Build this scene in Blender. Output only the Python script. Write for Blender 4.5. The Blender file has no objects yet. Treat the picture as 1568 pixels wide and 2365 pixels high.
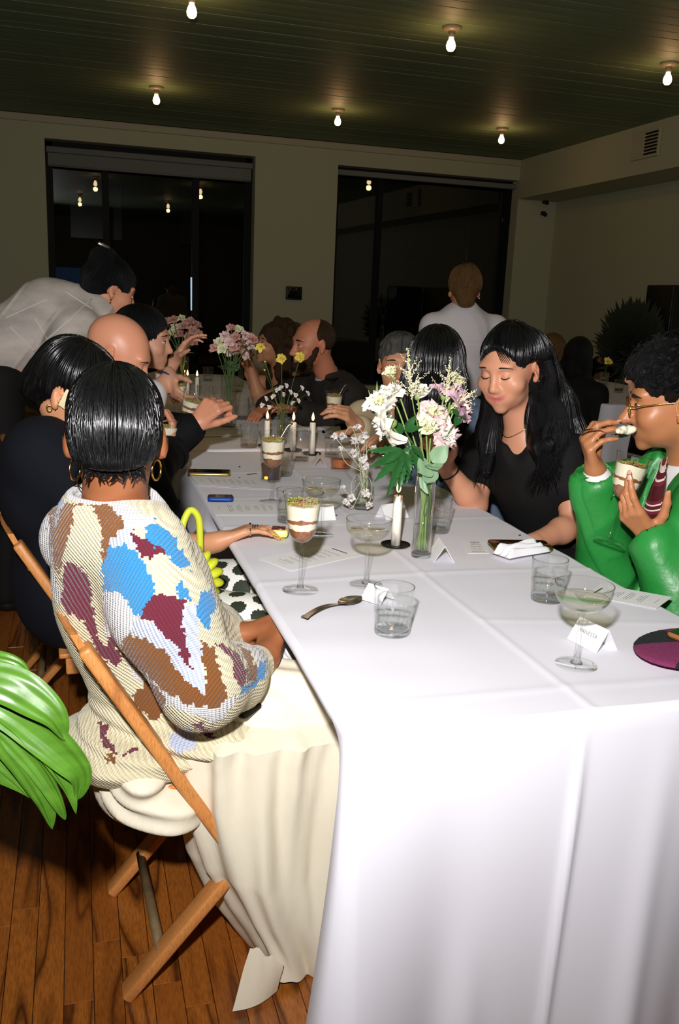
import bpy, bmesh, math, random
import numpy as np
from mathutils import Vector, Matrix

# ------------------------------------------------------------------ camera
SC = bpy.context.scene
COL = SC.collection
FPX, CX, CY = 2050.0, 784.0, 1182.5            # focal length in pixels of the 1568x2365 frame
RCAM = np.array([[0.9600141948, -0.2767859848, 0.0419793322],      # right
                 [-0.0251187047, -0.2345110123, -0.9717888844],    # down
                 [0.2788221591, 0.9318766569, -0.2320864061]])     # forward
CAMPOS = np.array([0.0, 0.0, 1.36])
cam_data = bpy.data.cameras.new('camera')
cam = bpy.data.objects.new('camera', cam_data)
COL.objects.link(cam)
cam_data.sensor_fit = 'HORIZONTAL'
cam_data.sensor_width = 36.0
cam_data.lens = 36.0 * FPX / 1568.0
cam_data.clip_start = 0.05
cam_data.clip_end = 200
M = Matrix.Identity(4)
for i in range(3):
    M[i][0] = RCAM[0][i]; M[i][1] = -RCAM[1][i]; M[i][2] = -RCAM[2][i]; M[i][3] = CAMPOS[i]
cam.matrix_world = M
SC.camera = cam

# ------------------------------------------------------------------ world, flash, exposure
SC.view_settings.view_transform = 'Standard'
SC.view_settings.look = 'None'
SC.view_settings.gamma = 1.0
SC.view_settings.use_curve_mapping = False
SC.view_settings.exposure = 0.0
SC.cycles.transparent_max_bounces = 40
SC.cycles.max_bounces = 8
SC.cycles.caustics_reflective = False
SC.cycles.caustics_refractive = False
world = bpy.data.worlds.new('night')
SC.world = world
world.use_nodes = True
world.node_tree.nodes['Background'].inputs[0].default_value = (0.45, 0.6, 0.4, 1)
world.node_tree.nodes['Background'].inputs[1].default_value = 0.0035

FLASH_POS = (-0.085, 0.0, 1.64)
FLASH_AIM = (.95, 4.2, 1.92)
flash_data = bpy.data.lights.new('camera_flash', 'SPOT')
flash_data.energy = 315
flash_data.color = (1.0, 0.975, 0.97)
flash_data.shadow_soft_size = 0.03
flash_data.spot_size = math.radians(146)
flash_data.spot_blend = 1.0
flash = bpy.data.objects.new('camera_flash', flash_data)
COL.objects.link(flash)
flash.location = FLASH_POS
flash.rotation_euler = (Vector(FLASH_AIM) - Vector(FLASH_POS)).to_track_quat('-Z', 'Y').to_euler()

# ------------------------------------------------------------------ helpers: geometry
RNG = random.Random(7)
NR = np.random.default_rng(5)
V = lambda *a: np.array(a, float)

def _ray(px, py):
    return RCAM.T @ np.array([(px - CX) / FPX, (py - CY) / FPX, 1.0])
def at(px, py, Y):
    """world point on the sight line of a photo pixel at world depth Y"""
    d = _ray(px, py); return CAMPOS + d * (Y / d[1])
def on(px, py, z=0.745):
    """world point where the sight line of a photo pixel meets the height z"""
    d = _ray(px, py); return CAMPOS + d * ((z - CAMPOS[2]) / d[2])
def nrm(v):
    v = np.array(v, float); return v / (np.linalg.norm(v) + 1e-12)
def lerp(a, b, t): return np.array(a, float) * (1 - t) + np.array(b, float) * t

def tag(o, label=None, cat=None, group=None, kind=None):
    if label: o['label'] = label
    if cat: o['category'] = cat
    if group: o['group'] = group
    if kind: o['kind'] = kind
    return o
def empty(name, loc=(0, 0, 0), rz=0.0, label=None, cat=None, group=None, parent=None):
    o = bpy.data.objects.new(name, None); COL.objects.link(o)
    o.location = tuple(loc); o.rotation_euler = (0, 0, rz); o.empty_display_size = .05
    if parent is not None: o.parent = parent
    return tag(o, label, cat, group)
def link(name, me, mats, parent=None, smooth=True, loc=None, rot=None):
    o = bpy.data.objects.new(name, me); COL.objects.link(o)
    if not isinstance(mats, (list, tuple)): mats = [mats]
    if len(me.materials) == 0:
        for m in mats: me.materials.append(m)
    if smooth and len(me.polygons):
        me.polygons.foreach_set('use_smooth', [True] * len(me.polygons))
    if parent is not None:
        o.parent = parent
    if loc is not None: o.location = tuple(loc)
    if rot is not None: o.rotation_euler = rot
    return o
def pyobj(name, vs, fs, mats, parent=None, smooth=True, loc=None, rot=None):
    me = bpy.data.meshes.new(name)
    me.from_pydata([tuple(map(float, v)) for v in vs], [], [tuple(f) for f in fs])
    me.update()
    return link(name, me, mats, parent, smooth, loc, rot)
def copy_tree(o, parent=None):
    c = o.copy(); COL.objects.link(c)
    if parent is not None: c.parent = parent
    for ch in o.children: copy_tree(ch, c)
    return c
def set_parent_keep(o, parent):
    """child meshes are written in world coordinates; the thing's empty stands at its base"""
    o.parent = parent
    o.matrix_parent_inverse = Matrix.Translation(-Vector(parent.location))

class MB:
    """collects vertices and faces of one mesh"""
    def __init__(s): s.v = []; s.f = []; s.m = []
    def add(s, vs, fs, mi=0):
        n = len(s.v); s.v.extend([tuple(map(float, v)) for v in vs])
        s.f.extend([tuple(i + n for i in f) for f in fs]); s.m.extend([mi] * len(fs)); return s
    def box(s, c, size, R=None, bev=0.0, mi=0):
        hx, hy, hz = [d / 2 for d in size]
        if bev <= 0:
            vs = [V(x, y, z) for x in (-hx, hx) for y in (-hy, hy) for z in (-hz, hz)]
            fs = [(0, 1, 3, 2), (4, 6, 7, 5), (0, 4, 5, 1), (2, 3, 7, 6), (0, 2, 6, 4), (1, 5, 7, 3)]
        else:
            b = min(bev, hx * .9, hy * .9, hz * .9); bm = bmesh.new()
            bmesh.ops.create_cube(bm, size=1)
            for v in bm.verts: v.co = Vector((v.co.x * size[0], v.co.y * size[1], v.co.z * size[2]))
            bmesh.ops.bevel(bm, geom=bm.edges[:], offset=b, segments=2, affect='EDGES', profile=.5)
            bm.verts.index_update(); vs = [np.array(v.co) for v in bm.verts]; fs = [[v.index for v in f.verts] for f in bm.faces]; bm.free()
        if R is not None: vs = [R @ v for v in vs]
        return s.add([v + np.array(c, float) for v in vs], fs, mi)
    def bar(s, a, b, w, t, up=(0, 0, 1), bev=.003, mi=0, ext=0.0):
        a = np.array(a, float); b = np.array(b, float); d = nrm(b - a)
        x = nrm(np.cross(d, up)); y = np.cross(x, d)
        L = np.linalg.norm(b - a) + 2 * ext
        return s.box((a + b) / 2, (w, t, L), np.stack([x, y, d], 1), bev, mi)
    def tube(s, pts, r, n=8, cap=True, mi=0, closed=False):
        pts = [np.array(p, float) for p in pts]; m = len(pts)
        rs = r if hasattr(r, '__len__') else [r] * m
        vs = []; ref = None
        for i in range(m):
            if closed: d = pts[(i + 1) % m] - pts[i - 1]
            else: d = pts[min(i + 1, m - 1)] - pts[max(i - 1, 0)]
            d = nrm(d)
            if ref is None:
                ref = V(0, 0, 1) if abs(d[2]) < .9 else V(1, 0, 0)
            x = nrm(ref - d * np.dot(ref, d)); y = np.cross(d, x); ref = x
            for k in range(n):
                a = 2 * math.pi * k / n
                vs.append(pts[i] + rs[i] * (math.cos(a) * x + math.sin(a) * y))
        fs = []
        for i in range(m if closed else m - 1):
            i2 = (i + 1) % m
            for k in range(n):
                k2 = (k + 1) % n
                fs.append((i * n + k, i * n + k2, i2 * n + k2, i2 * n + k))
        if cap and not closed:
            fs.append(tuple(range(n - 1, -1, -1))); fs.append(tuple((m - 1) * n + k for k in range(n)))
        return s.add(vs, fs, mi)
    def lathe(s, prof, n=32, c=(0, 0, 0), mi=0, R=None, wob=None):
        """prof: list of (r, z); closed at the axis when r==0"""
        vs = []; fs = []; rings = []
        for j, (r, z) in enumerate(prof):
            if r < 1e-7:
                rings.append([len(vs)]); vs.append(V(0, 0, z))
            else:
                ring = []
                for k in range(n):
                    a = 2 * math.pi * k / n
                    rr, zz = (r, z) if wob is None else wob(j, a, r, z)
                    ring.append(len(vs)); vs.append(V(rr * math.cos(a), rr * math.sin(a), zz))
                rings.append(ring)
        for a, b in zip(rings[:-1], rings[1:]):
            if len(a) == 1 and len(b) == 1: continue
            for k in range(n):
                k2 = (k + 1) % n
                if len(a) == 1: fs.append((a[0], b[k2], b[k]))
                elif len(b) == 1: fs.append((a[k], a[k2], b[0]))
                else: fs.append((a[k], a[k2], b[k2], b[k]))
        if R is not None: vs = [R @ v for v in vs]
        return s.add([v + np.array(c, float) for v in vs], fs, mi)
    def ball(s, c, r, n=10, m=7, sc=(1, 1, 1), R=None, mi=0):
        prof = [(math.sin(math.pi * j / m) * r, -math.cos(math.pi * j / m) * r) for j in range(m + 1)]
        prof[0] = (0, -r); prof[-1] = (0, r)
        t = MB().lathe(prof, n)
        vs = [np.array(v) * np.array(sc) for v in t.v]
        if R is not None: vs = [R @ v for v in vs]
        return s.add([v + np.array(c, float) for v in vs], t.f, mi)
    def grid(s, P, mi=0, flip=False, wrap=False):
        """P: array (a, b, 3)"""
        a, b = len(P), len(P[0]); vs = [p for row in P for p in row]; fs = []
        for i in range(a - 1):
            for j in range(b if wrap else b - 1):
                j2 = (j + 1) % b
                f = (i * b + j, i * b + j2, (i + 1) * b + j2, (i + 1) * b + j)
                fs.append(f[::-1] if flip else f)
        return s.add(vs, fs, mi)
    def build(s, name, mats, parent=None, smooth=True, loc=None, rot=None):
        me = bpy.data.meshes.new(name); me.from_pydata(s.v, [], s.f)
        o = link(name, me, mats, parent, smooth, loc, rot)
        if any(s.m): me.polygons.foreach_set('material_index', s.m)
        me.update(); return o
    def world(s, name, mats, parent, smooth=True):
        o = s.build(name, mats, None, smooth); set_parent_keep(o, parent); return o

def rotz(a): c, s = math.cos(a), math.sin(a); return np.array([[c, -s, 0], [s, c, 0], [0, 0, 1.]])
def rotx(a): c, s = math.cos(a), math.sin(a); return np.array([[1, 0, 0], [0, c, -s], [0, s, c.real]])
def roty(a): c, s = math.cos(a), math.sin(a); return np.array([[c, 0, s], [0, 1, 0], [-s, 0, c]])
def spline(pts, n):
    """Catmull-Rom through pts, n samples"""
    P = np.array([pts[0]] + list(pts) + [pts[-1]], float); m = len(pts) - 1; out = []
    for i in range(n):
        u = i / (n - 1) * m; k = min(int(u), m - 1); t = u - k
        a, b, c, d = P[k], P[k + 1], P[k + 2], P[k + 3]
        out.append(.5 * (2 * b + (c - a) * t + (2 * a - 5 * b + 4 * c - d) * t * t + (3 * b - a - 3 * c + d) * t ** 3))
    return out

# ------------------------------------------------------------------ helpers: one smooth skin from many tapered forms
class Sdf:
    def __init__(s): s.p = []
    def cone(s, a, b, ra, rb=None, k=.02, sub=False):
        s.p.append(('c', np.array(a, float), np.array(b, float), ra, ra if rb is None else rb, k, sub)); return s
    def ell(s, c, r, R=None, k=.02, sub=False):
        s.p.append(('e', np.array(c, float), np.array(r, float), R, None, k, sub)); return s
    def chain(s, pts, rs, k=.02):
        for i in range(len(pts) - 1): s.cone(pts[i], pts[i + 1], rs[i], rs[i + 1], k)
        return s
    def half(s, c, n, k=.01):
        """cut everything on the side of plane (c, n) that n points to"""
        s.p.append(('h', np.array(c, float), nrm(n), 0, 0, k, True)); return s
    def extend(s, o): s.p.extend(o.p); return s
    def field(s, h, pad=.02):
        lo = V(9, 9, 9) * 9; hi = -lo
        for p in s.p:
            if p[6]: continue
            if p[0] == 'c':
                a = np.minimum(p[1] - p[3], p[2] - p[4]); b = np.maximum(p[1] + p[3], p[2] + p[4])
            else:
                m = p[2].max(); a = p[1] - m; b = p[1] + m
            lo = np.minimum(lo, a); hi = np.maximum(hi, b)
        lo -= pad + 2 * h; hi += pad + 2 * h
        n = np.ceil((hi - lo) / h).astype(int) + 1
        ax = [(lo[i] + h * np.arange(n[i])).astype(np.float32) for i in range(3)]
        F = np.full(n, .3, np.float32)
        for p in s.p:
            kind, A, B, ra, rb, k, sub = p
            if kind == 'h':
                d = -((ax[0][:, None, None] - A[0]) * B[0] + (ax[1][None, :, None] - A[1]) * B[1] + (ax[2][None, None, :] - A[2]) * B[2])
                F = np.maximum(F, -d); continue
            if kind == 'c':
                a = np.minimum(A - ra, B - rb); b = np.maximum(A + ra, B + rb)
            else:
                m = B.max(); a = A - m; b = A + m
            e = k + 3 * h + .012
            i0 = np.clip(np.floor((a - e - lo) / h).astype(int), 0, n - 1); i1 = np.clip(np.ceil((b + e - lo) / h).astype(int) + 1, 1, n)
            if np.any(i1 <= i0): continue
            sl = tuple(slice(i0[i], i1[i]) for i in range(3))
            x = ax[0][sl[0]][:, None, None]; y = ax[1][sl[1]][None, :, None]; z = ax[2][sl[2]][None, None, :]
            if kind == 'c':
                ab = B - A; L2 = float(ab @ ab) + 1e-12
                t = np.clip(((x - A[0]) * ab[0] + (y - A[1]) * ab[1] + (z - A[2]) * ab[2]) / L2, 0, 1)
                d = np.sqrt((x - A[0] - t * ab[0]) ** 2 + (y - A[1] - t * ab[1]) ** 2 + (z - A[2] - t * ab[2]) ** 2) - (ra + (rb - ra) * t)
            else:
                qx, qy, qz = x - A[0], y - A[1], z - A[2]
                R = ra
                if R is not None:    # columns of R are the ellipsoid's axes
                    qx, qy, qz = (qx * R[0, 0] + qy * R[1, 0] + qz * R[2, 0], qx * R[0, 1] + qy * R[1, 1] + qz * R[2, 1], qx * R[0, 2] + qy * R[1, 2] + qz * R[2, 2])
                k0 = np.sqrt((qx / B[0]) ** 2 + (qy / B[1]) ** 2 + (qz / B[2]) ** 2)
                k1 = np.sqrt((qx / B[0] ** 2) ** 2 + (qy / B[1] ** 2) ** 2 + (qz / B[2] ** 2) ** 2) + 1e-6
                d = k0 * (k0 - 1) / k1
            f = F[sl]; d = d.astype(np.float32)
            if sub:
                d = -d; w = np.clip(.5 + .5 * (d - f) / k, 0, 1)
                F[sl] = f + (d - f) * w + k * w * (1 - w)
            else:
                w = np.clip(.5 + .5 * (f - d) / k, 0, 1)
                F[sl] = f + (d - f) * w - k * w * (1 - w)
        return F, lo, ax
    def surface(s, h, disp=None, smooth=1):
        F, lo, ax = s.field(h)
        if disp is not None:
            m = np.abs(F) < .03
            I = np.nonzero(m)
            P = np.stack([ax[i][I[i]] for i in range(3)], 1)
            F[m] += disp(P).astype(np.float32)
        # surface nets
        S = F < 0
        n = np.array(F.shape)
        c = [S[i:n[0] - 1 + i, j:n[1] - 1 + j, k:n[2] - 1 + k] for i in (0, 1) for j in (0, 1) for k in (0, 1)]
        cnt = sum(q.astype(np.int8) for q in c)
        act = (cnt > 0) & (cnt < 8)
        I = np.stack(np.nonzero(act), 1)
        idx = np.full(act.shape, -1, np.int64); idx[act] = np.arange(len(I))
        acc = np.zeros((len(I), 3)); w = np.zeros(len(I))
        off = [(i, j, k) for i in (0, 1) for j in (0, 1) for k in (0, 1)]
        val = [F[I[:, 0] + o[0], I[:, 1] + o[1], I[:, 2] + o[2]] for o in off]
        for a in range(8):
            for b in range(a + 1, 8):
                da = np.array(off[b]) - np.array(off[a])
                if np.abs(da).sum() != 1: continue
                fa, fb = val[a], val[b]; x = (fa < 0) != (fb < 0)
                t = fa[x] / (fa[x] - fb[x])
                acc[x] += np.array(off[a]) + t[:, None] * da; w[x] += 1
        verts = lo + (I + acc / w[:, None]) * h
        quads = []
        for axn in range(3):
            sl0 = [slice(None)] * 3; sl1 = [slice(None)] * 3
            sl0[axn] = slice(0, -1); sl1[axn] = slice(1, None)
            A = S[tuple(sl0)]; B = S[tuple(sl1)]
            E = np.stack(np.nonzero(A != B), 1)
            u, v = (axn + 1) % 3, (axn + 2) % 3
            ok = (E[:, u] > 0) & (E[:, v] > 0) & (E[:, u] < n[u] - 1) & (E[:, v] < n[v] - 1)
            E = E[ok]
            def g(du, dv):
                q = E.copy(); q[:, u] -= du; q[:, v] -= dv
                return idx[q[:, 0], q[:, 1], q[:, 2]]
            Q = np.stack([g(1, 1), g(0, 1), g(0, 0), g(1, 0)], 1)
            fl = ~A[E[:, 0], E[:, 1], E[:, 2]]
            Q[fl] = Q[fl][:, ::-1]
            quads.append(Q)
        Q = np.concatenate(quads)
        Q = Q[(Q >= 0).all(1)]
        for _ in range(smooth):
            acc = np.zeros_like(verts); cn = np.zeros(len(verts))
            for a in range(4):
                i, j = Q[:, a], Q[:, (a + 1) % 4]
                for d in range(3):
                    acc[:, d] += np.bincount(i, verts[j, d], len(verts)) + np.bincount(j, verts[i, d], len(verts))
                cn += np.bincount(i, minlength=len(verts)) + np.bincount(j, minlength=len(verts))
            verts = verts * .5 + .5 * acc / np.maximum(cn, 1)[:, None]
        return verts, Q
    def build(s, name, mats, parent=None, h=.006, disp=None, smooth=1, matfn=None, colfn=None, keep=None):
        v, q = s.surface(h, disp, smooth)
        if keep is not None:       # keep(face centres) -> bool mask, opens the shell
            q = q[keep(v[q].mean(1))]
            used = np.unique(q); mp = np.full(len(v), -1); mp[used] = np.arange(len(used)); v = v[used]; q = mp[q]
        me = fastmesh(name, v, q)
        o = link(name, me, mats)
        if matfn is not None: me.polygons.foreach_set('material_index', matfn(v[q].mean(1)).astype(np.int32))
        if colfn is not None:
            a = me.attributes.new('tint', 'FLOAT_COLOR', 'POINT')
            c = np.ones((len(v), 4), np.float32); c[:, :3] = colfn(v); a.data.foreach_set('color', c.ravel())
        if parent is not None: set_parent_keep(o, parent)
        return o
def fastmesh(name, v, q):
    me = bpy.data.meshes.new(name)
    nv, nf = len(v), len(q); k = q.shape[1]
    me.vertices.add(nv); me.vertices.foreach_set('co', np.asarray(v, np.float32).ravel())
    me.loops.add(nf * k); me.loops.foreach_set('vertex_index', np.asarray(q, np.int32).ravel())
    me.polygons.add(nf); me.polygons.foreach_set('loop_start', np.arange(0, nf * k, k, dtype=np.int32))
    me.update(calc_edges=True); me.validate()
    return me
def noise3(P, f, seed=0):
    """cheap smooth pseudo noise: a few rotated sines, about -1..1"""
    r = np.random.default_rng(seed); out = np.zeros(len(P))
    for i in range(6):
        d = r.normal(size=3); d /= np.linalg.norm(d)
        out += np.sin(P @ d * f * r.uniform(.6, 1.6) + r.uniform(0, 6.28))
    return out / 3.0

# ------------------------------------------------------------------ helpers: materials
MATS = {}
def srgb(r, g, b):
    f = lambda c: (c / 255 / 12.92) if c / 255 <= .04045 else ((c / 255 + .055) / 1.055) ** 2.4
    return (f(r), f(g), f(b), 1.0)
def mat(name, col, rough=.5, metal=0.0, spec=.5, noise=None, bump=None, sheen=0, emit=None, estr=0, sss=0, coat=0, attr=None, coord='Object', ani=0):
    """noise=(scale, amount[, (sx,sy,sz)]): colour variation; bump=(scale, strength[, (sx,sy,sz), dist])"""
    if name in MATS: return MATS[name]
    m = bpy.data.materials.new(name); m.use_nodes = True; MATS[name] = m
    nt = m.node_tree; N = nt.nodes; L = nt.links; b = N['Principled BSDF']
    b.inputs['Base Color'].default_value = col; b.inputs['Roughness'].default_value = rough
    b.inputs['Metallic'].default_value = metal; b.inputs['Specular IOR Level'].default_value = spec
    if sheen: b.inputs['Sheen Weight'].default_value = sheen
    if coat: b.inputs['Coat Weight'].default_value = coat; b.inputs['Coat Roughness'].default_value = .15
    if sss: b.inputs['Subsurface Weight'].default_value = sss; b.inputs['Subsurface Radius'].default_value = (.012, .005, .003); b.inputs['Subsurface Scale'].default_value = 1
    if emit: b.inputs['Emission Color'].default_value = emit; b.inputs['Emission Strength'].default_value = estr
    tc = N.new('ShaderNodeTexCoord')
    src = None
    if attr:
        a = N.new('ShaderNodeAttribute'); a.attribute_name = attr; src = a.outputs['Color']
    def tex(scale, sc, det=4):
        mp = N.new('ShaderNodeMapping'); L.new(tc.outputs[coord], mp.inputs[0])
        if sc: mp.inputs['Scale'].default_value = sc
        t = N.new('ShaderNodeTexNoise'); t.inputs['Scale'].default_value = scale; t.inputs['Detail'].default_value = det
        L.new(mp.outputs[0], t.inputs['Vector']); return t
    if noise:
        t = tex(noise[0], noise[2] if len(noise) > 2 else None)
        r = N.new('ShaderNodeMapRange'); r.inputs[1].default_value = .3; r.inputs[2].default_value = .7
        r.inputs[3].default_value = 1 - noise[1]; r.inputs[4].default_value = 1 + noise[1] * .6
        L.new(t.outputs['Fac'], r.inputs[0])
        mx = N.new('ShaderNodeMix'); mx.data_type = 'RGBA'; mx.blend_type = 'MULTIPLY'; mx.inputs['Factor'].default_value = 1
        if src is not None: L.new(src, mx.inputs['A'])
        else: mx.inputs['A'].default_value = col
        L.new(r.outputs[0], mx.inputs['B']); src = mx.outputs['Result']
    if src is not None: L.new(src, b.inputs['Base Color'])
    if bump:
        t = tex(bump[0], bump[2] if len(bump) > 2 else None, 3)
        bp = N.new('ShaderNodeBump'); bp.inputs['Strength'].default_value = bump[1]; bp.inputs['Distance'].default_value = bump[3] if len(bump) > 3 else .002
        L.new(t.outputs['Fac'], bp.inputs['Height']); L.new(bp.outputs[0], b.inputs['Normal'])
    return m
def glass(name, tint=(.97, .985, .98), edge=(.55, .6, .58), refl=1.0, rough=.015, power=4.0):
    """thin clear glass: see-through with fresnel reflections, darker seen edge-on"""
    if name in MATS: return MATS[name]
    m = bpy.data.materials.new(name); m.use_nodes = True; MATS[name] = m
    nt = m.node_tree; N = nt.nodes; L = nt.links; N.remove(N['Principled BSDF'])
    out = N['Material Output']; tr = N.new('ShaderNodeBsdfTransparent'); gl = N.new('ShaderNodeBsdfGlossy')
    gl.inputs['Roughness'].default_value = rough; gl.inputs['Color'].default_value = (refl, refl, refl, 1)
    lw = N.new('ShaderNodeLayerWeight'); lw.inputs['Blend'].default_value = .5
    cm = N.new('ShaderNodeMix'); cm.data_type = 'RGBA'; cm.inputs['A'].default_value = (*tint, 1); cm.inputs['B'].default_value = (*edge, 1)
    pw = N.new('ShaderNodeMath'); pw.operation = 'POWER'; pw.inputs[1].default_value = power
    L.new(lw.outputs['Facing'], pw.inputs[0]); L.new(pw.outputs[0], cm.inputs['Factor'])
    L.new(cm.outputs['Result'], tr.inputs['Color'])
    p5 = N.new('ShaderNodeMath'); p5.operation = 'POWER'; p5.inputs[1].default_value = 5.0; L.new(lw.outputs['Facing'], p5.inputs[0])
    fr = N.new('ShaderNodeMath'); fr.operation = 'MULTIPLY_ADD'; fr.inputs[1].default_value = .75; fr.inputs[2].default_value = .05; L.new(p5.outputs[0], fr.inputs[0])
    mx = N.new('ShaderNodeMixShader'); L.new(fr.outputs[0], mx.inputs[0]); L.new(tr.outputs[0], mx.inputs[1]); L.new(gl.outputs[0], mx.inputs[2])
    L.new(mx.outputs[0], out.inputs['Surface']); return m
def emission(name, col, strength):
    if name in MATS: return MATS[name]
    m = bpy.data.materials.new(name); m.use_nodes = True; MATS[name] = m
    nt = m.node_tree; N = nt.nodes; L = nt.links; N.remove(N['Principled BSDF'])
    e = N.new('ShaderNodeEmission'); e.inputs[0].default_value = col; e.inputs[1].default_value = strength
    L.new(e.outputs[0], N['Material Output'].inputs['Surface']); return m

# ------------------------------------------------------------------ materials of the room
def wood_mat(name, c1, c2, c3, rough=.35, grain=1.0, axis=(9, 1.1, 9), coat=0, scale=1.0):
    """oak-like: growth-ring bands stretched along the board, with fine pores; each board shifted by its own random number"""
    m = bpy.data.materials.new(name); m.use_nodes = True; MATS[name] = m
    nt = m.node_tree; N = nt.nodes; L = nt.links; b = N['Principled BSDF']; b.inputs['Roughness'].default_value = rough
    if coat: b.inputs['Coat Weight'].default_value = coat; b.inputs['Coat Roughness'].default_value = .25
    tc = N.new('ShaderNodeTexCoord'); oi = N.new('ShaderNodeObjectInfo')
    mul = N.new('ShaderNodeVectorMath'); mul.operation = 'SCALE'; mul.inputs[0].default_value = (3.1, 7.7, 5.3)
    ad = N.new('ShaderNodeVectorMath'); ad.operation = 'ADD'
    L.new(oi.outputs['Random'], mul.inputs['Scale']); L.new(tc.outputs['Object'], ad.inputs[0]); L.new(mul.outputs[0], ad.inputs[1])
    mp = N.new('ShaderNodeMapping'); mp.inputs['Scale'].default_value = axis; L.new(ad.outputs[0], mp.inputs[0])
    n1 = N.new('ShaderNodeTexNoise'); n1.inputs['Scale'].default_value = 1.0 * scale; n1.inputs['Detail'].default_value = 2; n1.inputs['Distortion'].default_value = .35
    L.new(mp.outputs[0], n1.inputs['Vector'])
    ml = N.new('ShaderNodeMath'); ml.operation = 'MULTIPLY'; ml.inputs[1].default_value = 11 * grain; L.new(n1.outputs['Fac'], ml.inputs[0])
    fr = N.new('ShaderNodeMath'); fr.operation = 'PINGPONG'; fr.inputs[1].default_value = 1; L.new(ml.outputs[0], fr.inputs[0])
    mp2 = N.new('ShaderNodeMapping'); mp2.inputs['Scale'].default_value = tuple(40 * a for a in axis); L.new(ad.outputs[0], mp2.inputs[0])
    n2 = N.new('ShaderNodeTexNoise'); n2.inputs['Scale'].default_value = 1; n2.inputs['Detail'].default_value = 2; L.new(mp2.outputs[0], n2.inputs['Vector'])
    r1 = N.new('ShaderNodeValToRGB'); e = r1.color_ramp.elements
    e[0].position = .0; e[0].color = c1; e[1].position = .55; e[1].color = c2
    r1.color_ramp.elements.new(1.0).color = c2; r1.color_ramp.elements.new(.22).color = lerp4(c1, c2, .65)
    L.new(fr.outputs[0], r1.inputs[0])
    mx = N.new('ShaderNodeMix'); mx.data_type = 'RGBA'; mx.blend_type = 'MULTIPLY'; mx.inputs['Factor'].default_value = .6
    r2 = N.new('ShaderNodeMapRange'); r2.inputs[1].default_value = .35; r2.inputs[2].default_value = .6; r2.inputs[3].default_value = .45; r2.inputs[4].default_value = 1.05
    L.new(n2.outputs['Fac'], r2.inputs[0]); L.new(r1.outputs[0], mx.inputs['A']); L.new(r2.outputs[0], mx.inputs['B'])
    mx2 = N.new('ShaderNodeMix'); mx2.data_type = 'RGBA'; L.new(mx.outputs['Result'], mx2.inputs['A']); mx2.inputs['B'].default_value = c3
    r3 = N.new('ShaderNodeMath'); r3.operation = 'MULTIPLY'; r3.inputs[1].default_value = .45; L.new(oi.outputs['Random'], r3.inputs[0]); L.new(r3.outputs[0], mx2.inputs['Factor'])
    L.new(mx2.outputs['Result'], b.inputs['Base Color'])
    bp = N.new('ShaderNodeBump'); bp.inputs['Strength'].default_value = .25; bp.inputs['Distance'].default_value = .0008
    L.new(n2.outputs['Fac'], bp.inputs['Height']); L.new(bp.outputs[0], b.inputs['Normal'])
    return m
def lerp4(a, b, t): return tuple(a[i] * (1 - t) + b[i] * t for i in range(4))

m_floor = wood_mat('oak floor', srgb(78, 38, 12), srgb(168, 98, 36), srgb(120, 62, 22), rough=.32, coat=.25)
m_chair = wood_mat('beech chair', srgb(160, 98, 48), srgb(206, 138, 74), srgb(200, 130, 70), rough=.42, grain=.25, axis=(14, 14, 2.0))
m_wall = mat('painted plaster wall', srgb(182, 184, 152), .85, bump=(60, .08))
m_ceil = mat('painted board ceiling', srgb(112, 132, 100), .6, noise=(3, .25, (.3, 3, 1)))
m_trim = mat('painted trim', srgb(180, 176, 148), .7)
m_black = mat('matte black plastic', srgb(14, 14, 13), .5)
m_dark = mat('black window metal', srgb(13, 14, 15), .6, spec=.2)
m_shade = mat('grey roller blind', srgb(120, 124, 118), .9, bump=(300, .1))
m_pane = glass('window glass', (.9, .92, .92), (.5, .55, .55), 1.0, .01)

# ------------------------------------------------------------------ room
HC, YB, XL, XR, XS, YF = 3.1, 10.42, -3.2, 5.75, 5.22, -2.6
def box_obj(name, lo, hi, m, parent=None, kind='structure', bev=0):
    lo = V(*lo); hi = V(*hi)
    o = MB().box((0, 0, 0), hi - lo, None, bev).build(name, m, parent, False, (lo + hi) / 2)
    if kind and parent is None: o['kind'] = kind
    return o
sub = box_obj('floor', (XL, YF, -.12), (XR, YB, -.012), mat('subfloor', srgb(40, 22, 10), .8))
# oak strips: single boards where they can be told apart, the rest joined
BW = .0572
fl_off = V(*sub.location)
board_x0 = -1.03
rows = int(round((0.55 - board_x0) / BW))
plank_meshes = {}
def plank_mesh(w, l):
    key = (round(w, 4), round(l, 3))
    if key not in plank_meshes:
        b = MB().box((0, 0, 0), (w - .0012, l - .0012, .012), None, .0009); me = bpy.data.meshes.new('plank'); me.from_pydata(b.v, [], b.f); me.materials.append(m_floor); plank_meshes[key] = me
    return plank_meshes[key]
lens = [.46, .62, .78, .94, 1.1]
for i in range(rows):
    x = board_x0 + (i + .5) * BW; y = .55 - RNG.random() * .5
    while y < 3.99:
        l = RNG.choice(lens)
        if y + l > 3.95: l = 4.0 - y
        if l <= .02: break
        o = bpy.data.objects.new('plank', plank_mesh(BW, l)); COL.objects.link(o); o.parent = sub
        o.location = (x - fl_off[0], y + l / 2 - fl_off[1], -.006 - fl_off[2] - RNG.random() * .0004); y += l
rest = MB()
x = XL
while x < XR - .02:
    inside = board_x0 - .02 < x + BW / 2 < board_x0 + rows * BW
    w = min(BW, XR - x)
    if inside: rest.box((x + w / 2, (4.001 + YB) / 2, -.0066), (w - .0015, YB - 4.001, .0116)); rest.box((x + w / 2, (YF + .05) / 2, -.0066), (w - .0015, .05 - YF, .0116))
    else: rest.box((x + w / 2, (YF + YB) / 2, -.0066), (w - .0015, YB - YF, .0116))
    x += BW
o = rest.build('plank', m_floor, None, False); set_parent_keep(o, sub); o['kind'] = 'stuff'

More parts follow.
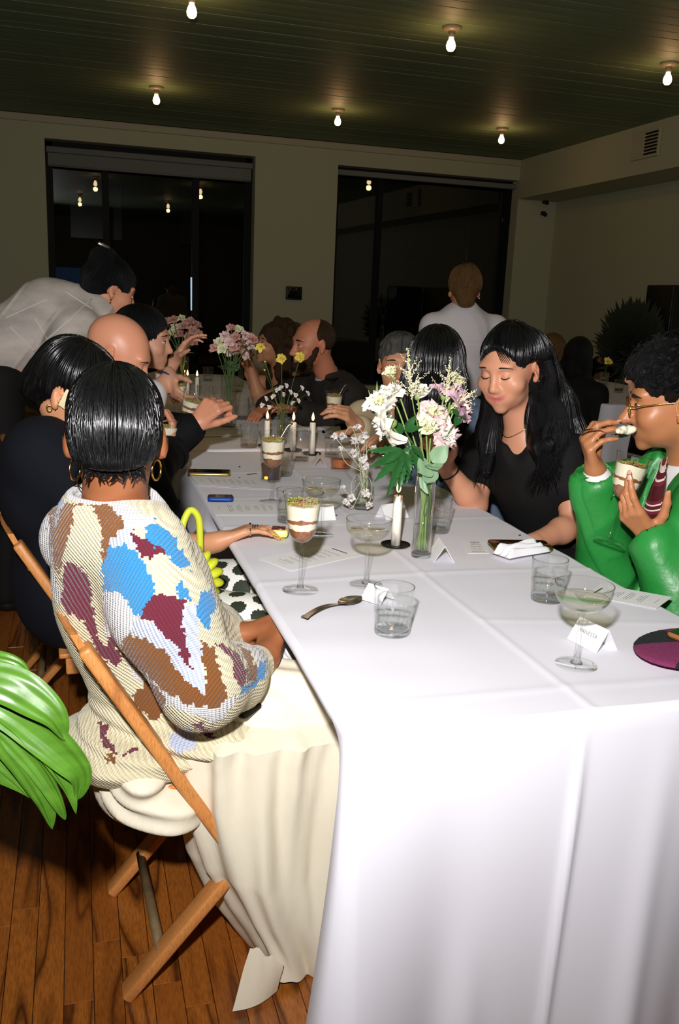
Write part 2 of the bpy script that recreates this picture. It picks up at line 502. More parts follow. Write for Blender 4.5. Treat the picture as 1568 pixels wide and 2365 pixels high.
# ceiling of painted boards laid across the room
cl = box_obj('ceiling', (XL, YF, HC + .02), (XR, YB, HC + .12), mat('ceiling void', srgb(30, 30, 26), .9))
cb = MB().box((0, 0, 0), (XR - XL, .1235, .02), None, .004); me_cb = bpy.data.meshes.new('plank'); me_cb.from_pydata(cb.v, [], cb.f); me_cb.materials.append(m_ceil)
y = 3.0
while y < YB - .06:
    o = bpy.data.objects.new('plank', me_cb); COL.objects.link(o); o.parent = cl
    o.location = ((XL + XR) / 2 - cl.location.x, y + .0625 - cl.location.y, HC + .01 - cl.location.z + (RNG.random() - .5) * .003); o.rotation_euler = ((RNG.random() - .5) * .012, 0, 0); y += .125
fr = MB()
y = YF
while y < 3.0:
    fr.box(((XL + XR) / 2, y + .0625, HC + .01), (XR - XL, .1235, .02)); y += .125
o = fr.build('plank', m_ceil, None, False); set_parent_keep(o, cl); o['kind'] = 'stuff'

# back wall with two tall window openings
def wx(px, py): return at(px, py, YB)[0]
W1 = (at(107, 460, YB)[0], at(587, 530, YB)[0]); W1T = at(350, 340, YB)[2]
W2 = (at(775, 540, YB)[0], at(1190, 540, YB)[0]); W2T = at(980, 398, YB)[2]
SILL = .35; DEP = .27
wb = MB()
def wbox(x0, x1, z0, z1): wb.box(((x0 + x1) / 2, YB + DEP / 2, (z0 + z1) / 2), (x1 - x0, DEP, z1 - z0))
wbox(XL, W1[0], 0, HC); wbox(W1[1], W2[0], 0, HC); wbox(W2[1], XR, 0, HC)
wbox(W1[0], W1[1], W1T, HC); wbox(W2[0], W2[1], W2T, HC); wbox(W1[0], W1[1], 0, SILL); wbox(W2[0], W2[1], 0, SILL)
o = wb.build('wall_back', m_wall, None, False); o['kind'] = 'structure'
box_obj('wall_left', (XL - .15, YF, 0), (XL, YB + DEP, HC), m_wall)
box_obj('wall_right', (XR, YF, 0), (XR + .15, YB + DEP, HC), m_wall)
box_obj('wall_front', (XL, YF - .15, 0), (XR, YF, HC), m_wall)
zs = at(1199, 460, YB)[2]
box_obj('trim_1', (XS, YF, zs), (XR, YB, HC), m_wall)          # boxed-in soffit along the right wall
box_obj('trim_2', (XL, YB - .035, HC - .075), (XS, YB, HC), m_trim, bev=.012)
box_obj('baseboard_back', (XL, YB - .018, 0), (XR, YB, .14), m_trim, bev=.004)
box_obj('baseboard_right', (XR - .018, YF, 0), (XR, YB - .018, .14), m_trim, bev=.004)
def window(name, x0, x1, zt, mull):
    t = empty(name, ((x0 + x1) / 2, YB + DEP - .05, SILL)); t['kind'] = 'structure'
    y0, y1 = YB + DEP - .09, YB + DEP - .03
    f = MB()
    f.box(((x0 + .035), (y0 + y1) / 2, (SILL + zt) / 2), (.07, y1 - y0, zt - SILL)); f.box(((x1 - .035), (y0 + y1) / 2, (SILL + zt) / 2), (.07, y1 - y0, zt - SILL))
    f.box(((x0 + x1) / 2, (y0 + y1) / 2, SILL + .035), (x1 - x0, y1 - y0, .07)); f.box(((x0 + x1) / 2, (y0 + y1) / 2, zt - .035), (x1 - x0, y1 - y0, .07))
    f.world('window_frame', m_dark, t, False)
    for px in mull:
        MB().box((px, (y0 + y1) / 2, (SILL + zt) / 2), (.07, y1 - y0 - .004, zt - SILL - .14)).world('mullion', m_dark, t, False)
    xs = [x0 + .07] + [p for p in mull] + [x1 - .07]
    for a, b in zip(xs[:-1], xs[1:]):
        a2 = a + (.035 if a in mull else 0); b2 = b - (.035 if b in mull else 0)
        pb = MB().box(((a2 + b2) / 2, y1 - .03, (SILL + zt) / 2), (b2 - a2, .006, zt - SILL - .14))
        pb.v = [(v[0], v[1] + .038 * (v[0] - (a2 + b2) / 2), v[2]) for v in pb.v]      # panes skewed to move the flash reflection off the glass
        pb.world('pane', m_pane, t, False)
    return t
w1 = window('window_1', *W1, W1T, [at(245, 510, YB + .2)[0], at(452, 560, YB + .2)[0]])
w2 = window('window_2', *W2, W2T, [at(870, 600, YB + .2)[0]])
# roller blinds inside the reveals
def blind(label, x0, x1, zt, zb):
    t = empty('roller_blind', ((x0 + x1) / 2, YB + .1, zt), label=label, cat='blind', group='roller blinds over the dark windows')
    MB().box(((x0 + x1) / 2, YB + .1, zt - .035), (x1 - x0 - .02, .07, .06), None, .01).world('cassette', m_shade, t)
    MB().box(((x0 + x1) / 2, YB + .115, (zt - .06 + zb) / 2), (x1 - x0 - .05, .004, zt - .06 - zb)).world('fabric', m_shade, t, False)
    MB().tube([(x0 + .03, YB + .115, zb), (x1 - .03, YB + .115, zb)], .011, 8).world('bottom_rail', m_shade, t)
blind('grey roller blind pulled a little way down over the wide left window', W1[0], W1[1], W1T - .06, at(350, 400, YB + .1)[2])
blind('narrow rolled-up grey blind across the head of the right window', W2[0], W2[1], W2T - .03, at(980, 412, YB + .1)[2])
# night outside: dim pavement, a far facade and a lit shop sign
box_obj('street', (-12, YB + DEP, -.4), (16, YB + 14, -.3), mat('asphalt', srgb(18, 19, 20), .95, spec=.1))
tb = empty('far_building', (3, YB + 12, -.3), label='dark unlit building across the street seen through the windows', cat='building')
MB().box((3, YB + 12.6, 3.2), (26, 1, 7)).world('facade', mat('dark brick facade', srgb(38, 36, 33), .9), tb, False)
for k in range(9):
    MB().box((-7 + k * 2.5, YB + 12.08, 3.4), (1.2, .06, 1.8), None, .02).world('window', mat('dark facade window', srgb(20, 22, 26), .2), tb, False)
sg = empty('shop_sign', at(158, 640, YB + 4.0), label='pale blue lit rectangular sign outside the left window', cat='sign')
p0 = at(118, 616, YB + 4.0); p1 = at(198, 680, YB + 4.0)
MB().box((p0 + p1) / 2, (p1[0] - p0[0] + .1, .1, abs(p1[2] - p0[2]) + .1), None, .02).world('sign_case', m_dark, sg)
MB().box((p0 + p1) / 2 - V(0, .06, 0), (p1[0] - p0[0], .01, abs(p1[2] - p0[2]))).world('light_panel', emission('blue sign glow', (.05, .12, .3, 1), .06), sg, False)
MB().box((0, 0, .05), (.12, .12, (sg.location.z - .1) + .3)).build('sign_post', m_dark, sg, False, (0, .08, -(sg.location.z + .3) / 2 - .0))
sl = empty('street_lamp', at(442, 900, YB + 3.0) * V(1, 1, 0) + V(0, 0, -.3), label='thin street lamp post with a cold white lamp outside the left window', cat='lamp')
pl = at(442, 660, YB + 3.0)
MB().tube([V(pl[0], pl[1], -.3), V(pl[0], pl[1], pl[2] - .35)], .05, 10).world('post', m_dark, sl)
MB().tube([V(pl[0], pl[1], pl[2] - .38), V(pl[0], pl[1], pl[2] + .12)], [.010, .014], 10).world('lamp_tube', emission('cold lamp', (.6, .8, 1, 1), .9), sl)

# bare bulbs on the ceiling
m_porc = mat('porcelain socket', srgb(170, 150, 120), .4)
m_bulb = emission('warm bulb', (1.0, .72, .38, 1), 9.0)
def bulb(x, y, label, lit=True):
    t = empty('ceiling_bulb', (x, y, HC), label=label, cat='light', group='bare bulbs on the ceiling')
    MB().lathe([(0, 0), (.062, 0), (.062, -.008), (.05, -.022), (.026, -.03), (0, -.03)][::-1], 20, (x, y, HC)).world('ceiling_plate', m_porc, t)
    MB().lathe([(0, -.062), (.02, -.062), (.024, -.03), (0, -.028)], 14, (x, y, HC)).world('socket', m_porc, t)
    prof = [(.014, -.06), (.016, -.072), (.026, -.092), (.031, -.112), (.028, -.13), (.017, -.143), (0, -.147)][::-1]
    MB().lathe(prof, 16, (x, y, HC)).world('bulb', m_bulb, t)
    ld = bpy.data.lights.new('bulb_light', 'POINT'); ld.energy = 1.9; ld.color = (1.0, .52, .2); ld.shadow_soft_size = .035
    lo = bpy.data.objects.new('bulb_light', ld); COL.objects.link(lo); lo.location = (x, y, HC - .19)
for px, py, lb in [(1044, 62, 'large bare bulb nearest the middle of the ceiling front row'), (1546, 145, 'bare bulb at the right end of the front ceiling row'),
                   (781, 252, 'bare bulb between the two windows in the rear ceiling row'), (361, 200, 'bare bulb above the left window in the rear ceiling row'),
                   (1160, 296, 'bare bulb near the soffit corner in the rear ceiling row'), (443, -20, 'bare bulb cut by the top edge at the left of the front ceiling row')]:
    p = on(px, py, HC); bulb(p[0], p[1], lb)
for x, w in ((.7, 'left'), (2.35, 'middle'), (4.05, 'right')): bulb(x, 2.95, 'bare bulb of the row nearest overhead, reflected in the window glass, ' + w + ' of three')

# small fittings on the walls
p = at(678, 677, YB)
t = empty('wall_panel', (p[0], YB, p[2]), label='small black square control panel on the pier between the windows', cat='panel')
MB().box((0, -.015, 0), (.19, .03, .15), None, .006).build('housing', m_black, t, True)
MB().box((0, -.031, .0), (.15, .003, .11), None, .001).build('screen', mat('black screen', srgb(8, 9, 10), .12), t, True)
q = at(1494, 334, 7.6); q[0] = XS
yv = 0; d = _ray(1494, 334); q = CAMPOS + d * (XS / d[0])
t = empty('air_vent', q, label='square air vent on the soffit at the right, half pale and half dark', cat='vent')
MB().box((-.012, 0, 0), (.024, .44, .25), None, .006).build('frame', m_trim, t, False)
for k in range(7):
    MB().box((-.026, -.1, -.09 + k * .03), (.012, .19, .014), rotx(0) @ roty(.5)).build('slat', m_black if True else m_trim, t, False)
MB().box((-.026, .1, 0), (.006, .19, .2), None, .002).build('damper_plate', m_trim, t, False)
for k, (px, py) in enumerate([(1256, 466), (1252, 493)]):
    p = at(px, py, YB)
    t = empty('security_camera', (p[0], YB, p[2]), label=['small dark camera fixed high beside the right corner, upper of two', 'small dark sensor fixed just below the upper camera by the right corner'][k], cat='camera', group='small devices by the corner')
    MB().box((0, -.02, 0), (.05, .04, .05), None, .008).build('mount', m_black, t)
    MB().tube([(0, -.03, 0), (-.01, -.1, -.02)], [.022, .026], 12).build('camera_body', m_black, t)

# ------------------------------------------------------------------ tables and cloths
TZ = .745                     # height of the cloth surface
m_cloth = mat('white linen', srgb(232, 230, 238), .85, spec=.2, sheen=.1, bump=(900, .10, (1, .35, 1), .0006))
m_paper = mat('white card', srgb(244, 243, 244), .7)
m_leg = mat('table leg steel', srgb(120, 120, 118), .4, metal=1)
m_ply = mat('plywood table board', srgb(150, 110, 70), .6)
def smoothst(a, b, x):
    t = np.clip((x - a) / (b - a), 0, 1); return t * t * (3 - 2 * t)

def table(x0, x1, y0, y1, label, group):
    t = empty('dining_table', ((x0 + x1) / 2, (y0 + y1) / 2, 0), label=label, cat='table', group=group)
    MB().box(((x0 + x1) / 2, (y0 + y1) / 2, TZ - .018), (x1 - x0 - .03, y1 - y0 - .03, .026), None, .004).world('tabletop', m_ply, t)
    for sx in (0, 1):
        for sy in (0, 1):
            px = x0 + .1 if sx == 0 else x1 - .1; py = y0 + .18 if sy == 0 else y1 - .18
            MB().tube([(px, py, 0), (px, py, TZ - .03)], .016, 10).world('leg', m_leg, t)
    for sy in (0, 1):
        py = y0 + .18 if sy == 0 else y1 - .18
        MB().tube([(x0 + .1, py, .12), (x1 - .1, py, .12)], .011, 8).world('crossbar', m_leg, t)
    return t

def cloth(x0, x1, y0, y1, label, group, near=False, drop=.70, seed=0, ends=(True, True)):
    """cloth over a table: finely gridded top, rolled edge, hanging sides with folds; x0..y1 are the table's edges"""
    r = .014
    top_n = 0.0065 if near else .06
    # perimeter of the flat top, counter-clockwise from front-left
    def edge(a, b, n): return [lerp(a, b, i / n) for i in range(n)]
    nx = max(4, int((x1 - x0) / top_n)); ny = max(4, int((y1 - y0) / (top_n * 1.6)))
    X = np.linspace(x0 + r, x1 - r, nx + 1); Y = np.linspace(y0 + r, y1 - r, ny + 1)
    gx, gy = np.meshgrid(X, Y, indexing='ij')
    def wrinkle(px, py):
        z = .0006 * np.sin(px * 9 + 1.3 * np.sin(py * 3.1) + seed) + .0005 * np.sin(py * 7.0 + 2 * np.sin(px * 4) + seed)
        def ridge(d, w, h): return h * np.exp(-(d / w) ** 2)
        z = z + ridge(px - (x0 + .40 + .012 * np.sin(py * 1.7)), .007, .0024)
        for yy, h in ((y0 + .085, .0014), (y0 + .72, .0020), (y0 + 1.22, .0022), (y0 + 1.55, .0019), (y0 + 1.98, .0022)):
            z = z + ridge(py - yy - .012 * np.sin(px * 5 + yy * 9), .009, h)
        z = z + ridge(py - (y0 + .42) + .25 * (px - x0 - .4), .008, .0012) * (px > x0 + .4)
        z = z + .0008 * noise3(np.stack([np.ravel(px), np.ravel(py) * .6, np.zeros(np.size(px))], 1), 46, seed + 4).reshape(np.shape(px)) + .0016 * noise3(np.stack([np.ravel(px) * 1.0, np.ravel(py), np.zeros(np.size(px))], 1), 14, seed).reshape(np.shape(px))
        return z
    gz = TZ + wrinkle(gx, gy) * (1 if near else .7)
    b = MB()
    P = np.stack([gx, gy, gz], 2)
    b.grid(P, flip=True)
    # hanging sides
    per = []
    for i in range(nx): per.append((i, 0))
    for j in range(ny): per.append((nx, j))
    for i in range(nx, 0, -1): per.append((i, ny))
    for j in range(ny, 0, -1): per.append((0, j))
    base = np.array([P[i, j] for i, j in per])
    out = np.zeros((len(per), 3)); cor = np.zeros(len(per))
    for q, (i, j) in enumerate(per):
        o = V(0, 0, 0)
        if j == 0: o += V(0, -1, 0)
        if j == ny: o += V(0, 1, 0)
        if i == 0: o += V(-1, 0, 0)
        if i == nx: o += V(1, 0, 0)
        out[q] = nrm(o)
    # arc length, corners
    ln = np.linalg.norm(np.roll(base, -1, 0) - base, axis=1); s = np.concatenate([[0], np.cumsum(ln)[:-1]])
    corners = [0, nx, nx + ny, nx + ny + nx]; tot = ln.sum()
    rs = [(0, 0), (r * .5, -r * .13), (r * .87, -r * .5), (r, -r)]
    nd = 26 if near else 12
    for k in range(1, nd + 1): rs.append((r, -r - (drop - r) * k / nd))
    rows = []
    px, py = base[:, 0], base[:, 1]
    for (o, dz) in rs:
        t = max(0, -dz - r) / (drop - r)
        flare = o + .012 * t
        amp = (.006 + .022 * t) * t
        w = np.sin(s * 13.0 + 2.0 * np.sin(s * 3.3 + seed) + seed) + .55 * np.sin(s * 24.0 + seed * 2 + 1.5 * np.sin(s * 5))
        d = flare + amp * w * .8 * (1 - .8 * np.exp(-((px - x0) ** 2 + (py - y0) ** 2) / .03))
        corn = np.zeros(len(s))
        for c in corners:
            dd = np.abs(s - s[c]); dd = np.minimum(dd, tot - dd)
            corn = np.maximum(corn, np.exp(-(dd / .05) ** 2))
            e_open = 1.0 if (ends[0] if c in (0, nx) else ends[1]) else 0.0
            d = d + e_open * (.055 * t ** 1.5 * np.exp(-(dd / .07) ** 2) - .02 * t * np.exp(-((dd - .16) / .06) ** 2))
        # left side: laps push the cloth in where guests sit close, and out further down the table
        if not ends[0]: d = np.where(out[:, 1] < -.5, np.minimum(d, r), d)
        if not ends[1]: d = np.where(out[:, 1] > .5, np.minimum(d, r), d)
        left = (out[:, 0] < -.5).astype(float)
        if near:
            lap = smoothst(1.14, 1.27, py) * (1 - smoothst(2.42, 2.62, py))
            outw = smoothst(2.5, 2.72, py) * (1 - .5 * smoothst(3.2, 3.5, py))
            d = d + left * (-.30 * lap * min(1, t * 3.2) + .085 * outw * min(1, t * 2.2) - .05 * outw * max(0, t - .6))
        row = base + out * d[:, None]
        row[:, 2] = base[:, 2] + dz
        if near:    # pressed centre fold on the front drop, and soft gathers near it
            fr = (out[:, 1] < -.7) * 1.0
            row[:, 1] -= fr * (.010 * np.exp(-((px - (x0 + .395 - .03 * t)) / .009) ** 2) * min(1, t * 4) + .016 * t * np.exp(-((px - (x0 + .21 + .02 * t)) / .03) ** 2) * smoothst(.4, .8, t) + .02 * t * np.exp(-((px - (x0 + .56 - .05 * t)) / .03) ** 2))
        rows.append(row)
    b.grid(np.array(rows), flip=False, wrap=True)
    o = b.build('tablecloth', m_cloth, None, True)
    tag(o, label, 'tablecloth', group)
    return o
TX0, TX1 = .362, 1.208
table(TX0, TX1, 1.12, 3.535, 'long folding table nearest the camera under white linen', 'dining tables')
cloth(TX0, TX1, 1.12, 3.535, 'white linen tablecloth with pressed creases on the nearest table', 'white tablecloths', True, .715, 0, (True, False))
table(TX0 - .02, TX1, 3.58, 7.1, 'second folding table set end to end behind the nearest one', 'dining tables')
cloth(TX0 - .02, TX1, 3.58, 7.1, 'white tablecloth on the farther half of the long row, beneath the pink bouquets', 'white tablecloths', False, .70, 2, (False, True))
table(3.45, 4.6, 5.3, 8.0, 'separate guest table at the far right of the room', 'dining tables')
cloth(3.45, 4.6, 5.3, 8.0, 'dim white tablecloth on the separate far right table', 'white tablecloths', False, .70, 4)

# ------------------------------------------------------------------ folding chairs (origin on the floor under the seat, facing +x)
def chair_proto():
    t = empty('folding_chair', (0, 0, 0))
    m = m_chair
    for s in (-1, 1):
        y = s * .195
        MB().bar((-.219, y, .757), (.235, y, .0), .024, .046, (0, 1, 0), .006).build('back_post', m, t)
        MB().bar((-.155, s * .165, .0), (.225, s * .165, .435), .024, .046, (0, 1, 0), .006).build('rear_leg', m, t)
        MB().box((-.05, s * .165, .418), (.13, .03, .045), None, .005).build('seat_block', m, t)
    P = []
    for i in range(9):
        u = i / 8; yy = -.195 + .39 * u; cv = -.03 * math.sin(math.pi * u)
        P.append((-.195 + cv * .8, yy))
    b = MB()
    for z0, z1 in ((.685, .78),):
        A = [[V(x, y, z0 - (x + .215) * 0), V(x - .045, y, z1)] for x, y in P]
        B = [[V(x + .014, y, z0), V(x - .031, y, z1)] for x, y in P]
        ring = []
        for i in range(9): ring.append([A[i][0], A[i][1], B[i][1], B[i][0]])
        b.grid(ring, wrap=True); b.add(ring[0], [(0, 1, 2, 3)]); b.add(ring[-1], [(3, 2, 1, 0)])
    b.build('back_slat', m, t)
    for k in range(4):
        MB().box((-.09 + k * .093, 0, .447), (.082, .36, .014), None, .004).build('seat_slat', m, t)
    MB().tube([(-.085, -.165, .085), (-.085, .165, .085)], .0105, 10).build('stretcher', m_chair_d, t)
    MB().tube([(.12, -.195, .19), (.12, .195, .19)], .0105, 10).build('stretcher', m_chair_d, t)
    return t
m_chair_d = mat('worn dark dowel', srgb(112, 92, 60), .6, noise=(30, .3))
CH0 = chair_proto()
_ch = [False]
def chair(x, y, rz, label):
    c = CH0 if not _ch[0] else copy_tree(CH0)
    _ch[0] = True
    c.location = (x, y, 0); c.rotation_euler = (0, 0, rz)
    tag(c, label, 'chair', 'wooden folding chairs'); return c
chair(.205, 1.71, math.radians(3), 'wooden folding chair nearest the camera, under the guest in the patchwork sweater')
chair(.06, 2.40, math.radians(2), 'wooden folding chair at the left edge behind the big plant leaves')
chair(-.06, 3.05, 0, 'wooden folding chair under the bald guest in black')
chair(-.04, 3.75, 0, 'wooden folding chair under the guest in white profile past the bald man')
chair(1.62, 1.95, math.pi, 'wooden folding chair under the man in the green jacket')
chair(1.53, 2.52, math.pi, 'wooden folding chair under the smiling woman with long black hair')
chair(1.54, 3.05, math.pi, 'wooden folding chair under the guest with turned-away black hair')
chair(1.54, 3.62, math.pi, 'wooden folding chair under the grey-haired man in beige')
chair(1.55, 4.55, math.pi, 'wooden folding chair under the bearded man in the dark suit')
chair(1.54, 5.2, math.pi, 'wooden folding chair under the curly-haired woman far down the table')

# ------------------------------------------------------------------ tableware
g_clear = glass('clear glass', (.995, .998, .996), (.80, .83, .82))
g_stem = glass('solid clear glass', (.985, .99, .988), (.34, .37, .36), power=2.2)
g_base = glass('thick clear glass', (.99, .995, .992), (.80, .83, .82), 1.0, .05, power=3.0)
g_water = glass('water', (.99, .995, .995), (.85, .88, .9))
g_wine = glass('pale white wine', (.985, .97, .88), (.8, .72, .46))
g_brown = glass('brown cocktail', (.62, .42, .22), (.4, .25, .1))
m_orange = mat('orange drink', srgb(196, 98, 34), .25, spec=.6)
m_cream = mat('whipped cream', srgb(246, 236, 208), .6, bump=(160, .5, None, .002), sss=.0)
m_choc = mat('chocolate mousse', srgb(150, 92, 52), .65, bump=(220, .5, None, .002), noise=(60, .25))
m_crumb = mat('toasted crumb', srgb(176, 128, 72), .8, noise=(200, .4))
m_pist = mat('pistachio crumb', srgb(150, 190, 70), .8)
m_wax = mat('white candle wax', srgb(246, 240, 226), .45)
m_hold = mat('dark pewter candle plate', srgb(62, 60, 52), .35, metal=.9)
m_steel = mat('polished steel', srgb(214, 210, 204), .24, metal=1)
m_ink = mat('printed ink', srgb(112, 106, 104), .8)
m_inkred = mat('red printed ink', srgb(200, 110, 90), .8)
m_gold = mat('gold', srgb(224, 178, 96), .2, metal=1)

def lathe_prof(pts, n): return [tuple(p) for p in spline([(r, z, 0) for r, z in pts], n)] 
def P2(pts, n): return [(max(0, p[0]), p[1]) for p in spline([(r, z, 0) for r, z in pts], n)]
def shell(outer, th):
    """outer profile bottom->rim, then the inner wall back down"""
    inner = [(max(0, r - th), z + (th if i == 0 else 0)) for i, (r, z) in enumerate(outer)]
    return outer + inner[::-1]

def coupe(x, y, label, fill=.55, s=1.0, tilt=0):
    t = empty('coupe_glass', (x, y, TZ + .001), label=label, cat='glass', group='champagne coupes')
    MB().lathe([(0, .006), (.004, .006), (.02, .0035), (.036 * s, .0015), (.0375 * s, 0), (0, 0)], 40).build('foot', g_clear, t)
    MB().lathe([(.0, .0), (.011, .004), (.006, .012), (.0045, .03), (.0042, .07), (.005, .094), (.009, .1005), (0, .101)][::-1], 16).build('stem', g_stem, t)
    bowl = P2([(.0, .099), (.016, .1015), (.034, .109), (.046, .122), (.0505, .136), (.0512, .15)], 18)
    MB().lathe(shell(bowl, .0012), 48).build('bowl', g_clear, t)
    MB().tube([(.0507 * math.cos(a), .0507 * math.sin(a), .1502) for a in np.linspace(0, 6.2832, 49)[:-1]], .0009, 6, closed=True).build('rim', g_stem, t)
    zt = .101 + .046 * fill; w = [(r - .002, z + .0012) for r, z in bowl if z < zt]
    w[0] = (0, w[0][1]); 
    MB().lathe(w + [(w[-1][0], zt), (0, zt)], 40).build('wine', g_wine, t)
    return t
def tumbler(x, y, label, water=.45, s=1.0, drink=None, ribs=True, h=.093):
    t = empty('tumbler', (x, y, TZ + .001), label=label, cat='glass', group='water tumblers')
    R = .039 * s; H = h * s
    prof = P2([(.0325 * s, 0), (.0335 * s, .003), (.0345 * s, H * .3), (.0365 * s, H * .58), (.0378 * s, H * .66), (R, H)], 16)
    def wob(j, a, r, z):
        if ribs and r > .02 and z < H * .6: r = r * (1 + .018 * (abs(math.sin(a * 10)) - .5) * min(1, (H * .6 - z) / .01))
        return r, z
    o = [(0, 0)] + prof; inn = [(r - .0022 * s, max(z, .011)) for r, z in prof][::-1] + [(0, .011)]
    MB().lathe(o + inn, 80 if ribs else 36, wob=wob).build('glass_body', g_clear, t)
    MB().lathe([(0, .0005), (.032 * s, .0005), (.0325 * s, .005), (.0315 * s, .0105), (0, .0105)], 40).build('thick_base', g_base, t)
    MB().tube([((R - .0008) * math.cos(a), (R - .0008) * math.sin(a), H) for a in np.linspace(0, 6.2832, 41)[:-1]], .0011, 6, closed=True).build('rim', g_stem, t)
    if ribs:
        rb = MB()
        for k in range(20):
            a = 2 * math.pi * k / 20
            rb.tube([(.0342 * s * math.cos(a), .0342 * s * math.sin(a), .004), (.0362 * s * math.cos(a), .0362 * s * math.sin(a), H * .55)], .0011, 5)
        o = rb.build('fluting', g_base, t)
    if water > 0:
        w = [(0, .0115)] + [(r - .003 * s, max(z, .0115)) for r, z in prof if z < H * water] + [((.0345 + .002 * water) * s - .0015, H * water), (0, H * water)]
        MB().lathe(w, 40).build('water' if drink is None else 'drink', drink or g_water, t)
    return t
def parfait(p, label, s=1.0, full=1.0, R=None, tall=True, spoon=False):
    """layered cream and chocolate dessert in a tulip glass; p is the foot, R tilts it"""
    t = empty('parfait_glass', p, label=label, cat='dessert', group='layered desserts in stemmed glasses')
    if R is not None: t.rotation_euler = Matrix(R.tolist()).to_euler()
    MB().lathe([(0, .010), (.006, .0085), (.02, .005), (.036, .002), (.039, .0006), (.039, 0), (0, 0)], 40).build('foot', g_clear, t)
    MB().lathe([(0, .004), (.008, .008), (.0042, .02), (.0038, .06), (.0048, .092), (.011, .106), (0, .108)][::-1], 16).build('stem', g_stem, t)
    B = [(.0, .1055), (.014, .110), (.026, .124), (.0325, .145), (.0365, .175), (.039, .195), (.0435, .216)]
    bowl = P2(B, 26)
    MB().lathe(shell(bowl, .0011), 48).build('bowl', g_clear, t)
    MB().tube([(.0431 * math.cos(a), .0431 * math.sin(a), .2162) for a in np.linspace(0, 6.2832, 41)[:-1]], .0009, 6, closed=True).build('rim', g_stem, t)
    rad = lambda z: float(np.interp(z, [b[1] for b in bowl], [b[0] for b in bowl])) - .0018
    def layer(name, z0, z1, m, ph, a0, a1):
        n = 44; zz = np.linspace(0, 1, 7); b = MB(); G = []
        def zb(a, base, amp, q): return base + amp * (math.sin(a * 3 + q) + .6 * math.sin(a * 7 + 2 * q) + .5 * math.sin(a * 13 + q)) / 2
        for u in zz:
            row = []
            for k in range(n):
                a = 2 * math.pi * k / n; z = zb(a, z0, a0, ph) * (1 - u) + zb(a, z1, a1, ph + 1.7) * u; z = max(z, .1075)
                r = max(.002, rad(z)); row.append(V(r * math.cos(a), r * math.sin(a), z))
            G.append(row)
        b.grid(np.array(G), wrap=True, flip=False)
        top = G[-1]; i0 = len(b.v); zc = sum(p[2] for p in top) / n + .001
        b.add([V(0, 0, zc)] + top, [(0, 1 + k, 1 + (k + 1) % n) for k in range(n)])
        bot = G[0]; b.add([V(0, 0, sum(p[2] for p in bot) / n)] + bot, [(0, 1 + (k + 1) % n, 1 + k) for k in range(n)])
        b.build(name, m, t)
    ph = RNG.random() * 6
    layer('mousse_layer', .107, .138, m_choc, ph, 0, .003)
    layer('cream_layer', .138, .152 if full > .9 else .150, m_cream, ph + 1.7, .003, .002)
    layer('mousse_layer', .152, .160, m_choc, ph + 3.4, .002, .003)
    zt = .190 if full > .9 else .178
    layer('cream_layer', .160, zt, m_cream, ph + 5.1, .003, .0015)
    cr = MB(); cg = MB()
    for k in range(230):
        a = RNG.random() * 6.28; r = math.sqrt(RNG.random()) * (rad(zt) - .004); z = zt + .0015 + RNG.random() * .009 * (1 if math.cos(a - 1) > -.5 else .35)
        (cg if RNG.random() < .22 else cr).ball((r * math.cos(a), r * math.sin(a), z), .0016 + RNG.random() * .0013, 5, 4, (1, .8, .8))
    o = cr.build('crumb_topping', m_crumb, t, False); o['kind'] = 'stuff'
    o = cg.build('pistachio_topping', m_pist, t, False); o['kind'] = 'stuff'
    if spoon:
        MB().tube(spline([(.005, 0, .17), (.03, .0, .21), (.045, .002, .235), (.06, .004, .243)], 10), [.002] * 7 + [.003, .004, .003], 8).build('spoon_handle', m_steel, t)
    return t
def candle(x, y, label, h=.13, hold=True):
    t = empty('candle', (x, y, TZ + .001), label=label, cat='candle', group='burning white candles')
    z0 = 0
    if hold:
        MB().lathe([(0, .004), (.016, .004), (.034, .0045), (.038, .007), (.0385, .006), (.034, .001), (0, 0)][::-1], 40).build('holder', m_hold, t); z0 = .004
    MB().lathe([(0, z0), (.0128, z0), (.0122, z0 + h * .5), (.0118, z0 + h - .003), (.0105, z0 + h), (.004, z0 + h - .002), (0, z0 + h - .002)], 24).build('wax_stick', m_wax, t)
    MB().tube([(0, 0, z0 + h - .003), (.0007, 0, z0 + h + .006), (-.0005, 0, z0 + h + .011)], .0011, 6).build('wick', m_black, t)
    f = MB().lathe([(0, z0 + h + .007), (.0045, z0 + h + .012), (.0062, z0 + h + .019), (.0045, z0 + h + .029), (.0017, z0 + h + .038), (0, z0 + h + .043)], 14).build('flame', m_flame, t)
    ld = bpy.data.lights.new('candle_light', 'POINT'); ld.energy = .12; ld.color = (1, .5, .18); ld.shadow_soft_size = .008
    lo = bpy.data.objects.new('candle_light', ld); COL.objects.link(lo); lo.location = (x, y, TZ + z0 + h + .05)
    return t
m_flame = emission('candle flame', (1.0, .62, .22, 1), 7.0)

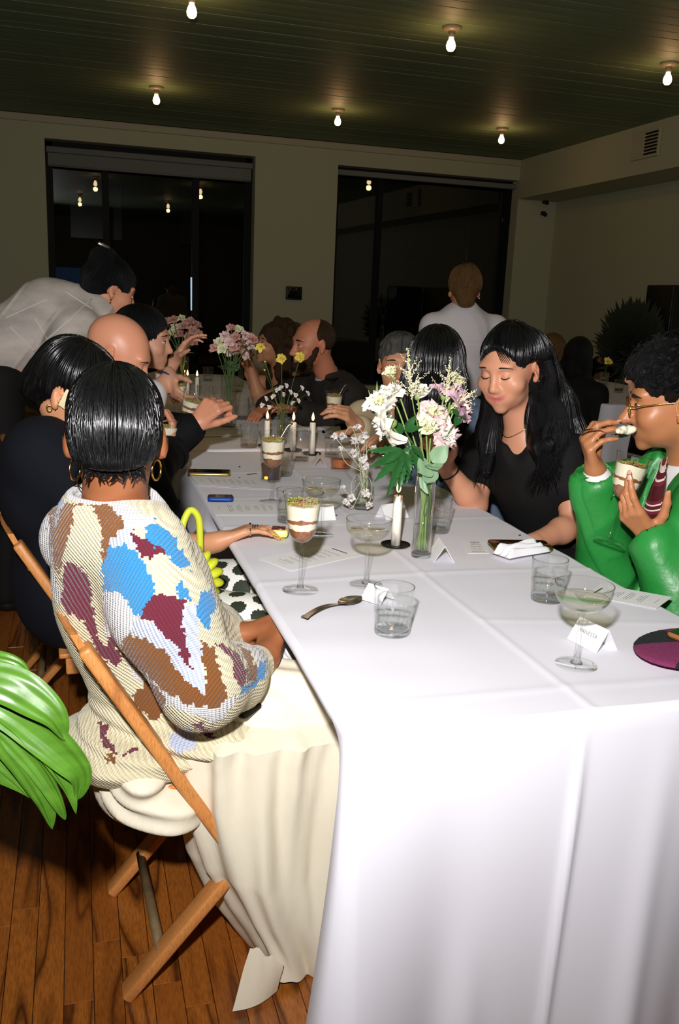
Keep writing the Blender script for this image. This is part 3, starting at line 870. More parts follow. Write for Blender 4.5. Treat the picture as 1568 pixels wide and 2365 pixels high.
def q(px, py): p = on(px, py, TZ); return p[0], p[1]
coupe(*q(845, 1350), 'champagne coupe between the tall dessert and the lit candle', .5)
coupe(*q(1330, 1535), 'champagne coupe nearest the camera, in front of the name card', .55)
coupe(*q(738, 1236), 'champagne coupe standing behind the nearest layered dessert', .5)
tumbler(*q(905, 1462), 'ribbed water tumbler nearest the camera beside the spoon')
tumbler(*q(1262, 1386), 'ribbed water tumbler just behind the nearest coupe', .5)
tumbler(*q(1008, 1228), 'ribbed water tumbler half hidden behind the clear flower vase', .4)
tumbler(*q(668, 1205), 'ribbed water tumbler tucked behind the nearest layered dessert', .35)
tumbler(*q(574, 1033), 'small water tumbler standing alone left of the short candle', .3)
tumbler(*q(692, 1064), 'tall straight water glass beside the middle candle', .12, 1.0, ribs=False, h=.125)
tumbler(*q(625, 1112), 'tall glass of brown cocktail behind the middle dessert', .5, 1.0, g_brown, False, .12)
tumbler(*q(653, 1098), 'ribbed tumbler partly hidden behind the brown cocktail', .4, .95)
tumbler(*q(786, 1086), 'short glass with an orange drink behind the dried white flowers', .42, 1.08, m_orange, False, .085)
tumbler(*q(766, 1056), 'small glass with a bluish base behind the orange drink', .2, .85, ribs=False, h=.1)
k = 0
for px, py, lb in [(558, 968, 'plain tumbler to the right of the big pink bouquet vase'), (588, 962, 'second tumbler right of the pink bouquet vase'), (492, 985, 'tumbler beside the raised fist at the left of the table'),
                   (470, 930, 'tumbler behind the fist near the far candles'), (505, 935, 'tumbler directly behind the pink bouquet vase'), (640, 935, 'tumbler behind the yellow flowers'),
                   (600, 915, 'tumbler far down the table before the curly-haired woman'), (425, 900, 'tumbler far down the left side beside the candle flame'), (548, 905, 'tumbler far down the middle of the table'), (622, 912, 'tumbler far down the table before the bearded man'), (400, 868, 'farthest tumbler on the left of the row'), (480, 880, 'farthest tumbler in the middle of the row'), (560, 872, 'farthest tumbler by the far end of the row')]:
    tumbler(*q(px, py), lb, .2 + .1 * (k % 3), 1.0, ribs=False, h=.1); k += 1
parfait(V(*q(693, 1363), TZ + .001), 'tall layered cream dessert nearest the camera with pistachio crumbs')
parfait(V(*q(627, 1160), TZ + .001), 'layered dessert in the middle of the table with a spoon standing in it', full=.95, spoon=True)
parfait(V(*q(768, 1012), TZ + .001), 'layered dessert beside the grey-haired man\'s resting hand', full=.95, spoon=True)
candle(*q(913, 1262), 'lit white candle nearest the camera on a dark round plate')
candle(*q(720, 1050), 'lit white candle in the middle of the table beside the tall water glass', .125)
candle(*q(616, 1032), 'lit white candle left of the yellow flowers', .105)
candle(*q(676, 1042), 'lit white candle half hidden behind the tall water glass', .115)
candle(*q(455, 925), 'lit white candle far down the table near the fist', .13)
candle(*q(433, 918), 'lit white candle farther left beside the far dessert glasses', .12)

# paper things
def lines_on(b, c, ax, ay, w, rows, z=.0006, seed=0, th=.0011):
    r = random.Random(seed)
    for off, ln in rows:
        x = -ln / 2
        while x < ln / 2:
            d = min(.004 + r.random() * .012, ln / 2 - x)
            p = c + ax * (x + d / 2) + ay * off + V(0, 0, z)
            hx = ax * d / 2; hy = ay * th / 2
            b.add([p - hx - hy, p + hx - hy, p + hx + hy, p - hx + hy], [(0, 1, 2, 3)]); x += d + .0022
def menu(corners, label, heading=True, seed=0, text=True, flip=False):
    """corners in order: foot-left, foot-right, head-right, head-left of the printed sheet, as points on the table"""
    C = [V(*c, TZ + .0032) for c in corners]
    c = sum(C) / 4
    t = empty('menu_card', c, label=label, cat='menu', group='printed menu cards')
    ay = nrm((C[2] + C[3]) - (C[0] + C[1])); ax = nrm((C[1] - C[0])); 
    L = np.linalg.norm((C[2] + C[3]) / 2 - (C[0] + C[1]) / 2); W = np.linalg.norm(C[1] - C[0])
    b = MB(); b.add([x - V(0, 0, .0006) for x in C] + [x for x in C], [(3, 2, 1, 0), (4, 5, 6, 7), (0, 1, 5, 4), (1, 2, 6, 5), (2, 3, 7, 6), (3, 0, 4, 7)])
    b.world('sheet', m_paper, t, False)
    if text:
        rows = []; o = L * .30
        r = random.Random(seed)
        while o > -L * .32:
            for k in range(r.choice([2, 3, 3])): rows.append((o, W * (.25 + r.random() * .4))); o -= .0052
            o -= .010
        tb = MB(); lines_on(tb, c, ax, ay, W, rows, .0007, seed, .0010); x = tb.world('printed_text', m_ink, t, False); x['kind'] = 'stuff'
        rd = MB()
        for k in range(4):
            p = c - ay * L * .40 + ax * (k - 1.5) * .009 + V(0, 0, .0008)
            rd.add([p + ax * .0018 * math.cos(a) + ay * .0018 * math.sin(a) for a in np.linspace(0, 6.28, 7)[:-1]], [(0, 1, 2, 3, 4, 5)])
        rd.world('red_emblem', m_inkred, t, False)
        if heading:
            hb = MB(); lines_on(hb, c, ax, ay, W, [(L * .42, W * .45), (L * .412, W * .45)], .0007, seed + 9, .0028); hb.world('heading', mat('dark heading ink', srgb(70, 64, 62), .8), t, False)
    return t
menu([q(598, 1292), q(672, 1321), q(842, 1284), q(752, 1262)], 'printed menu card lying under the nearest layered dessert', seed=1)
menu([q(497, 1193), q(700, 1193), q(690, 1165), q(490, 1165)][:0] or [q(494, 1191), q(484, 1163), q(655, 1160), q(668, 1192)], 'printed menu card lying behind the reaching ringed hand', seed=2, heading=False)
menu([q(456, 1121), q(438, 1100), q(612, 1104), q(632, 1133)], 'printed menu card between the gold phone and the blue phone', seed=3, heading=False)
menu([q(1515, 1409), q(1552, 1382), q(1386, 1352), q(1350, 1378)], 'printed menu card at the right edge beside the green jacket', seed=4)
menu([q(1080, 1281), q(1130, 1281), q(1125, 1254), q(1066, 1252)], 'printed menu card half under the gold-backed phone', seed=5)
menu([q(790, 1010), q(745, 1010), q(742, 985), q(785, 985)][:4], 'blank white card stack before the grey-haired man', seed=6, text=False)
menu([q(470, 1010), q(450, 1000), q(560, 995), q(575, 1008)], 'pale menu card far down the left side of the table', seed=7, heading=False)
menu([q(690, 1000), q(680, 985), q(745, 990), q(752, 1002)], 'pale menu card far down beside the candles', seed=8, heading=False)

def tent(x, y, rz, label, w=.085, h=.042, text=None):
    t = empty('place_card', (x, y, TZ + .002), rz, label, 'card', 'folded place cards')
    d = .026; th = .0008
    b = MB()
    for s in (-1, 1):
        b.add([V(-w / 2, s * d, 0), V(w / 2, s * d, 0), V(w / 2, 0, h), V(-w / 2, 0, h), V(-w / 2, s * (d - th * 1.5), 0), V(w / 2, s * (d - th * 1.5), 0), V(w / 2, 0, h - th * 2), V(-w / 2, 0, h - th * 2)],
              [(0, 1, 2, 3), (7, 6, 5, 4), (0, 4, 5, 1), (1, 5, 6, 2), (0, 3, 7, 4)])
    b.build('folded_card', m_paper, t, False)
    if text:
        cu = bpy.data.curves.new('name_lettering', 'FONT'); cu.body = text; cu.size = .0105; cu.align_x = 'CENTER'; cu.align_y = 'CENTER'; cu.space_character = 1.15
        tmp = bpy.data.objects.new('name_lettering', cu); COL.objects.link(tmp)
        me = bpy.data.meshes.new_from_object(tmp.evaluated_get(bpy.context.evaluated_depsgraph_get())); bpy.data.objects.remove(tmp); me.materials.clear(); me.materials.append(m_ink)
        o = bpy.data.objects.new('name_lettering', me); COL.objects.link(o); o.parent = t
        n = nrm(V(0, -h, d)); o.location = tuple(V(0, -d * .45, h * .55) + V(0, -h, d) / math.hypot(h, d) * .0008); o.rotation_euler = (math.atan2(h, d), 0, 0)
    return t
def tent_px(a, b, label, text=None, h=.042, depth=.026):
    A = V(*q(*a), 0); B = V(*q(*b), 0); ax = nrm(B - A); c = (A + B) / 2 + np.cross((0, 0, 1), ax) * depth
    return tent(c[0], c[1], math.atan2(ax[1], ax[0]), label, np.linalg.norm(B - A), h, text)
tent_px((1309, 1477), (1376, 1512), 'white folded name card behind the foot of the nearest coupe', 'VANESSA')
tent(*q(1018, 1290), math.radians(78), 'white folded name card standing beside the clear flower vase')
tent_px((725, 1206), (776, 1203), 'white folded name card behind the second coupe')
tent(*q(736, 1076), math.radians(80), 'small folded name card beside the middle candle')
tent_px((832, 1386), (878, 1400), 'white folded name card hidden behind the nearest water tumbler', h=.030)
tent(*q(905, 1196), math.radians(20), 'white folded name card behind the nearest candle and below the leaves')

# phones
m_screen = mat('dark phone screen', srgb(12, 12, 12), .08)
m_bronze = mat('bronze phone case', srgb(150, 112, 40), .25, metal=.9)
m_blue = mat('blue phone case', srgb(36, 70, 150), .45)
def phone(p, rz, label, w=.075, l=.15, th=.010, body=None, tiltR=None, cams=False, screen_up=True, case=None):
    t = empty('phone', p, rz, label, 'phone', 'phones left out')
    if tiltR is not None: t.rotation_euler = Matrix(tiltR.tolist()).to_euler()
    bm = bmesh.new(); bmesh.ops.create_cube(bm, size=1)
    for v in bm.verts: v.co = Vector((v.co.x * w, v.co.y * l, v.co.z * th))
    ed = [e for e in bm.edges if abs(e.verts[0].co.z - e.verts[1].co.z) > .5 * th]
    bmesh.ops.bevel(bm, geom=ed, offset=.012, segments=5, affect='EDGES', profile=.5)
    bmesh.ops.bevel(bm, geom=[e for e in bm.edges if abs(e.verts[0].co.z - e.verts[1].co.z) < 1e-5 and len(e.link_faces) == 2 and any(abs(f.normal.z) > .9 for f in e.link_faces)], offset=.002, segments=2, affect='EDGES')
    for v in bm.verts: v.co.z += th / 2
    me = bpy.data.meshes.new('phone_body'); bm.to_mesh(me); bm.free()
    link('case', me, body or m_bronze, t)
    if screen_up: MB().box((0, 0, th + .0001), (w - .008, l - .008, .0012), None, .0004).build('screen', m_screen, t, False)
    if cams:
        MB().box((-w * .22, l * .33, th + .001), (.033, .036, .003), None, .0014).build('camera_plate', case or body, t)
        for dx, dy in ((-.008, .009), (-.008, -.009), (.008, 0)):
            MB().lathe([(0, th + .006), (.006, th + .006), (.0075, th + .005), (.0075, th + .002), (0, th + .002)][::-1], 16, (-w * .22 + dx, l * .33 + dy, 0)).build('camera_lens', m_screen, t)
    return t
def phone_at(px1, py1, px2, py2, label, **k):
    a = V(*q(px1, py1), 0); b = V(*q(px2, py2), 0); d = b - a; c = (a + b) / 2
    return phone((c[0], c[1], TZ + .003), math.atan2(d[1], d[0]) - math.pi / 2, label, **k)
phone_at(432, 1096, 534, 1098, 'gold-edged phone lying face up at the left table edge', w=.075, l=.149, th=.011, body=mat('gold phone frame', srgb(208, 168, 96), .25, metal=.8))
phone_at(475, 1157, 543, 1158, 'small blue-cased phone lying near the left table edge', w=.05, l=.078, th=.013, body=m_blue, cams=False)
phone_at(1275, 1268, 1125, 1266, 'bronze phone lying face down with its lenses showing under a napkin', w=.077, l=.16, th=.011, body=m_bronze, cams=True, screen_up=False)

# spoon
def spoon_mesh(b, L=.165, bw=.019):
    # along +x: bowl at the end
    G = []
    for i in range(40):
        u = i / 39; x = u * L
        if u < .62: hw = .0052 * (1 - u / .62) + .0022 + (.0015 if u < .05 else 0); dz = .004 + .010 * math.sin(math.pi * u / .62) * .9; dish = 0
        else:
            v = (u - .62) / .38; hw = max(.0005, bw * math.sin(math.pi * min(1, .05 + v * .95)) ** .6); hw = max(hw, .0022 * (1 - v)); dz = .005 - .001 * v; dish = .007 * math.sin(math.pi * v)
        row = []
        for j in range(9):
            s_ = -1 + j / 4; row.append(V(x, hw * s_, dz + dish * (s_ * s_ - 1) + .0))
        G.append(row)
    G = np.array(G); b.grid(G); b.grid(G - V(0, 0, .0014), flip=True)
    return b
p0 = V(*q(702, 1434), 0); p1 = V(*q(828, 1385), 0); d = p1 - p0
sp = empty('dessert_spoon', (p0[0], p0[1], TZ + .003), math.atan2(d[1], d[0]), 'polished steel dessert spoon lying left of the nearest water tumbler', 'spoon')
spoon_mesh(MB(), np.linalg.norm(d) * 1.04, .0200).build('spoon_body', m_steel, sp)

# napkins
def napkin(c, ax, ay, w, l, label, seed=0, h=.012, group='white cloth napkins', folds=3):
    t = empty('napkin', c, label=label, cat='napkin', group=group)
    n = 26; G = []
    for i in range(n):
        row = []
        for j in range(n):
            u = i / (n - 1) - .5; v = j / (n - 1) - .5
            e = 1 - max(abs(u), abs(v)) * 2
            P = np.array([[u * 7, v * 7, seed]])
            z = h * min(1, e * 5) * (.55 + .35 * math.sin(v * folds * 6 + 3 * u + seed) + .25 * float(noise3(P, 1.6, seed)[0])) 
            wob = 1 + .10 * math.sin(6 * u + seed) * v
            row.append(np.array(ax) * u * l + np.array(ay) * v * w * wob + V(0, 0, max(.001, z)))
        G.append(row)
    G = np.array(G); b = MB(); b.grid(G); b.grid(G * V(1, 1, 0) + V(0, 0, .0004), flip=True)
    b.build('cloth', m_nap, t); return t
m_nap = mat('white napkin cotton', srgb(244, 243, 246), .9, bump=(700, .1, None, .0005))
a = V(*q(1148, 1296), 0); bb = V(*q(1256, 1276), 0)
napkin((a + bb) / 2 + V(0, 0, TZ + .012), nrm(bb - a), nrm(np.cross((0, 0, 1), nrm(bb - a))), .062, .15, 'crumpled white napkin lying over the bronze phone', 3, .026)
a = V(*q(690, 985), 0); bb = V(*q(745, 990), 0)
napkin(V(*q(716, 992), TZ + .002), V(1, 0, 0), V(0, 1, 0), .12, .16, 'flat white napkin beyond the middle candles', 5, .006)

# bits on the cloth
tw = MB().tube(spline([V(*q(570, 1099), TZ + .005), V(*q(582, 1098), TZ + .006), V(*q(593, 1096), TZ + .005)], 6), .0011, 6).build('leaf_sprig', mat('sprig green', srgb(74, 96, 50), .6), None)
tag(tw, 'short green sprig lying left of the brown cocktail', 'sprig')
for i, (px, py, lb) in enumerate([(553, 1080, 'dark crumb farther from the camera near the gold phone'), (553, 1106, 'dark crumb nearest the printed menu behind the sprig'), (1200, 1239, 'dark crumb beside the bronze phone'), (776, 1193, 'row of dark crumb specks beside the dried flowers')]):
    o = MB().ball(V(*q(px, py), TZ + .004), .0028, 7, 5, (1.3, .9, .6)).build('crumb', mat('dark crumb', srgb(50, 32, 20), .8), None); tag(o, lb, 'crumb', 'crumbs on the cloth')

# soft crocheted pouch with a phone on it at the right edge
c = on(1560, 1520, TZ)
pt = empty('crochet_pouch', (c[0] + .03, c[1], TZ + .002), label='plum and black crocheted pouch at the right edge of the table', cat='pouch')
S = Sdf(); S.ell((c[0] + .035, c[1] + .0, TZ + .017), (.125, .088, .015), rotz(.25), .01)
pl_ang = lambda P: np.arctan2(P[:, 1] - c[1], P[:, 0] - c[0] - .035)
S.build('knit_body', [mat('plum yarn', srgb(122, 40, 84), .9, bump=(420, .9, None, .003)), mat('black yarn', srgb(18, 30, 32), .9, bump=(420, .9, None, .003))], pt, .0022,
        disp=lambda P: .0011 * np.sin(P[:, 0] * 900) * np.sin(P[:, 1] * 900), matfn=lambda P: ((np.sin(pl_ang(P) * 3 + .4 + 6 * np.hypot(P[:, 0] - c[0], P[:, 1] - c[1])) > -.2)).astype(int))
phone((c[0] + .075, c[1] + .012, TZ + .034), math.radians(-72), 'dark phone lying on the crocheted pouch at the right edge', w=.078, l=.155, th=.010, body=mat('tan leather phone edge', srgb(150, 100, 60), .5))

# things at the far table
k = 0
for i in range(12):
    x = 3.6 + (k % 4) * .24 + RNG.random() * .08; y = 5.5 + (k // 4) * .62 + RNG.random() * .2; k += 1
    lb = ['tumbler on the far right guest table among dark glasses']
    tumbler(x, y, 'small glass in the %s row, %s from the aisle, on the far right guest table' % (['front', 'middle', 'back'][(k - 1) // 4], ['first', 'second', 'third', 'fourth'][(k - 1) % 4]), .3, 1.0, g_brown if i % 3 == 0 else None, False, .1)

# ------------------------------------------------------------------ flowers
m_stem = mat('green stem', srgb(134, 164, 88), .5)
m_stemd = mat('dark green stem', srgb(74, 100, 48), .5)
m_leafd = mat('dark glossy leaf', srgb(42, 92, 44), .3, noise=(30, .25))
m_euc = mat('pale grey green leaf', srgb(128, 160, 122), .5)
m_white = mat('white petal', srgb(250, 246, 232), .6, noise=(40, .08))
m_creamp = mat('cream petal', srgb(240, 238, 196), .6, noise=(40, .12))
m_pinkp = mat('pale pink petal', srgb(240, 210, 206), .6, noise=(40, .12))
m_lilac = mat('lilac pink petal', srgb(222, 184, 200), .6, noise=(40, .14))
m_yellow = mat('yellow petal', srgb(236, 214, 96), .6)
m_peach = mat('dusty peach petal', srgb(214, 160, 146), .65, noise=(40, .2))
m_dry = mat('dry white petal', srgb(232, 226, 222), .8, noise=(120, .2))
m_drystem = mat('dry pale stem', srgb(196, 200, 164), .7)

def frame_of(d, ref=(0, 0, 1)):
    d = nrm(d); r = V(*ref)
    if abs(d @ r) > .95: r = V(1, 0, 0)
    x = nrm(np.cross(r, d)); y = np.cross(d, x); return np.stack([x, y, d], 1)
def petal(b, c, F, az, L, W, open_, ruffle, seed, mi=0):
    """one cupped, ruffled petal; F columns = side, side, flower axis"""
    r = random.Random(seed); n, m = 6, 7; G = []; ph = r.random() * 6
    for i in range(n):
        u = i / (n - 1); row = []
        ang = open_ * (.35 + .9 * u)
        for j in range(m):
            v = -1 + 2 * j / (m - 1)
            w = W * (math.sin(math.pi * (.12 + .80 * u)) ** .8) * v
            rad = L * (u * math.sin(ang)); hgt = L * u * math.cos(ang)
            rad += -.18 * W * v * v * (1 - u * .3) + ruffle * u * u * math.sin(v * 5 + ph) * W * .35
            hgt += ruffle * u * u * math.cos(v * 6 + ph) * W * .3
            p = V(rad, w, hgt); ca, sa = math.cos(az), math.sin(az)
            row.append(np.array(c) + F @ V(p[0] * ca - p[1] * sa, p[0] * sa + p[1] * ca, p[2]))
        G.append(row)
    G = np.array(G); b.grid(G, mi); b.grid(G + (F @ V(0, 0, -.0006)), mi, flip=True)
def bloom(parent, c, d, R, m, seed=0, n=15, name='bloom', openness=1.0, m2=None):
    F = frame_of(d); b = MB(); r = random.Random(seed)
    for k in range(n):
        t = k / n
        petal(b, c, F, k * 2.4 + r.random() * .4, R * (.75 + .5 * t), R * (.42 + .25 * t), openness * (.18 + 1.0 * t), .6 + .5 * r.random(), seed * 31 + k, 1 if (m2 and t < .35) else 0)
    b.world(name, [m, m2 or m], parent)
    cb = MB().lathe([(0, -.012 * R / .03), (.006 * R / .03, -.008 * R / .03), (.009 * R / .03, .002), (0, .004)], 8, (0, 0, 0))
    vs = [np.array(c) + F @ np.array(v) for v in cb.v]; cc = MB().add(vs, cb.f); cc.world('calyx', m_stem, parent)
def leaf(parent, base, tip, nrmv, W, m, serr=0, droop=.15, name='leaf', seed=0, fold=.25):
    base = V(*base); tip = V(*tip); ax = tip - base; L = np.linalg.norm(ax); ax = ax / L
    side = nrm(np.cross(ax, nrmv)); up = np.cross(side, ax); n, mm = 22 if serr else 12, 7; G = []
    for i in range(n):
        u = i / (n - 1); w = W * math.sin(math.pi * min(1, (u ** .75) * .97 + .02)) 
        if serr: w *= 1 + serr * ((u * 7) % 1 - .5)
        row = []
        for j in range(mm):
            v = -1 + 2 * j / (mm - 1)
            p = base + ax * L * u + side * w * v + up * (abs(v) * w * fold - droop * L * u * u + .04 * W * math.sin(9 * u + 3 * v + seed))
            row.append(p)
        G.append(row)
    G = np.array(G); b = MB(); b.grid(G); b.grid(G - up * .0006, flip=True)
    return b.world(name, m, parent)
def stemtube(parent, pts, r, m, name='stem', n=14):
    MB().tube(spline(pts, n), r, 6).world(name, m, parent)
def vase(x, y, r, h, label, water=.45, r_top=None):
    t = empty('flower_vase', (x, y, TZ + .001), label=label, cat='vase', group='clear bud vases')
    rt = r_top or r
    o = [(0, 0), (r, 0), (r + .0005, .004), (rt, h)]; inn = [(rt - .0018, h), (r - .0018, .012), (0, .011)]
    MB().lathe(o + inn, 40).build('glass_body', g_clear, t)
    MB().lathe([(0, .001), (r - .0005, .001), (r - .0005, .011), (0, .011)], 36).build('thick_base', g_stem, t)
    MB().tube([((rt - .0008) * math.cos(a), (rt - .0008) * math.sin(a), h) for a in np.linspace(0, 6.2832, 33)[:-1]], .001, 6, closed=True).build('rim', g_stem, t)
    MB().lathe([(0, .0125), (r - .003, .0125), (r - .003, h * water), (0, h * water)], 36).build('water', g_water, t)
    return t
_fs = [0]
def flower(vx, vy, vh, c, d, R, m, label, kind='flower', n=15, openness=1.0, m2=None, leaves=0, group='cut flowers in the near vase', sm=None, vr=.016, sr=.0021, base_z=.02):
    _fs[0] += 1; s = _fs[0]; r = random.Random(s)
    c = V(*c); a = r.random() * 6.28
    foot = V(vx + vr * .8 * math.cos(a), vy + vr * .8 * math.sin(a), TZ + base_z); mouth = V(vx - vr * .5 * math.cos(a), vy - vr * .5 * math.sin(a), TZ + vh)
    mouth = mouth + nrm((c - mouth) * V(1, 1, 0)) * vr * .6
    t = empty('cut_flower', foot, label=label, cat='flower', group=group)
    d = nrm(d); e = c - d * R * .35
    stemtube(t, [foot, lerp(foot, mouth, .5) + V(0, 0, 0), mouth, lerp(mouth, e, .55) + V(0, 0, .01), e], sr, sm or m_stem)
    if R > 0: bloom(t, e, d, R, m, s, n, openness=openness, m2=m2)
    for k in range(leaves):
        u = .25 + .3 * k; b0 = lerp(mouth, e, u); o = nrm(V(r.uniform(-1, 1), r.uniform(-1, .4), .3))
        leaf(t, b0, b0 + o * .05, (0, 0, 1), .014, m_euc, 0, .2, seed=k)
    return t
def plume(vx, vy, vh, tip, base, label, group='cut flowers in the near vase', branches=None, seed=0):
    """feathery astilbe spike with beaded side branches"""
    r = random.Random(seed); tip = V(*tip); base = V(*base)
    foot = V(vx, vy, TZ + .02); mouth = V(vx, vy, TZ + vh)
    t = empty('feathery_plume', foot, label=label, cat='flower', group=group)
    stemtube(t, [foot, mouth, base, lerp(base, tip, .5), tip], .0013, m_stem)
    b = MB(); L = np.linalg.norm(tip - base); ax = (tip - base) / L; F = frame_of(ax)
    def beads(p, q_, n0, r0, curl):
        for i in range(n0):
            u = i / (n0 - 1); p1 = lerp(p, q_, u) + F[:, 2] * curl * u * u
            for _ in range(2): b.ball(p1 + V(r.uniform(-1, 1), r.uniform(-1, 1), r.uniform(-1, 1)) * r0 * 1.0, r0 * r.uniform(.55, 1.0) * (1 - .4 * u), 5, 4)
    beads(lerp(base, tip, .25), tip, 34, .0030, 0)
    for k in range(11):
        u = .05 + .7 * k / 11; a = k * 2.4; p = lerp(base, tip, u); ln = L * .5 * (1 - u) + .008
        q_ = p + (F[:, 0] * math.cos(a) + F[:, 1] * math.sin(a)) * ln * .85 + ax * ln * .75
        beads(p, q_, max(5, int(ln / .0032)), .0024, -.006 if k % 2 else .004)
    o = b.world('floret_beads', m_creamp2, t); o['kind'] = 'stuff'
m_creamp2 = mat('cream floret', srgb(238, 226, 190), .7)

# --- the near vase
NVX, NVY = on(972, 1286, TZ)[:2]; NVH = .205
vase(NVX, NVY, .0245, NVH, 'tall clear cylinder vase of pale flowers beside the nearest candle', .40)
def fl(px, py, dy, d, R, m, label, **k): flower(NVX, NVY, NVH, at(px, py, NVY + dy), d, R, m, label, **k)
toC = lambda v: nrm(V(*v))
fl(876, 930, -.02, (-.6, -.5, .6), .036, m_white, 'white ruffled bloom at the upper left of the near vase', m2=m_creamp)
fl(905, 905, .03, (-.3, -.3, .9), .034, m_white, 'white bloom behind the left plume of the near vase')
fl(884, 986, -.04, (-.8, .15, -.35), .050, m_white, 'large white bloom turned away, showing its green back, left side of the near vase', n=12, openness=1.5)
fl(968, 907, .0, (.1, -.5, .9), .030, m_white, 'cream-white bud between the two plumes', m2=m_creamp, openness=.6)
fl(903, 862, .05, (-.5, -.3, .7), .022, m_creamp, 'small yellowish bud at the top left of the near vase', openness=.7)
fl(1000, 955, .01, (-.1, -.6, .8), .040, m_pinkp, 'pale pink bloom in the middle of the near vase', m2=m_creamp)
fl(986, 988, -.04, (-.1, -.7, .5), .030, m_creamp, 'cream bloom low in the middle of the near vase', openness=.7)
fl(1066, 940, -.01, (.7, -.4, .25), .048, m_lilac, 'lilac-pink open bloom at the right of the near vase', m2=m_pinkp, openness=1.1)
fl(1026, 1003, -.02, (.3, -.8, .15), .042, m_pinkp, 'pale pink bloom low on the right of the near vase', m2=m_white)
fl(1028, 903, .03, (.1, -.2, .9), .034, m_lilac, 'lilac bloom behind the right plume')
fl(1055, 878, .05, (.3, -.2, .9), .026, m_creamp, 'yellow-cream bud at the top right of the near vase', openness=.7)
plume(NVX, NVY, NVH, at(941, 803, NVY - .02), at(952, 925, NVY - .02), 'cream feathery plume standing tallest at the left of the near vase', seed=1)
plume(NVX, NVY, NVH, at(1040, 828, NVY - .0), at(1030, 935, NVY - .0), 'cream feathery plume at the right of the near vase', seed=2)
plume(NVX, NVY, NVH, at(1098, 902, NVY - .03), at(1040, 945, NVY - .03), 'cream feathery plume leaning out to the far right of the near vase', seed=3)
# greenery
def greens(name, label, base, tips, W, m, serr, Yd, fold=.25):
    foot = V(NVX + .008, NVY, TZ + .02); t = empty(name, foot, label=label, cat='foliage', group='foliage in the near vase')
    bp = at(base[0], base[1], NVY + Yd)
    stemtube(t, [foot, V(NVX, NVY - .01, TZ + NVH), bp], .0018, m_stemd)
    for k, (px, py, dy) in enumerate(tips):
        tp = at(px, py, NVY + Yd + dy)
        leaf(t, bp + (tp - bp) * .06, tp, (0.1, -.9, .4), W * (.85 + .1 * (k % 3)), m, serr, .05, seed=k, fold=fold)
greens('leafy_spray', 'spray of dark toothed leaves hanging low on the left of the near vase', (935, 1040), [(852, 1040, -.02), (856, 1078, -.05), (866, 1112, -.05), (894, 1148, -.07), (922, 1136, -.04), (948, 1096, -.03), (880, 1052, .01)], .0125, m_leafd, .45, -.06)
greens('leafy_spray', 'spray of dark toothed leaves drooping in the middle of the near vase', (952, 1028), [(905, 1080, .0), (940, 1120, -.02), (968, 1090, -.04), (978, 1060, -.05), (930, 1060, .02)], .0120, m_leafd, .45, -.03)
greens('leafy_spray', 'spray of dark leaves reaching left above the drooping ones', (935, 995), [(880, 1010, -.03), (905, 975, .0), (960, 960, -.02), (975, 985, -.04)], .0105, m_leafd, .4, -.02)
greens('leafy_spray', 'small dark leaves among the lilac bloom at the right', (1060, 960), [(1045, 945, -.01), (1075, 965, -.03), (1050, 985, -.02)], .010, m_leafd, .2, -.045)
greens('round_leaf_spray', 'round grey-green leaves at the rim of the near vase', (995, 1070), [(1036, 1030, -.01), (1010, 1085, -.03), (965, 1090, -.02)], .026, m_euc, 0, -.05, .12)
greens('round_leaf_spray', 'round grey-green leaf lower at the rim of the near vase', (985, 1118), [(1005, 1075, -.02), (970, 1125, .0)], .024, m_euc, 0, -.045, .12)
greens('grassy_spray', 'thin looping green tendrils at the far left of the near vase', (868, 960), [(845, 930, 0), (852, 900, .01), (872, 880, .02)], .004, m_stem, 0, .02)

# --- dried white flowers in a low vase
DVX, DVY = on(836, 1176, TZ)[:2]
vase(DVX, DVY, .024, .10, 'short clear vase of dried white flowers behind the second coupe', .35)
def dried(px, py, dy, R, label, mid=None):
    c = at(px, py, DVY + dy); _fs[0] += 1; s = _fs[0]; r = random.Random(s)
    foot = V(DVX + r.uniform(-.01, .01), DVY + r.uniform(-.01, .01), TZ + .018)
    t = empty('dried_flower', foot, label=label, cat='flower', group='dried white flowers')
    mth = V(DVX + r.uniform(-.012, .012), DVY + r.uniform(-.012, .012), TZ + .10)
    mids = [at(mid[0], mid[1], DVY + dy)] if mid else [lerp(mth, c, .6) + V(r.uniform(-.015, .015), 0, .02)]
    stemtube(t, [foot, mth] + mids + [c], .0010, m_drystem, n=20)
    b = MB()
    for k in range(14):
        d = nrm(V(r.gauss(0, 1), r.gauss(0, 1), r.gauss(0, 1))); F = frame_of(d)
        petal(b, c, F, r.random() * 6, R * 1.3, R * .65, .6, .9, s * 20 + k)
    b.world('petals', m_dry, t)
for i, (px, py, dy, R, mid) in enumerate([(772, 1008, .02, .009, None), (792, 1008, .0, .010, (815, 990)), (818, 1018, -.01, .010, None), (825, 985, .02, .010, None), (845, 1005, .0, .010, None), (786, 1036, .0, .006, (800, 1070)),
        (818, 1046, .01, .011, None), (840, 1060, -.02, .011, None), (846, 1078, -.01, .011, None), (790, 1130, -.04, .010, (812, 1140)), (812, 1150, -.05, .010, None), (800, 1160, -.05, .010, (815, 1170)), (845, 1140, -.05, .011, None), (852, 1168, -.06, .010, None), (836, 1015, .04, .010, None), (860, 1035, .02, .010, None)]):
    dried(px, py, dy, R, 'dry white scabious-like flower head, number %s from the top left of the short vase' % ['one', 'two', 'three', 'four', 'five', 'six', 'seven', 'eight', 'nine', 'ten', 'eleven', 'twelve', 'thirteen', 'fourteen', 'fifteen', 'sixteen'][i], mid)

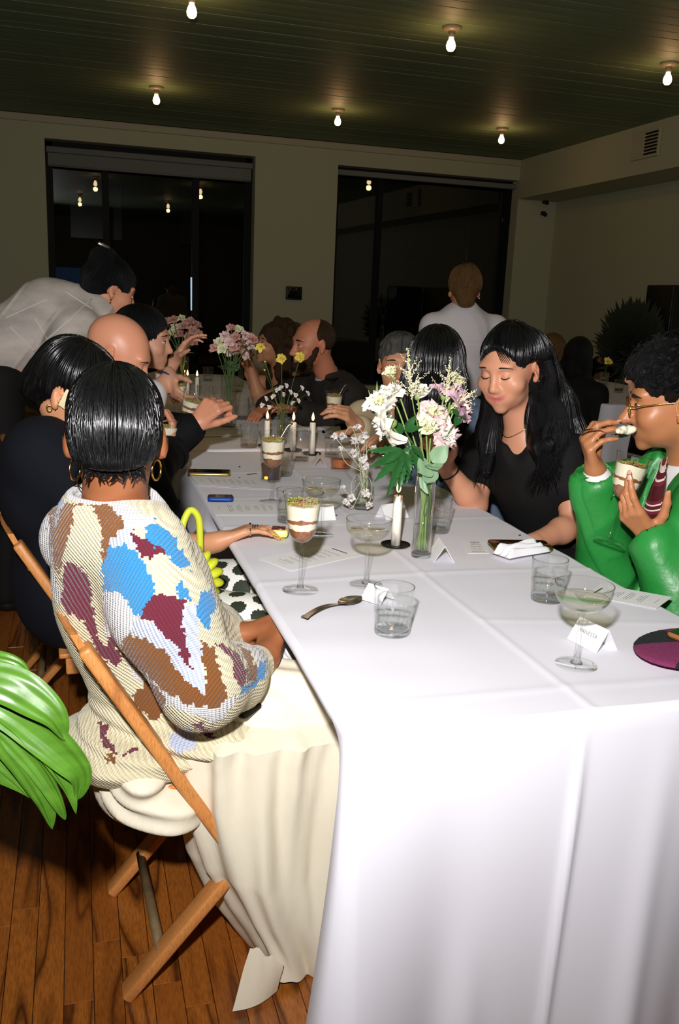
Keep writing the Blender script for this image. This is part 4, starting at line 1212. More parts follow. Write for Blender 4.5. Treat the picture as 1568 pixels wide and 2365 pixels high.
# --- yellow flowers by the middle candles
YVX, YVY = on(650, 1024, TZ)[:2]
vase(YVX, YVY, .022, .13, 'small clear vase of yellow flowers behind the middle candles', .4)
for px, py, d, lb in [(601, 800, (-.3, -.6, .6), 'highest yellow flower, at the left, of the middle vase'), (651, 827, (0, -.8, .4), 'yellow flower in the centre of the middle vase'), (695, 824, (.2, -.9, .2), 'yellow flower at the right of the middle vase facing the camera')]:
    flower(YVX, YVY, .13, at(px, py, YVY), d, .020, m_yellow, lb, group='yellow flowers of the middle vase', n=18, openness=1.4, sm=m_stemd, sr=.0014, vr=.012)
for px, py, lb in [(612, 836, 'tiny yellow-green bud on a thin stem, upper'), (611, 855, 'tiny yellow-green bud on a thin stem, lower')]:
    flower(YVX, YVY, .13, at(px, py, YVY), (0, -.5, .8), .007, m_yellow, lb, group='yellow flowers of the middle vase', n=8, openness=.8, sm=m_stemd, sr=.001, vr=.012)
for i in range(14):
    px, py = [(640, 900), (655, 910), (672, 905), (683, 912), (698, 896), (712, 908), (662, 890), (615, 920), (622, 940), (690, 925), (648, 895), (605, 935), (630, 915), (675, 930)][i]
    flower(YVX, YVY, .13, at(px, py, YVY + RNG.uniform(-.04, .04)), (RNG.uniform(-.5, .5), -.6, .5), .0115, m_dry, 'small dry white flower %s of the middle vase below the yellow ones' % ['one', 'two', 'three', 'four', 'five', 'six', 'seven', 'eight', 'nine', 'ten', 'eleven', 'twelve', 'thirteen', 'fourteen'][i], group='small dry flowers of the middle vase', n=9, openness=1.2, sm=m_stemd, sr=.001, vr=.012)
# --- pink bouquet in a tall vase, and another farther back
ORD = ['first', 'second', 'third', 'fourth', 'fifth', 'sixth', 'seventh', 'eighth', 'ninth', 'tenth', 'eleventh', 'twelfth', 'thirteenth', 'fourteenth', 'fifteenth', 'sixteenth']
def bouquet(vx, vy, h, spots, mats_, R, where, grp):
    for i, (px, py) in enumerate(spots):
        c = at(px, py, vy + RNG.uniform(-.07, .05)); m = mats_[i % len(mats_)]
        nm = {m_peach.name: 'dusty peach', m_creamp.name: 'cream yellow', m_pinkp.name: 'pale pink', m_white.name: 'white', m_lilac.name: 'lilac'}[m.name]
        rk = int(np.argsort(np.argsort([s_[0] for s_ in spots]))[i])
        flower(vx, vy, h, c, nrm(c - V(vx, vy + .1, TZ + h + .02)) + V(0, -.3, .1), R, m, '%s bloom, %s from the left, at the %s' % (nm, ORD[rk], where % ['top', 'upper part', 'middle', 'lower part', 'bottom'][i * 5 // len(spots)]), group=grp, sm=m_stemd, sr=.0022, vr=.02, n=13, leaves=1)
PVX, PVY = on(527, 985, TZ)[:2]
vase(PVX, PVY, .036, .24, 'tall clear vase of pink and cream flowers in the middle distance', .5)
bouquet(PVX, PVY, .24, [(535, 757), (553, 760), (520, 775), (545, 778), (568, 775), (585, 783), (505, 790), (530, 790), (558, 790), (578, 798), (498, 802), (515, 805), (533, 812), (552, 808), (566, 820), (540, 800)], [m_peach, m_creamp, m_pinkp, m_peach, m_pinkp], .027, '%s of the nearer pink bouquet', 'blooms of the nearer pink bouquet')
FVX, FVY = at(420, 830, 5.5)[0], 5.5
vase(FVX, FVY, .04, .24, 'tall clear vase of dim pink flowers at the far end of the table', .5)
bouquet(FVX, FVY, .24, [(385, 742), (400, 738), (420, 735), (440, 742), (455, 750), (380, 757), (405, 755), (425, 752), (445, 762), (460, 772), (395, 768), (415, 770), (435, 778), (448, 788), (388, 775)], [m_peach, m_peach, m_creamp, m_peach], .031, '%s of the far dim bouquet', 'blooms of the far dim bouquet')
# --- loose foliage at the far table
fv = on(1370, 985, TZ); vx_, vy_ = 3.7, 5.75
vase(vx_, vy_, .03, .18, 'clear vase with one yellow flower on the far right guest table', .4)
flower(vx_, vy_, .18, at(1405, 835, vy_), (-.3, -.8, .4), .03, m_yellow, 'single yellow flower above the far right guest table', group='flowers of the far right table', sm=m_stemd)

# ------------------------------------------------------------------ big plant at the left edge
m_big = mat('bright green leaf', srgb(74, 118, 32), .38, noise=(14, .25, (1, 1, 3)), spec=.5, bump=(60, .12, None, .002))
m_bigtip = mat('browned leaf tip', srgb(196, 160, 104), .6)
px0 = at(-150, 1640, 1.12)
pp = empty('potted_plant', (-.52, 1.15, 0), label='big leafy plant reaching in at the left edge with split green leaves', cat='plant')
MB().lathe([(0, .0), (.13, 0), (.16, .28), (.165, .30), (.15, .30), (.145, .27), (0, .27)], 28, (-.52, 1.15, 0)).world('pot', mat('dark clay pot', srgb(60, 50, 44), .7), pp)
def biglobe(pts, W, n=30, twist=0.0, cup=.35, dz=0, thin=False):
    """one leaf lobe: pts = list of (px,py,Y) along the midrib; W half-width profile"""
    C = spline([at(*p) for p in pts], n); G = []
    vdir = nrm(np.mean([at(p[0], p[1], p[2]) for p in pts], 0) - CAMPOS)
    for i in range(n):
        u = i / (n - 1); d = nrm(C[min(i + 1, n - 1)] - C[max(i - 1, 0)])
        side = nrm(np.cross(d, -vdir)); up = nrm(np.cross(side, d))
        a = twist * (1 - .5 * u); s2 = side * math.cos(a) + up * math.sin(a); u2 = np.cross(s2, d)
        w = W * max(.02, math.sin(math.pi * (.25 + .745 * u)) ** .85); row = []
        for j in range(25):
            v = -1 + j / 12
            row.append(C[i] + s2 * w * v + u2 * (cup * .7 * w * abs(v) + .10 * W * math.sin(6 * u + 2.2 * v) + .0007 * math.cos(v * 12) + .05 * W * abs(v) * math.sin(17 * u)))
        G.append(row)
    G = np.array(G); b = MB(); b.grid(G); b.grid(G + vdir * .0008, flip=True)
    o = b.world('leaf_lobe', [m_big, m_bigtip], pp)
    return o
biglobe([(-120, 1520, 1.16), (-20, 1524, 1.14), (40, 1538, 1.13), (68, 1564, 1.13)], .013, cup=.3)
biglobe([(-140, 1555, 1.12), (0, 1578, 1.10), (70, 1612, 1.09), (125, 1655, 1.08), (152, 1710, 1.08)], .026, twist=.35, cup=.35)
biglobe([(-140, 1580, 1.12), (0, 1628, 1.10), (90, 1690, 1.09), (155, 1750, 1.08), (188, 1795, 1.08), (180, 1848, 1.09)], .025, twist=-.25, cup=.4)
biglobe([(-140, 1590, 1.13), (0, 1650, 1.105), (95, 1735, 1.095), (150, 1812, 1.085), (176, 1880, 1.085)], .015, twist=.75, cup=.7)
biglobe([(-140, 1600, 1.13), (-10, 1665, 1.11), (70, 1745, 1.10), (125, 1830, 1.09), (152, 1892, 1.09)], .017, twist=-.7, cup=.6)
biglobe([(-140, 1605, 1.14), (-30, 1672, 1.115), (45, 1752, 1.105), (98, 1840, 1.10), (122, 1914, 1.10)], .022, twist=.45, cup=.5)
biglobe([(-150, 1615, 1.15), (-50, 1690, 1.125), (20, 1758, 1.115), (75, 1820, 1.11), (128, 1880, 1.11)], .015, twist=-.6, cup=.7)
biglobe([(-150, 1625, 1.15), (-70, 1695, 1.13), (-5, 1748, 1.12), (60, 1800, 1.12), (118, 1862, 1.12)], .030, twist=.2, cup=.25)
biglobe([(-160, 1640, 1.16), (-90, 1700, 1.14), (-30, 1742, 1.13), (30, 1780, 1.13), (80, 1815, 1.13)], .028, twist=-.2, cup=.25)
st = at(-140, 1590, 1.13)
MB().tube(spline([(-.52, 1.15, .27), (-.50, 1.15, .6), (-.42, 1.14, .82), st], 16), .010, 8).world('leaf_stalk', m_stem, pp)
for k, (a, zt) in enumerate([(2.2, .9), (3.4, 1.0), (4.4, .85), (1.2, 1.05)]):
    tip = V(-.52 + .25 * math.cos(a), 1.15 + .25 * math.sin(a), zt)
    MB().tube(spline([(-.52, 1.15, .27), (-.52 + .08 * math.cos(a), 1.15 + .08 * math.sin(a), .6), tip], 12), .008, 6).world('leaf_stalk', m_stem, pp)
    leaf(pp, tip, tip + V(.16 * math.cos(a), .16 * math.sin(a), -.16), (0, 0, 1), .06, m_big, 0, .2, name='leaf_lobe', seed=k)
# ------------------------------------------------------------------ dim bushy plant and dark panel at the far right
bp_ = at(1462, 790, 7.4)
bt = empty('indoor_tree', (bp_[0], 7.4, 0), label='dim bushy indoor plant before the right wall', cat='plant')
MB().lathe([(0, 0), (.2, 0), (.24, .4), (.21, .4), (0, .36)], 20, (bp_[0], 7.4, 0)).world('pot', m_black, bt)
MB().tube(spline([(bp_[0], 7.4, .36), (bp_[0] + .03, 7.4, .8), (bp_[0], 7.4, 1.1)], 8), .025, 8).world('trunk', mat('dark bark', srgb(50, 40, 30), .9), bt)
b = MB()
for k in range(1100):
    d = nrm(V(RNG.gauss(0, 1), RNG.gauss(0, 1), RNG.gauss(0, 1))); c = V(bp_[0], 7.4, 1.08) + d * V(.24, .24, .30) * RNG.random() ** .4
    F = frame_of(nrm(d + V(0, 0, .6)), (.3, .2, .1)); L_ = .10 + .08 * RNG.random()
    b.add([c, c + F @ V(.016, 0, L_ * .5), c + F @ V(0, .004, L_), c + F @ V(-.016, 0, L_ * .5)], [(0, 1, 2, 3)])
o = b.world('leaves', mat('dark foliage', srgb(38, 44, 28), .7), bt); o['kind'] = 'stuff'
pd_ = at(1562, 700, 7.2)
t = empty('dark_cabinet', (pd_[0] + .15, 7.3, 0), label='tall black cabinet at the right edge before the right wall', cat='cabinet')
zt_ = at(1560, 660, 7.3)[2]
MB().box((pd_[0] + .10, 7.3, zt_ / 2), (.45, .4, zt_), None, .01).world('carcass', m_black, t)
for s_ in (-1, 1): MB().box((pd_[0] + .10 + s_ * .11, 7.09, zt_ / 2), (.215, .02, zt_ - .1), None, .004).world('door', m_black, t)

# ------------------------------------------------------------------ people: shared anatomy
def skin(name, rgb, rough=.48):
    return mat(name, srgb(*rgb), rough, spec=.45, attr='tint', sss=.08, bump=(260, .12, None, .0006))
def hair_mat(name, col, hi, rough=.30, strength=.7, fine=34):
    """strands run away from the crown; 'strand' holds (turn around the crown, distance from it)"""
    m = bpy.data.materials.new(name); m.use_nodes = True; MATS[name] = m
    nt = m.node_tree; N = nt.nodes; L = nt.links; b = N['Principled BSDF']; b.inputs['Roughness'].default_value = rough; b.inputs['Specular IOR Level'].default_value = .22
    a = N.new('ShaderNodeAttribute'); a.attribute_name = 'strand'
    mp = N.new('ShaderNodeMapping'); mp.inputs['Scale'].default_value = (fine, 7, 1); L.new(a.outputs['Vector'], mp.inputs[0])
    t = N.new('ShaderNodeTexNoise'); t.inputs['Scale'].default_value = 1; t.inputs['Detail'].default_value = 5; t.inputs['Roughness'].default_value = .7; L.new(mp.outputs[0], t.inputs['Vector'])
    bp = N.new('ShaderNodeBump'); bp.inputs['Strength'].default_value = min(1, strength * 1.3); bp.inputs['Distance'].default_value = .008; L.new(t.outputs['Fac'], bp.inputs['Height']); L.new(bp.outputs[0], b.inputs['Normal'])
    r = N.new('ShaderNodeValToRGB'); r.color_ramp.elements[0].position = .35; r.color_ramp.elements[0].color = srgb(*col); r.color_ramp.elements[1].position = .75; r.color_ramp.elements[1].color = srgb(*hi)
    L.new(t.outputs['Fac'], r.inputs[0]); L.new(r.outputs[0], b.inputs['Base Color'])
    return m
class Head:
    def __init__(s, c, f, tilt=0.0, size=1.0):
        s.c = np.array(c, float); f = nrm(f); up = V(0, 0, 1)
        r = nrm(np.cross(f, up)); u = np.cross(r, f)
        ct, st = math.cos(tilt), math.sin(tilt); r, u = r * ct + u * st, u * ct - r * st
        s.f, s.u, s.r, s.k = f, u, r, size; s.R = np.stack([r, f, u], 1)
    def __call__(s, r, f, u): return s.c + s.k * (s.r * r + s.f * f + s.u * u)
    def loc(s, P): return (np.asarray(P) - s.c) @ s.R / s.k
    def sculpt(s, S, smile=0.0, npro=1.0, nose=1.0, jaw=1.0, lips=1.0, closed=False, ears=True, chin=1.0, brow=1.0, cheek=1.0, mouth_open=0):
        K = s.k
        def e(c, r, k=.02, sub=False): S.ell(s(*c), V(*r) * K, s.R, k, sub)
        def cn(a, b, ra, rb, k=.01, sub=False): S.cone(s(*a), s(*b), ra * K, rb * K, k, sub)
        e((0, -.015, .032), (.074, .094, .082)); e((0, .025, -.015), (.064, .066, .086), .03)
        e((0, .040, -.066), (.049 * jaw, .046, .040), .03); e((0, .078 * chin, -.098), (.019, .016, .016), .02)
        e((0, .074, .028), (.054, .018, .013 * brow), .02)
        for q_ in (-1, 1):
            e((q_ * .032, .094, .002), (.021, .017, .013), .012, True)
            e((q_ * .042, .060, -.030), (.024 * cheek, .026, .024), .025)
            S.ell(s(q_ * .031, .0765, .001), V(.0135, .0125, .0115) * K, s.R, .004)
            if ears:
                Re = s.R @ rotz(q_ * -.45) @ rotx(.18)
                S.ell(s(q_ * .078, -.012, -.008), V(.0075, .0195, .032) * K, Re, .008)
                S.ell(s(q_ * .084, -.006, -.004), V(.0055, .010, .018) * K, Re, .004, True)
                S.ell(s(q_ * .075, -.004, -.036), V(.007, .009, .010) * K, Re, .006)
        cn((0, .083, .014), (0, .107 * npro, -.030), .0085, .0115 * nose, .012)
        e((0, .108 * npro, -.033), (.0115 * nose, .0125 * nose, .010), .008)
        for q_ in (-1, 1): e((q_ * .0125, .094, -.036), (.0085 * nose, .011, .0085), .006)
        e((0, .076, -.064), (.032 + smile, .020, .022), .02)
        for q_ in (-1, 1):
            cn((0, .0965, -.0580), (q_ * (.021 + smile), .0850 - smile, -.0625 + smile), .0050 * lips, .0030, .004)
            cn((0, .0955, -.0705 - mouth_open), (q_ * (.019 + smile), .0850 - smile, -.0650 + smile - mouth_open * .4), .0062 * lips, .0036, .004)
        e((0, .103, -.0642 - mouth_open * .5), (.021 + smile, .010, .0013 + mouth_open * .6), .002, True)
    def tint(s, base, lip=(.62, .32, .28), blush=.12, stubble=None, smile=0.0):
        b = V(*base[:3])
        def fn(P):
            q_ = s.loc(P); c = np.tile(b, (len(P), 1))
            n = 1 + .05 * noise3(P, 40, 3); c = c * n[:, None]
            ck = np.exp(-(((np.abs(q_[:, 0]) - .045) / .02) ** 2 + ((q_[:, 1] - .07) / .04) ** 2 + ((q_[:, 2] + .03) / .02) ** 2))
            nz = np.exp(-((q_[:, 0] / .02) ** 2 + ((q_[:, 1] - .11) / .02) ** 2 + ((q_[:, 2] + .033) / .02) ** 2))
            er = np.exp(-(((np.abs(q_[:, 0]) - .082) / .012) ** 2 + ((q_[:, 2] + .01) / .035) ** 2)) * (np.abs(q_[:, 1]) < .04)
            w = np.clip(blush * (ck + nz + 1.2 * er), 0, 1)[:, None]
            c = c * (1 - w) + c * V(1.12, .72, .62) * w
            if stubble:
                sb = np.exp(-(np.clip(np.abs(q_[:, 2] + .075) - .025, 0, 9) / .012) ** 2) * (q_[:, 1] > .0) * np.exp(-(np.clip(np.abs(q_[:, 0]) - .05, 0, 9) / .02) ** 2); sb = (sb * stubble)[:, None]
                c = c * (1 - sb) + V(.03, .025, .02) * sb
            lp = np.exp(-((q_[:, 0] / (.0235 + smile * .8)) ** 4 + ((q_[:, 2] + .0645 - 1.15 * smile * (np.abs(q_[:, 0]) / (.021 + smile)) ** 1.6) / (.0105 - .3 * smile)) ** 4)) * (q_[:, 1] > .075); lp = lp[:, None]
            return c * (1 - lp) + V(*lip) * lp
        return fn
    def eyes(s, parent, closed=False, iris=(40, 24, 14)):
        m_e = mat('eye white', srgb(226, 218, 208), .2); m_i = mat('iris %d' % iris[0], srgb(*iris), .15); m_l = mat('lash black', srgb(16, 12, 10), .6)
        for q_ in (-1, 1):
            if not closed:
                MB().ball(s(q_ * .0315, .0800, .0005), .0106 * s.k, 14, 10, (1.28, 1.0, .60), s.R).world('eye', m_e, parent)
                MB().ball(s(q_ * .0310, .0884, .0008), .0049 * s.k, 12, 8, (1, .56, 1), s.R).world('iris', m_i, parent)
            b = MB(); P = [s(q_ * (.0315 + .0155 * t), .0900 - .0060 * t * t - (.0 if q_ * t < 0 else .002 * abs(t)), (.0065 if not closed else -.0055) - .0060 * (t * t) * (1 if not closed else -.8)) for t in np.linspace(-1, 1, 9)]
            b.tube(P, [.0007 * s.k, .0012 * s.k] + [.0016 * s.k] * 5 + [.0012 * s.k, .0008 * s.k], 6); b.world('eyelash', m_l, parent)
    def brows(s, parent, m, thick=1.0, arch=.004):
        for q_ in (-1, 1):
            P = [s(q_ * (.034 + .021 * t), .0925 - .010 * (t + .3) ** 2, .0235 + arch * (1 - t * t) - .002 * t) for t in np.linspace(-1, 1, 9)]
            MB().tube(P, [.0016 * thick * s.k, .0026 * thick * s.k, .003 * thick * s.k, .003 * thick * s.k, .0028 * thick * s.k, .0025 * thick * s.k, .002 * thick * s.k, .0014 * thick * s.k, .0008 * s.k], 6).world('eyebrow', m, parent)
    def strand(s, o):
        me = o.data; n = len(me.vertices); co = np.zeros(n * 3, np.float32); me.vertices.foreach_get('co', co)
        q_ = s.loc(co.reshape(-1, 3)) - V(0, -.035, .10)
        ph = np.arctan2(q_[:, 0], -q_[:, 1]); ds = np.linalg.norm(q_, axis=1)
        a = me.attributes.new('strand', 'FLOAT_VECTOR', 'POINT'); v = np.zeros((n, 3), np.float32); v[:, 0] = ph; v[:, 1] = ds * 5; a.data.foreach_set('vector', v.ravel())

def hand(S, W, d, n, right=True, curl=(.3, .35, .4, .45), thumb=(.5, .6, .2), spread=.06, k=1.0, tips=None, pinch=0):
    """palm and five separate jointed fingers; d points to the knuckles, n is the way the palm faces"""
    W = np.array(W, float); d = nrm(d); n = nrm(np.array(n, float) - d * np.dot(n, d)); t = np.cross(d, n) * (1 if right else -1)
    K = [(.028, .088), (.0095, .092), (-.0095, .087), (-.027, .078)]; LEN = [(.043, .025, .021), (.047, .029, .022), (.043, .027, .022), (.034, .021, .019)]
    S.cone(W - d * .02, W + d * .02, .021 * k, .021 * k, .012)
    out = []
    for i in range(4):
        kn = W + (d * K[i][1] + t * K[i][0]) * k
        S.cone(W + (d * .015 + t * K[i][0] * .55) * k, kn, .0140 * k, .0108 * k, .012)
        c = curl[i]; c = c if hasattr(c, '__len__') else (c, c * 1.2, c * .8)
        a = 0; p = kn; sp = math.copysign(1, K[i][0]) * spread * abs(K[i][0]) / .028; dd0 = nrm(d + t * sp)
        rr = [.0094, .0086, .0078, .0066] if i < 3 else [.0082, .0075, .0068, .0058]
        for j in range(3):
            a += c[j]; dd = dd0 * math.cos(a) + n * math.sin(a)
            p2 = p + dd * LEN[i][j] * k; S.cone(p, p2, rr[j] * k, rr[j + 1] * k, .0035 if j else .006); p = p2
        out.append((p, dd, -dd0 * 0 + (dd0 * math.sin(a) - n * math.cos(a))))
    p = W + (d * .022 + t * .020 + n * .008) * k; q_ = nrm(d * thumb[0] + t * thumb[1] + n * thumb[2])
    p1 = p + q_ * .042 * k; S.cone(p, p1, .0145 * k, .0115 * k, .012)
    q2 = nrm(q_ + d * .45 * (1 + pinch) + n * (.25 + pinch)); p2 = p1 + q2 * .032 * k; S.cone(p1, p2, .0112 * k, .0098 * k, .005)
    q3 = nrm(q2 + d * .35 + n * (.2 + pinch)); p3 = p2 + q3 * .027 * k; S.cone(p2, p3, .0098 * k, .0078 * k, .005)
    out.append((p3, q3, nrm(-np.cross(q3, np.cross(n, d)) if False else t)))
    return out
def nails(parent, tips, m, L=.011, long=0.0, k=1.0, idx=range(5)):
    for i in idx:
        p, d, up = tips[i]; up = nrm(up - d * np.dot(up, d)); s_ = np.cross(d, up); r = (.0066 if i < 3 else .0058) * k; b = MB(); G = []
        for a in range(5):
            u = a / 4; row = []
            for j in range(5):
                v = -1 + j / 2; w = r * .85 * (1 if u < .6 else 1 - (u - .6) * (1.1 if long else .8))
                row.append(p + d * (-.004 + (L + long) * u) * k + s_ * w * v + up * (r * 1.06 - .0022 * v * v * k))
            G.append(row)
        G = np.array(G); b.grid(G); b.grid(G - up * .0008, flip=True); b.world('fingernail', m, parent)

def folds(seed, amp=.006, f=22, stretch=(1, 1, .5)):
    st = V(*stretch)
    def fn(P):
        q_ = P * st; return amp * (noise3(q_, f, seed) * .6 + np.abs(noise3(q_, f * 1.7, seed + 1)) * .5 - .2)
    return fn
class Fig:
    """seated or standing figure; joints are world points"""
    def __init__(s, label, hd, pelvis, face, standing=False, width=.17, ref=None, neck_back=.03, name='person', group=None, cat='person'):
        s.hd = hd; s.pel = np.array(pelvis, float); fa = nrm([face[0], face[1], 0]); s.face = fa; s.rt = np.cross(fa, (0, 0, 1))
        s.nb = hd(0, -.035, -.085) - V(0, 0, .105) * 1.0 - fa * neck_back * 0 if ref is None else np.array(ref, float)
        s.chest = lerp(s.pel, s.nb, .62) + fa * .0
        s.sh = [s.nb + s.rt * width * q_ - V(0, 0, .055) for q_ in (1, -1)]      # right, left
        s.el = [None, None]; s.wr = [None, None]
        hip = [s.pel + s.rt * .09 * q_ for q_ in (1, -1)]; s.hip = hip
        if standing:
            s.kn = [h + V(0, 0, -.43) + fa * .02 for h in hip]; s.an = [k_ + V(0, 0, -(k_[2] - .08)) - fa * .03 for k_ in s.kn]
        else:
            s.kn = [h + fa * .42 + V(0, 0, .02) + s.rt * .02 * q_ for h, q_ in zip(hip, (1, -1))]; s.an = [k_ * V(1, 1, 0) + V(0, 0, .08) - fa * .02 for k_ in s.kn]
        s.t = empty(name, (s.pel[0], s.pel[1], 0), label=label, cat=cat, group=group)
        s.body = Sdf(); s.tips = {}
    def arm(s, i, el, wr): s.el[i] = np.array(el, float); s.wr[i] = np.array(wr, float)
    def lap(s):
        for i, q_ in enumerate((1, -1)):
            if s.el[i] is None: s.arm(i, s.sh[i] + V(0, 0, -.27) + s.rt * .05 * q_ + s.face * .03, s.kn[i] * .45 + s.hip[i] * .55 + V(0, 0, .10))
    def torso(s, S, g=0.0, k=.05, low=.0):
        S.ell(s.pel + V(0, 0, .02), V(.165 + g, .115 + g, .12 + g), np.stack([s.rt, s.face, V(0, 0, 1)], 1), .04)
        S.cone(s.pel + V(0, 0, .03), s.chest, .115 + g, .115 + g, k)
        ax = nrm(s.nb - s.pel); fr = nrm(s.face - ax * (s.face @ ax)); S.ell(s.chest + (s.nb - s.chest) * .25, V(.150 + g, .105 + g, .17 + g), np.stack([s.rt, fr, ax], 1), k)
        for i in (0, 1): S.cone(s.nb - V(0, 0, .045), s.sh[i], .058 + g, .052 + g, .04)
    def build_body(s, m, h=.006, colfn=None, head_kw={}, hands=True, legs=True, disp=None, arm_r=1.0):
        B = s.body; s.torso(B, getattr(s, 'slim', -.004)); s.lap()
        s.hd.sculpt(B, **head_kw)
        B.cone(s.hd(0, -.028, -.05), s.nb - V(0, 0, .02), .052 * s.hd.k, .060, .03)
        for i in (0, 1):
            B.cone(s.sh[i], s.el[i], .046 * arm_r, .036 * arm_r, .03); B.cone(s.el[i], lerp(s.el[i], s.wr[i], .3), .036 * arm_r, .038 * arm_r, .02); B.cone(lerp(s.el[i], s.wr[i], .3), s.wr[i], .038 * arm_r, .025 * arm_r, .02)
            if i not in s.tips and hands:
                d = nrm(s.wr[i] - s.el[i]); s.tips[i] = hand(B, s.wr[i], d, nrm(V(0, 0, -1) + .3 * s.face), i == 0)
            if legs:
                B.cone(s.hip[i], s.kn[i], .078, .054, .03); B.cone(s.kn[i], s.an[i], .052, .036, .03); B.cone(s.an[i] - V(0, 0, .03), s.an[i] + s.face * .16 - V(0, 0, .045), .036, .028, .02)
        return B.build('body', m, s.t, h, disp, colfn=colfn or s.hd.tint(m.node_tree.nodes['Principled BSDF'].inputs['Base Color'].default_value))
    def garment(s, name, m, g=.016, sleeve=1.0, h=.008, disp=None, neck=.05, hem=None, skirt=False, extra=None, legs=False, sl_r=0.0, k=.05, matfn=None, arms=(0, 1)):
        S = Sdf(); s.torso(S, g, k)
        for i in arms:
            if sleeve > 0:
                if sleeve <= .5:
                    S.cone(s.sh[i], lerp(s.sh[i], s.el[i], sleeve * 2), .050 + g, .046 + g + sl_r, .03)
                else:
                    S.cone(s.sh[i], s.el[i], .050 + g, .042 + g + sl_r, .03); S.cone(s.el[i], lerp(s.el[i], s.wr[i], (sleeve - .5) * 2 * .96), .042 + g + sl_r, .030 + g + sl_r, .02)
        if legs:
            for i in (0, 1): S.cone(s.hip[i], s.kn[i], .082 + g, .060 + g, .03); S.cone(s.kn[i], s.an[i], .060 + g, .046 + g, .03)
        if extra: extra(S)
        if neck: S.ell(s.nb + V(0, 0, .055) + s.face * .03, V(.085, .085, .075) * (neck / .05), None, .01, True)
        return S.build(name, m, s.t, h, disp, matfn=matfn)
    def trousers(s, m, h=.011, g=.012):
        S = Sdf(); S.ell(s.pel, V(.175, .125, .12), np.stack([s.rt, s.face, V(0, 0, 1)], 1), .04)
        for i in (0, 1): S.cone(s.hip[i], s.kn[i], .084 + g, .060 + g, .03); S.cone(s.kn[i], s.an[i], .060 + g, .046 + g, .03)
        return S.build('trousers', m, s.t, h, folds(3, .004))
    def shoes(s, m):
        for i in (0, 1):
            a = s.an[i]; S = Sdf(); S.cone(a + V(0, 0, -.01), a + V(0, 0, -.035), .044, .044, .02); S.cone(a - V(0, 0, .045), a + s.face * .17 - V(0, 0, .05), .038, .032, .02); S.half((0, 0, .004), (0, 0, -1)); S.build('shoe', m, s.t, .009)
    def hair(s, m, style='short', h=.005, disp=None, extra=None, cut=True, fall=.35, vol=1.0, low=-.075, face=((0, .105, -.045), (.066, .074, .102)), cuts=None):
        H = s.hd; S = Sdf()
        S.ell(H(0, -.018, .036), V(.081, .102, .089) * vol * H.k, H.R, .02)
        if style in ('short', 'crop', 'curly'): S.cone(H(0, -.065, .0), H(0, -.075, -.05), .062 * H.k, .048 * H.k, .03)
        if style == 'long':
            for q_ in (-1, 1):
                S.chain([H(q_ * .045, -.03, .03), H(q_ * .066, -.045, -.06), H(q_ * .075, -.05, -.16), H(q_ * .085, -.055, -fall)], [.05, .044, .045, .034], .03)
            S.chain([H(0, -.07, .0), H(0, -.085, -.10), H(0, -.085, -fall)], [.06, .055, .045], .03)
        if style == 'bun': S.ell(H(0, -.085, .085), V(.045, .045, .042) * H.k, None, .012)
        if extra: extra(S, H)
        S.ell(H(*face[0]), V(*face[1]) * H.k, H.R, .008, True)
        if cuts: cuts(S, H)
        if style != 'long':
            S.half(H(0, -.02, low), H.R @ V(0, .35, -1), .01) if low is not None else None
        if style in ('short', 'crop', 'bun', 'curly') :
            for q_ in (-1, 1): S.ell(H(q_ * .090, .004, -.032), V(.027, .042, .050) * H.k, H.R, .006, True)
        o = S.build('hair', m, s.t, h, disp); H.strand(o); s.hair_obj = o; return o
from mathutils.bvhtree import BVHTree
def strands(fig, hair, m, n=260, steps=22, step=.009, gravity=0.0, r=.0011, lift=.0012, seed=1, spread=(-3.0, 3.0), crown=(0, -.035, .12), jitter=.25, name='hair_strands', earfree=False, start=.2):
    """combed strands that start round the crown and follow the hair's own surface"""
    H = fig.hd; me = hair.data; nv = len(me.vertices); co = np.zeros(nv * 3, np.float32); me.vertices.foreach_get('co', co); co = co.reshape(-1, 3)
    nq = len(me.polygons); q_ = np.zeros(nq * 4, np.int32); me.loops.foreach_get('vertex_index', q_)
    T = BVHTree.FromPolygons([tuple(map(float, c)) for c in co], q_.reshape(-1, 4).tolist())
    rr = random.Random(seed); b = MB(); c0 = H(*crown)
    for k in range(n):
        a = spread[0] + (spread[1] - spread[0]) * (k + rr.random()) / n
        d = H.r * math.sin(a) - H.f * math.cos(a)
        p = c0 + d * .006; st = int(rr.random() * steps * start); P = []
        for i in range(steps):
            hit = T.find_nearest(Vector(p))
            if hit[0] is None or hit[3] > .05: break
            nv_ = np.array(hit[1]); surf = np.array(hit[0])
            if (surf - H.c) @ nv_ < 0 and False: nv_ = -nv_
            p = surf
            if i >= st: P.append(p + nv_ * (lift * (.4 + rr.random())))
            d = d + V(0, 0, -1) * gravity + nrm(V(rr.gauss(0, 1), rr.gauss(0, 1), rr.gauss(0, 1))) * jitter * .12
            t_ = d - nv_ * (d @ nv_)
            ql = H.loc(p)
            if i > 2 and abs(ql[0]) > .066 and -.055 < ql[1] < .04 and -.09 < ql[2] < .022 and earfree: break
            if np.linalg.norm(t_) < .25 or (i > 3 and H.loc(p)[1] > .075 and H.loc(p)[2] < .07): break
            d = nrm(t_); p = p + d * step
        if len(P) > 3:
            m_ = len(P); b.tube(P, [r * (.5 + .5 * math.sin(math.pi * min(1, (j + .6) / m_))) for j in range(m_)], 5)
    o = b.world(name, m, fig.t); H.strand(o); o['kind'] = 'stuff'; return o
def locks(parent, H, paths, m, r=.0035, n=10, name='hair_lock'):
    """thin strands drawn as one joined part"""
    b = MB()
    for P in paths: b.tube(spline(P, n), [r * (1 - .75 * i / (n - 1)) for i in range(n)], 5)
    o = b.world(name, m, parent); H.strand(o); o['kind'] = 'stuff'; return o

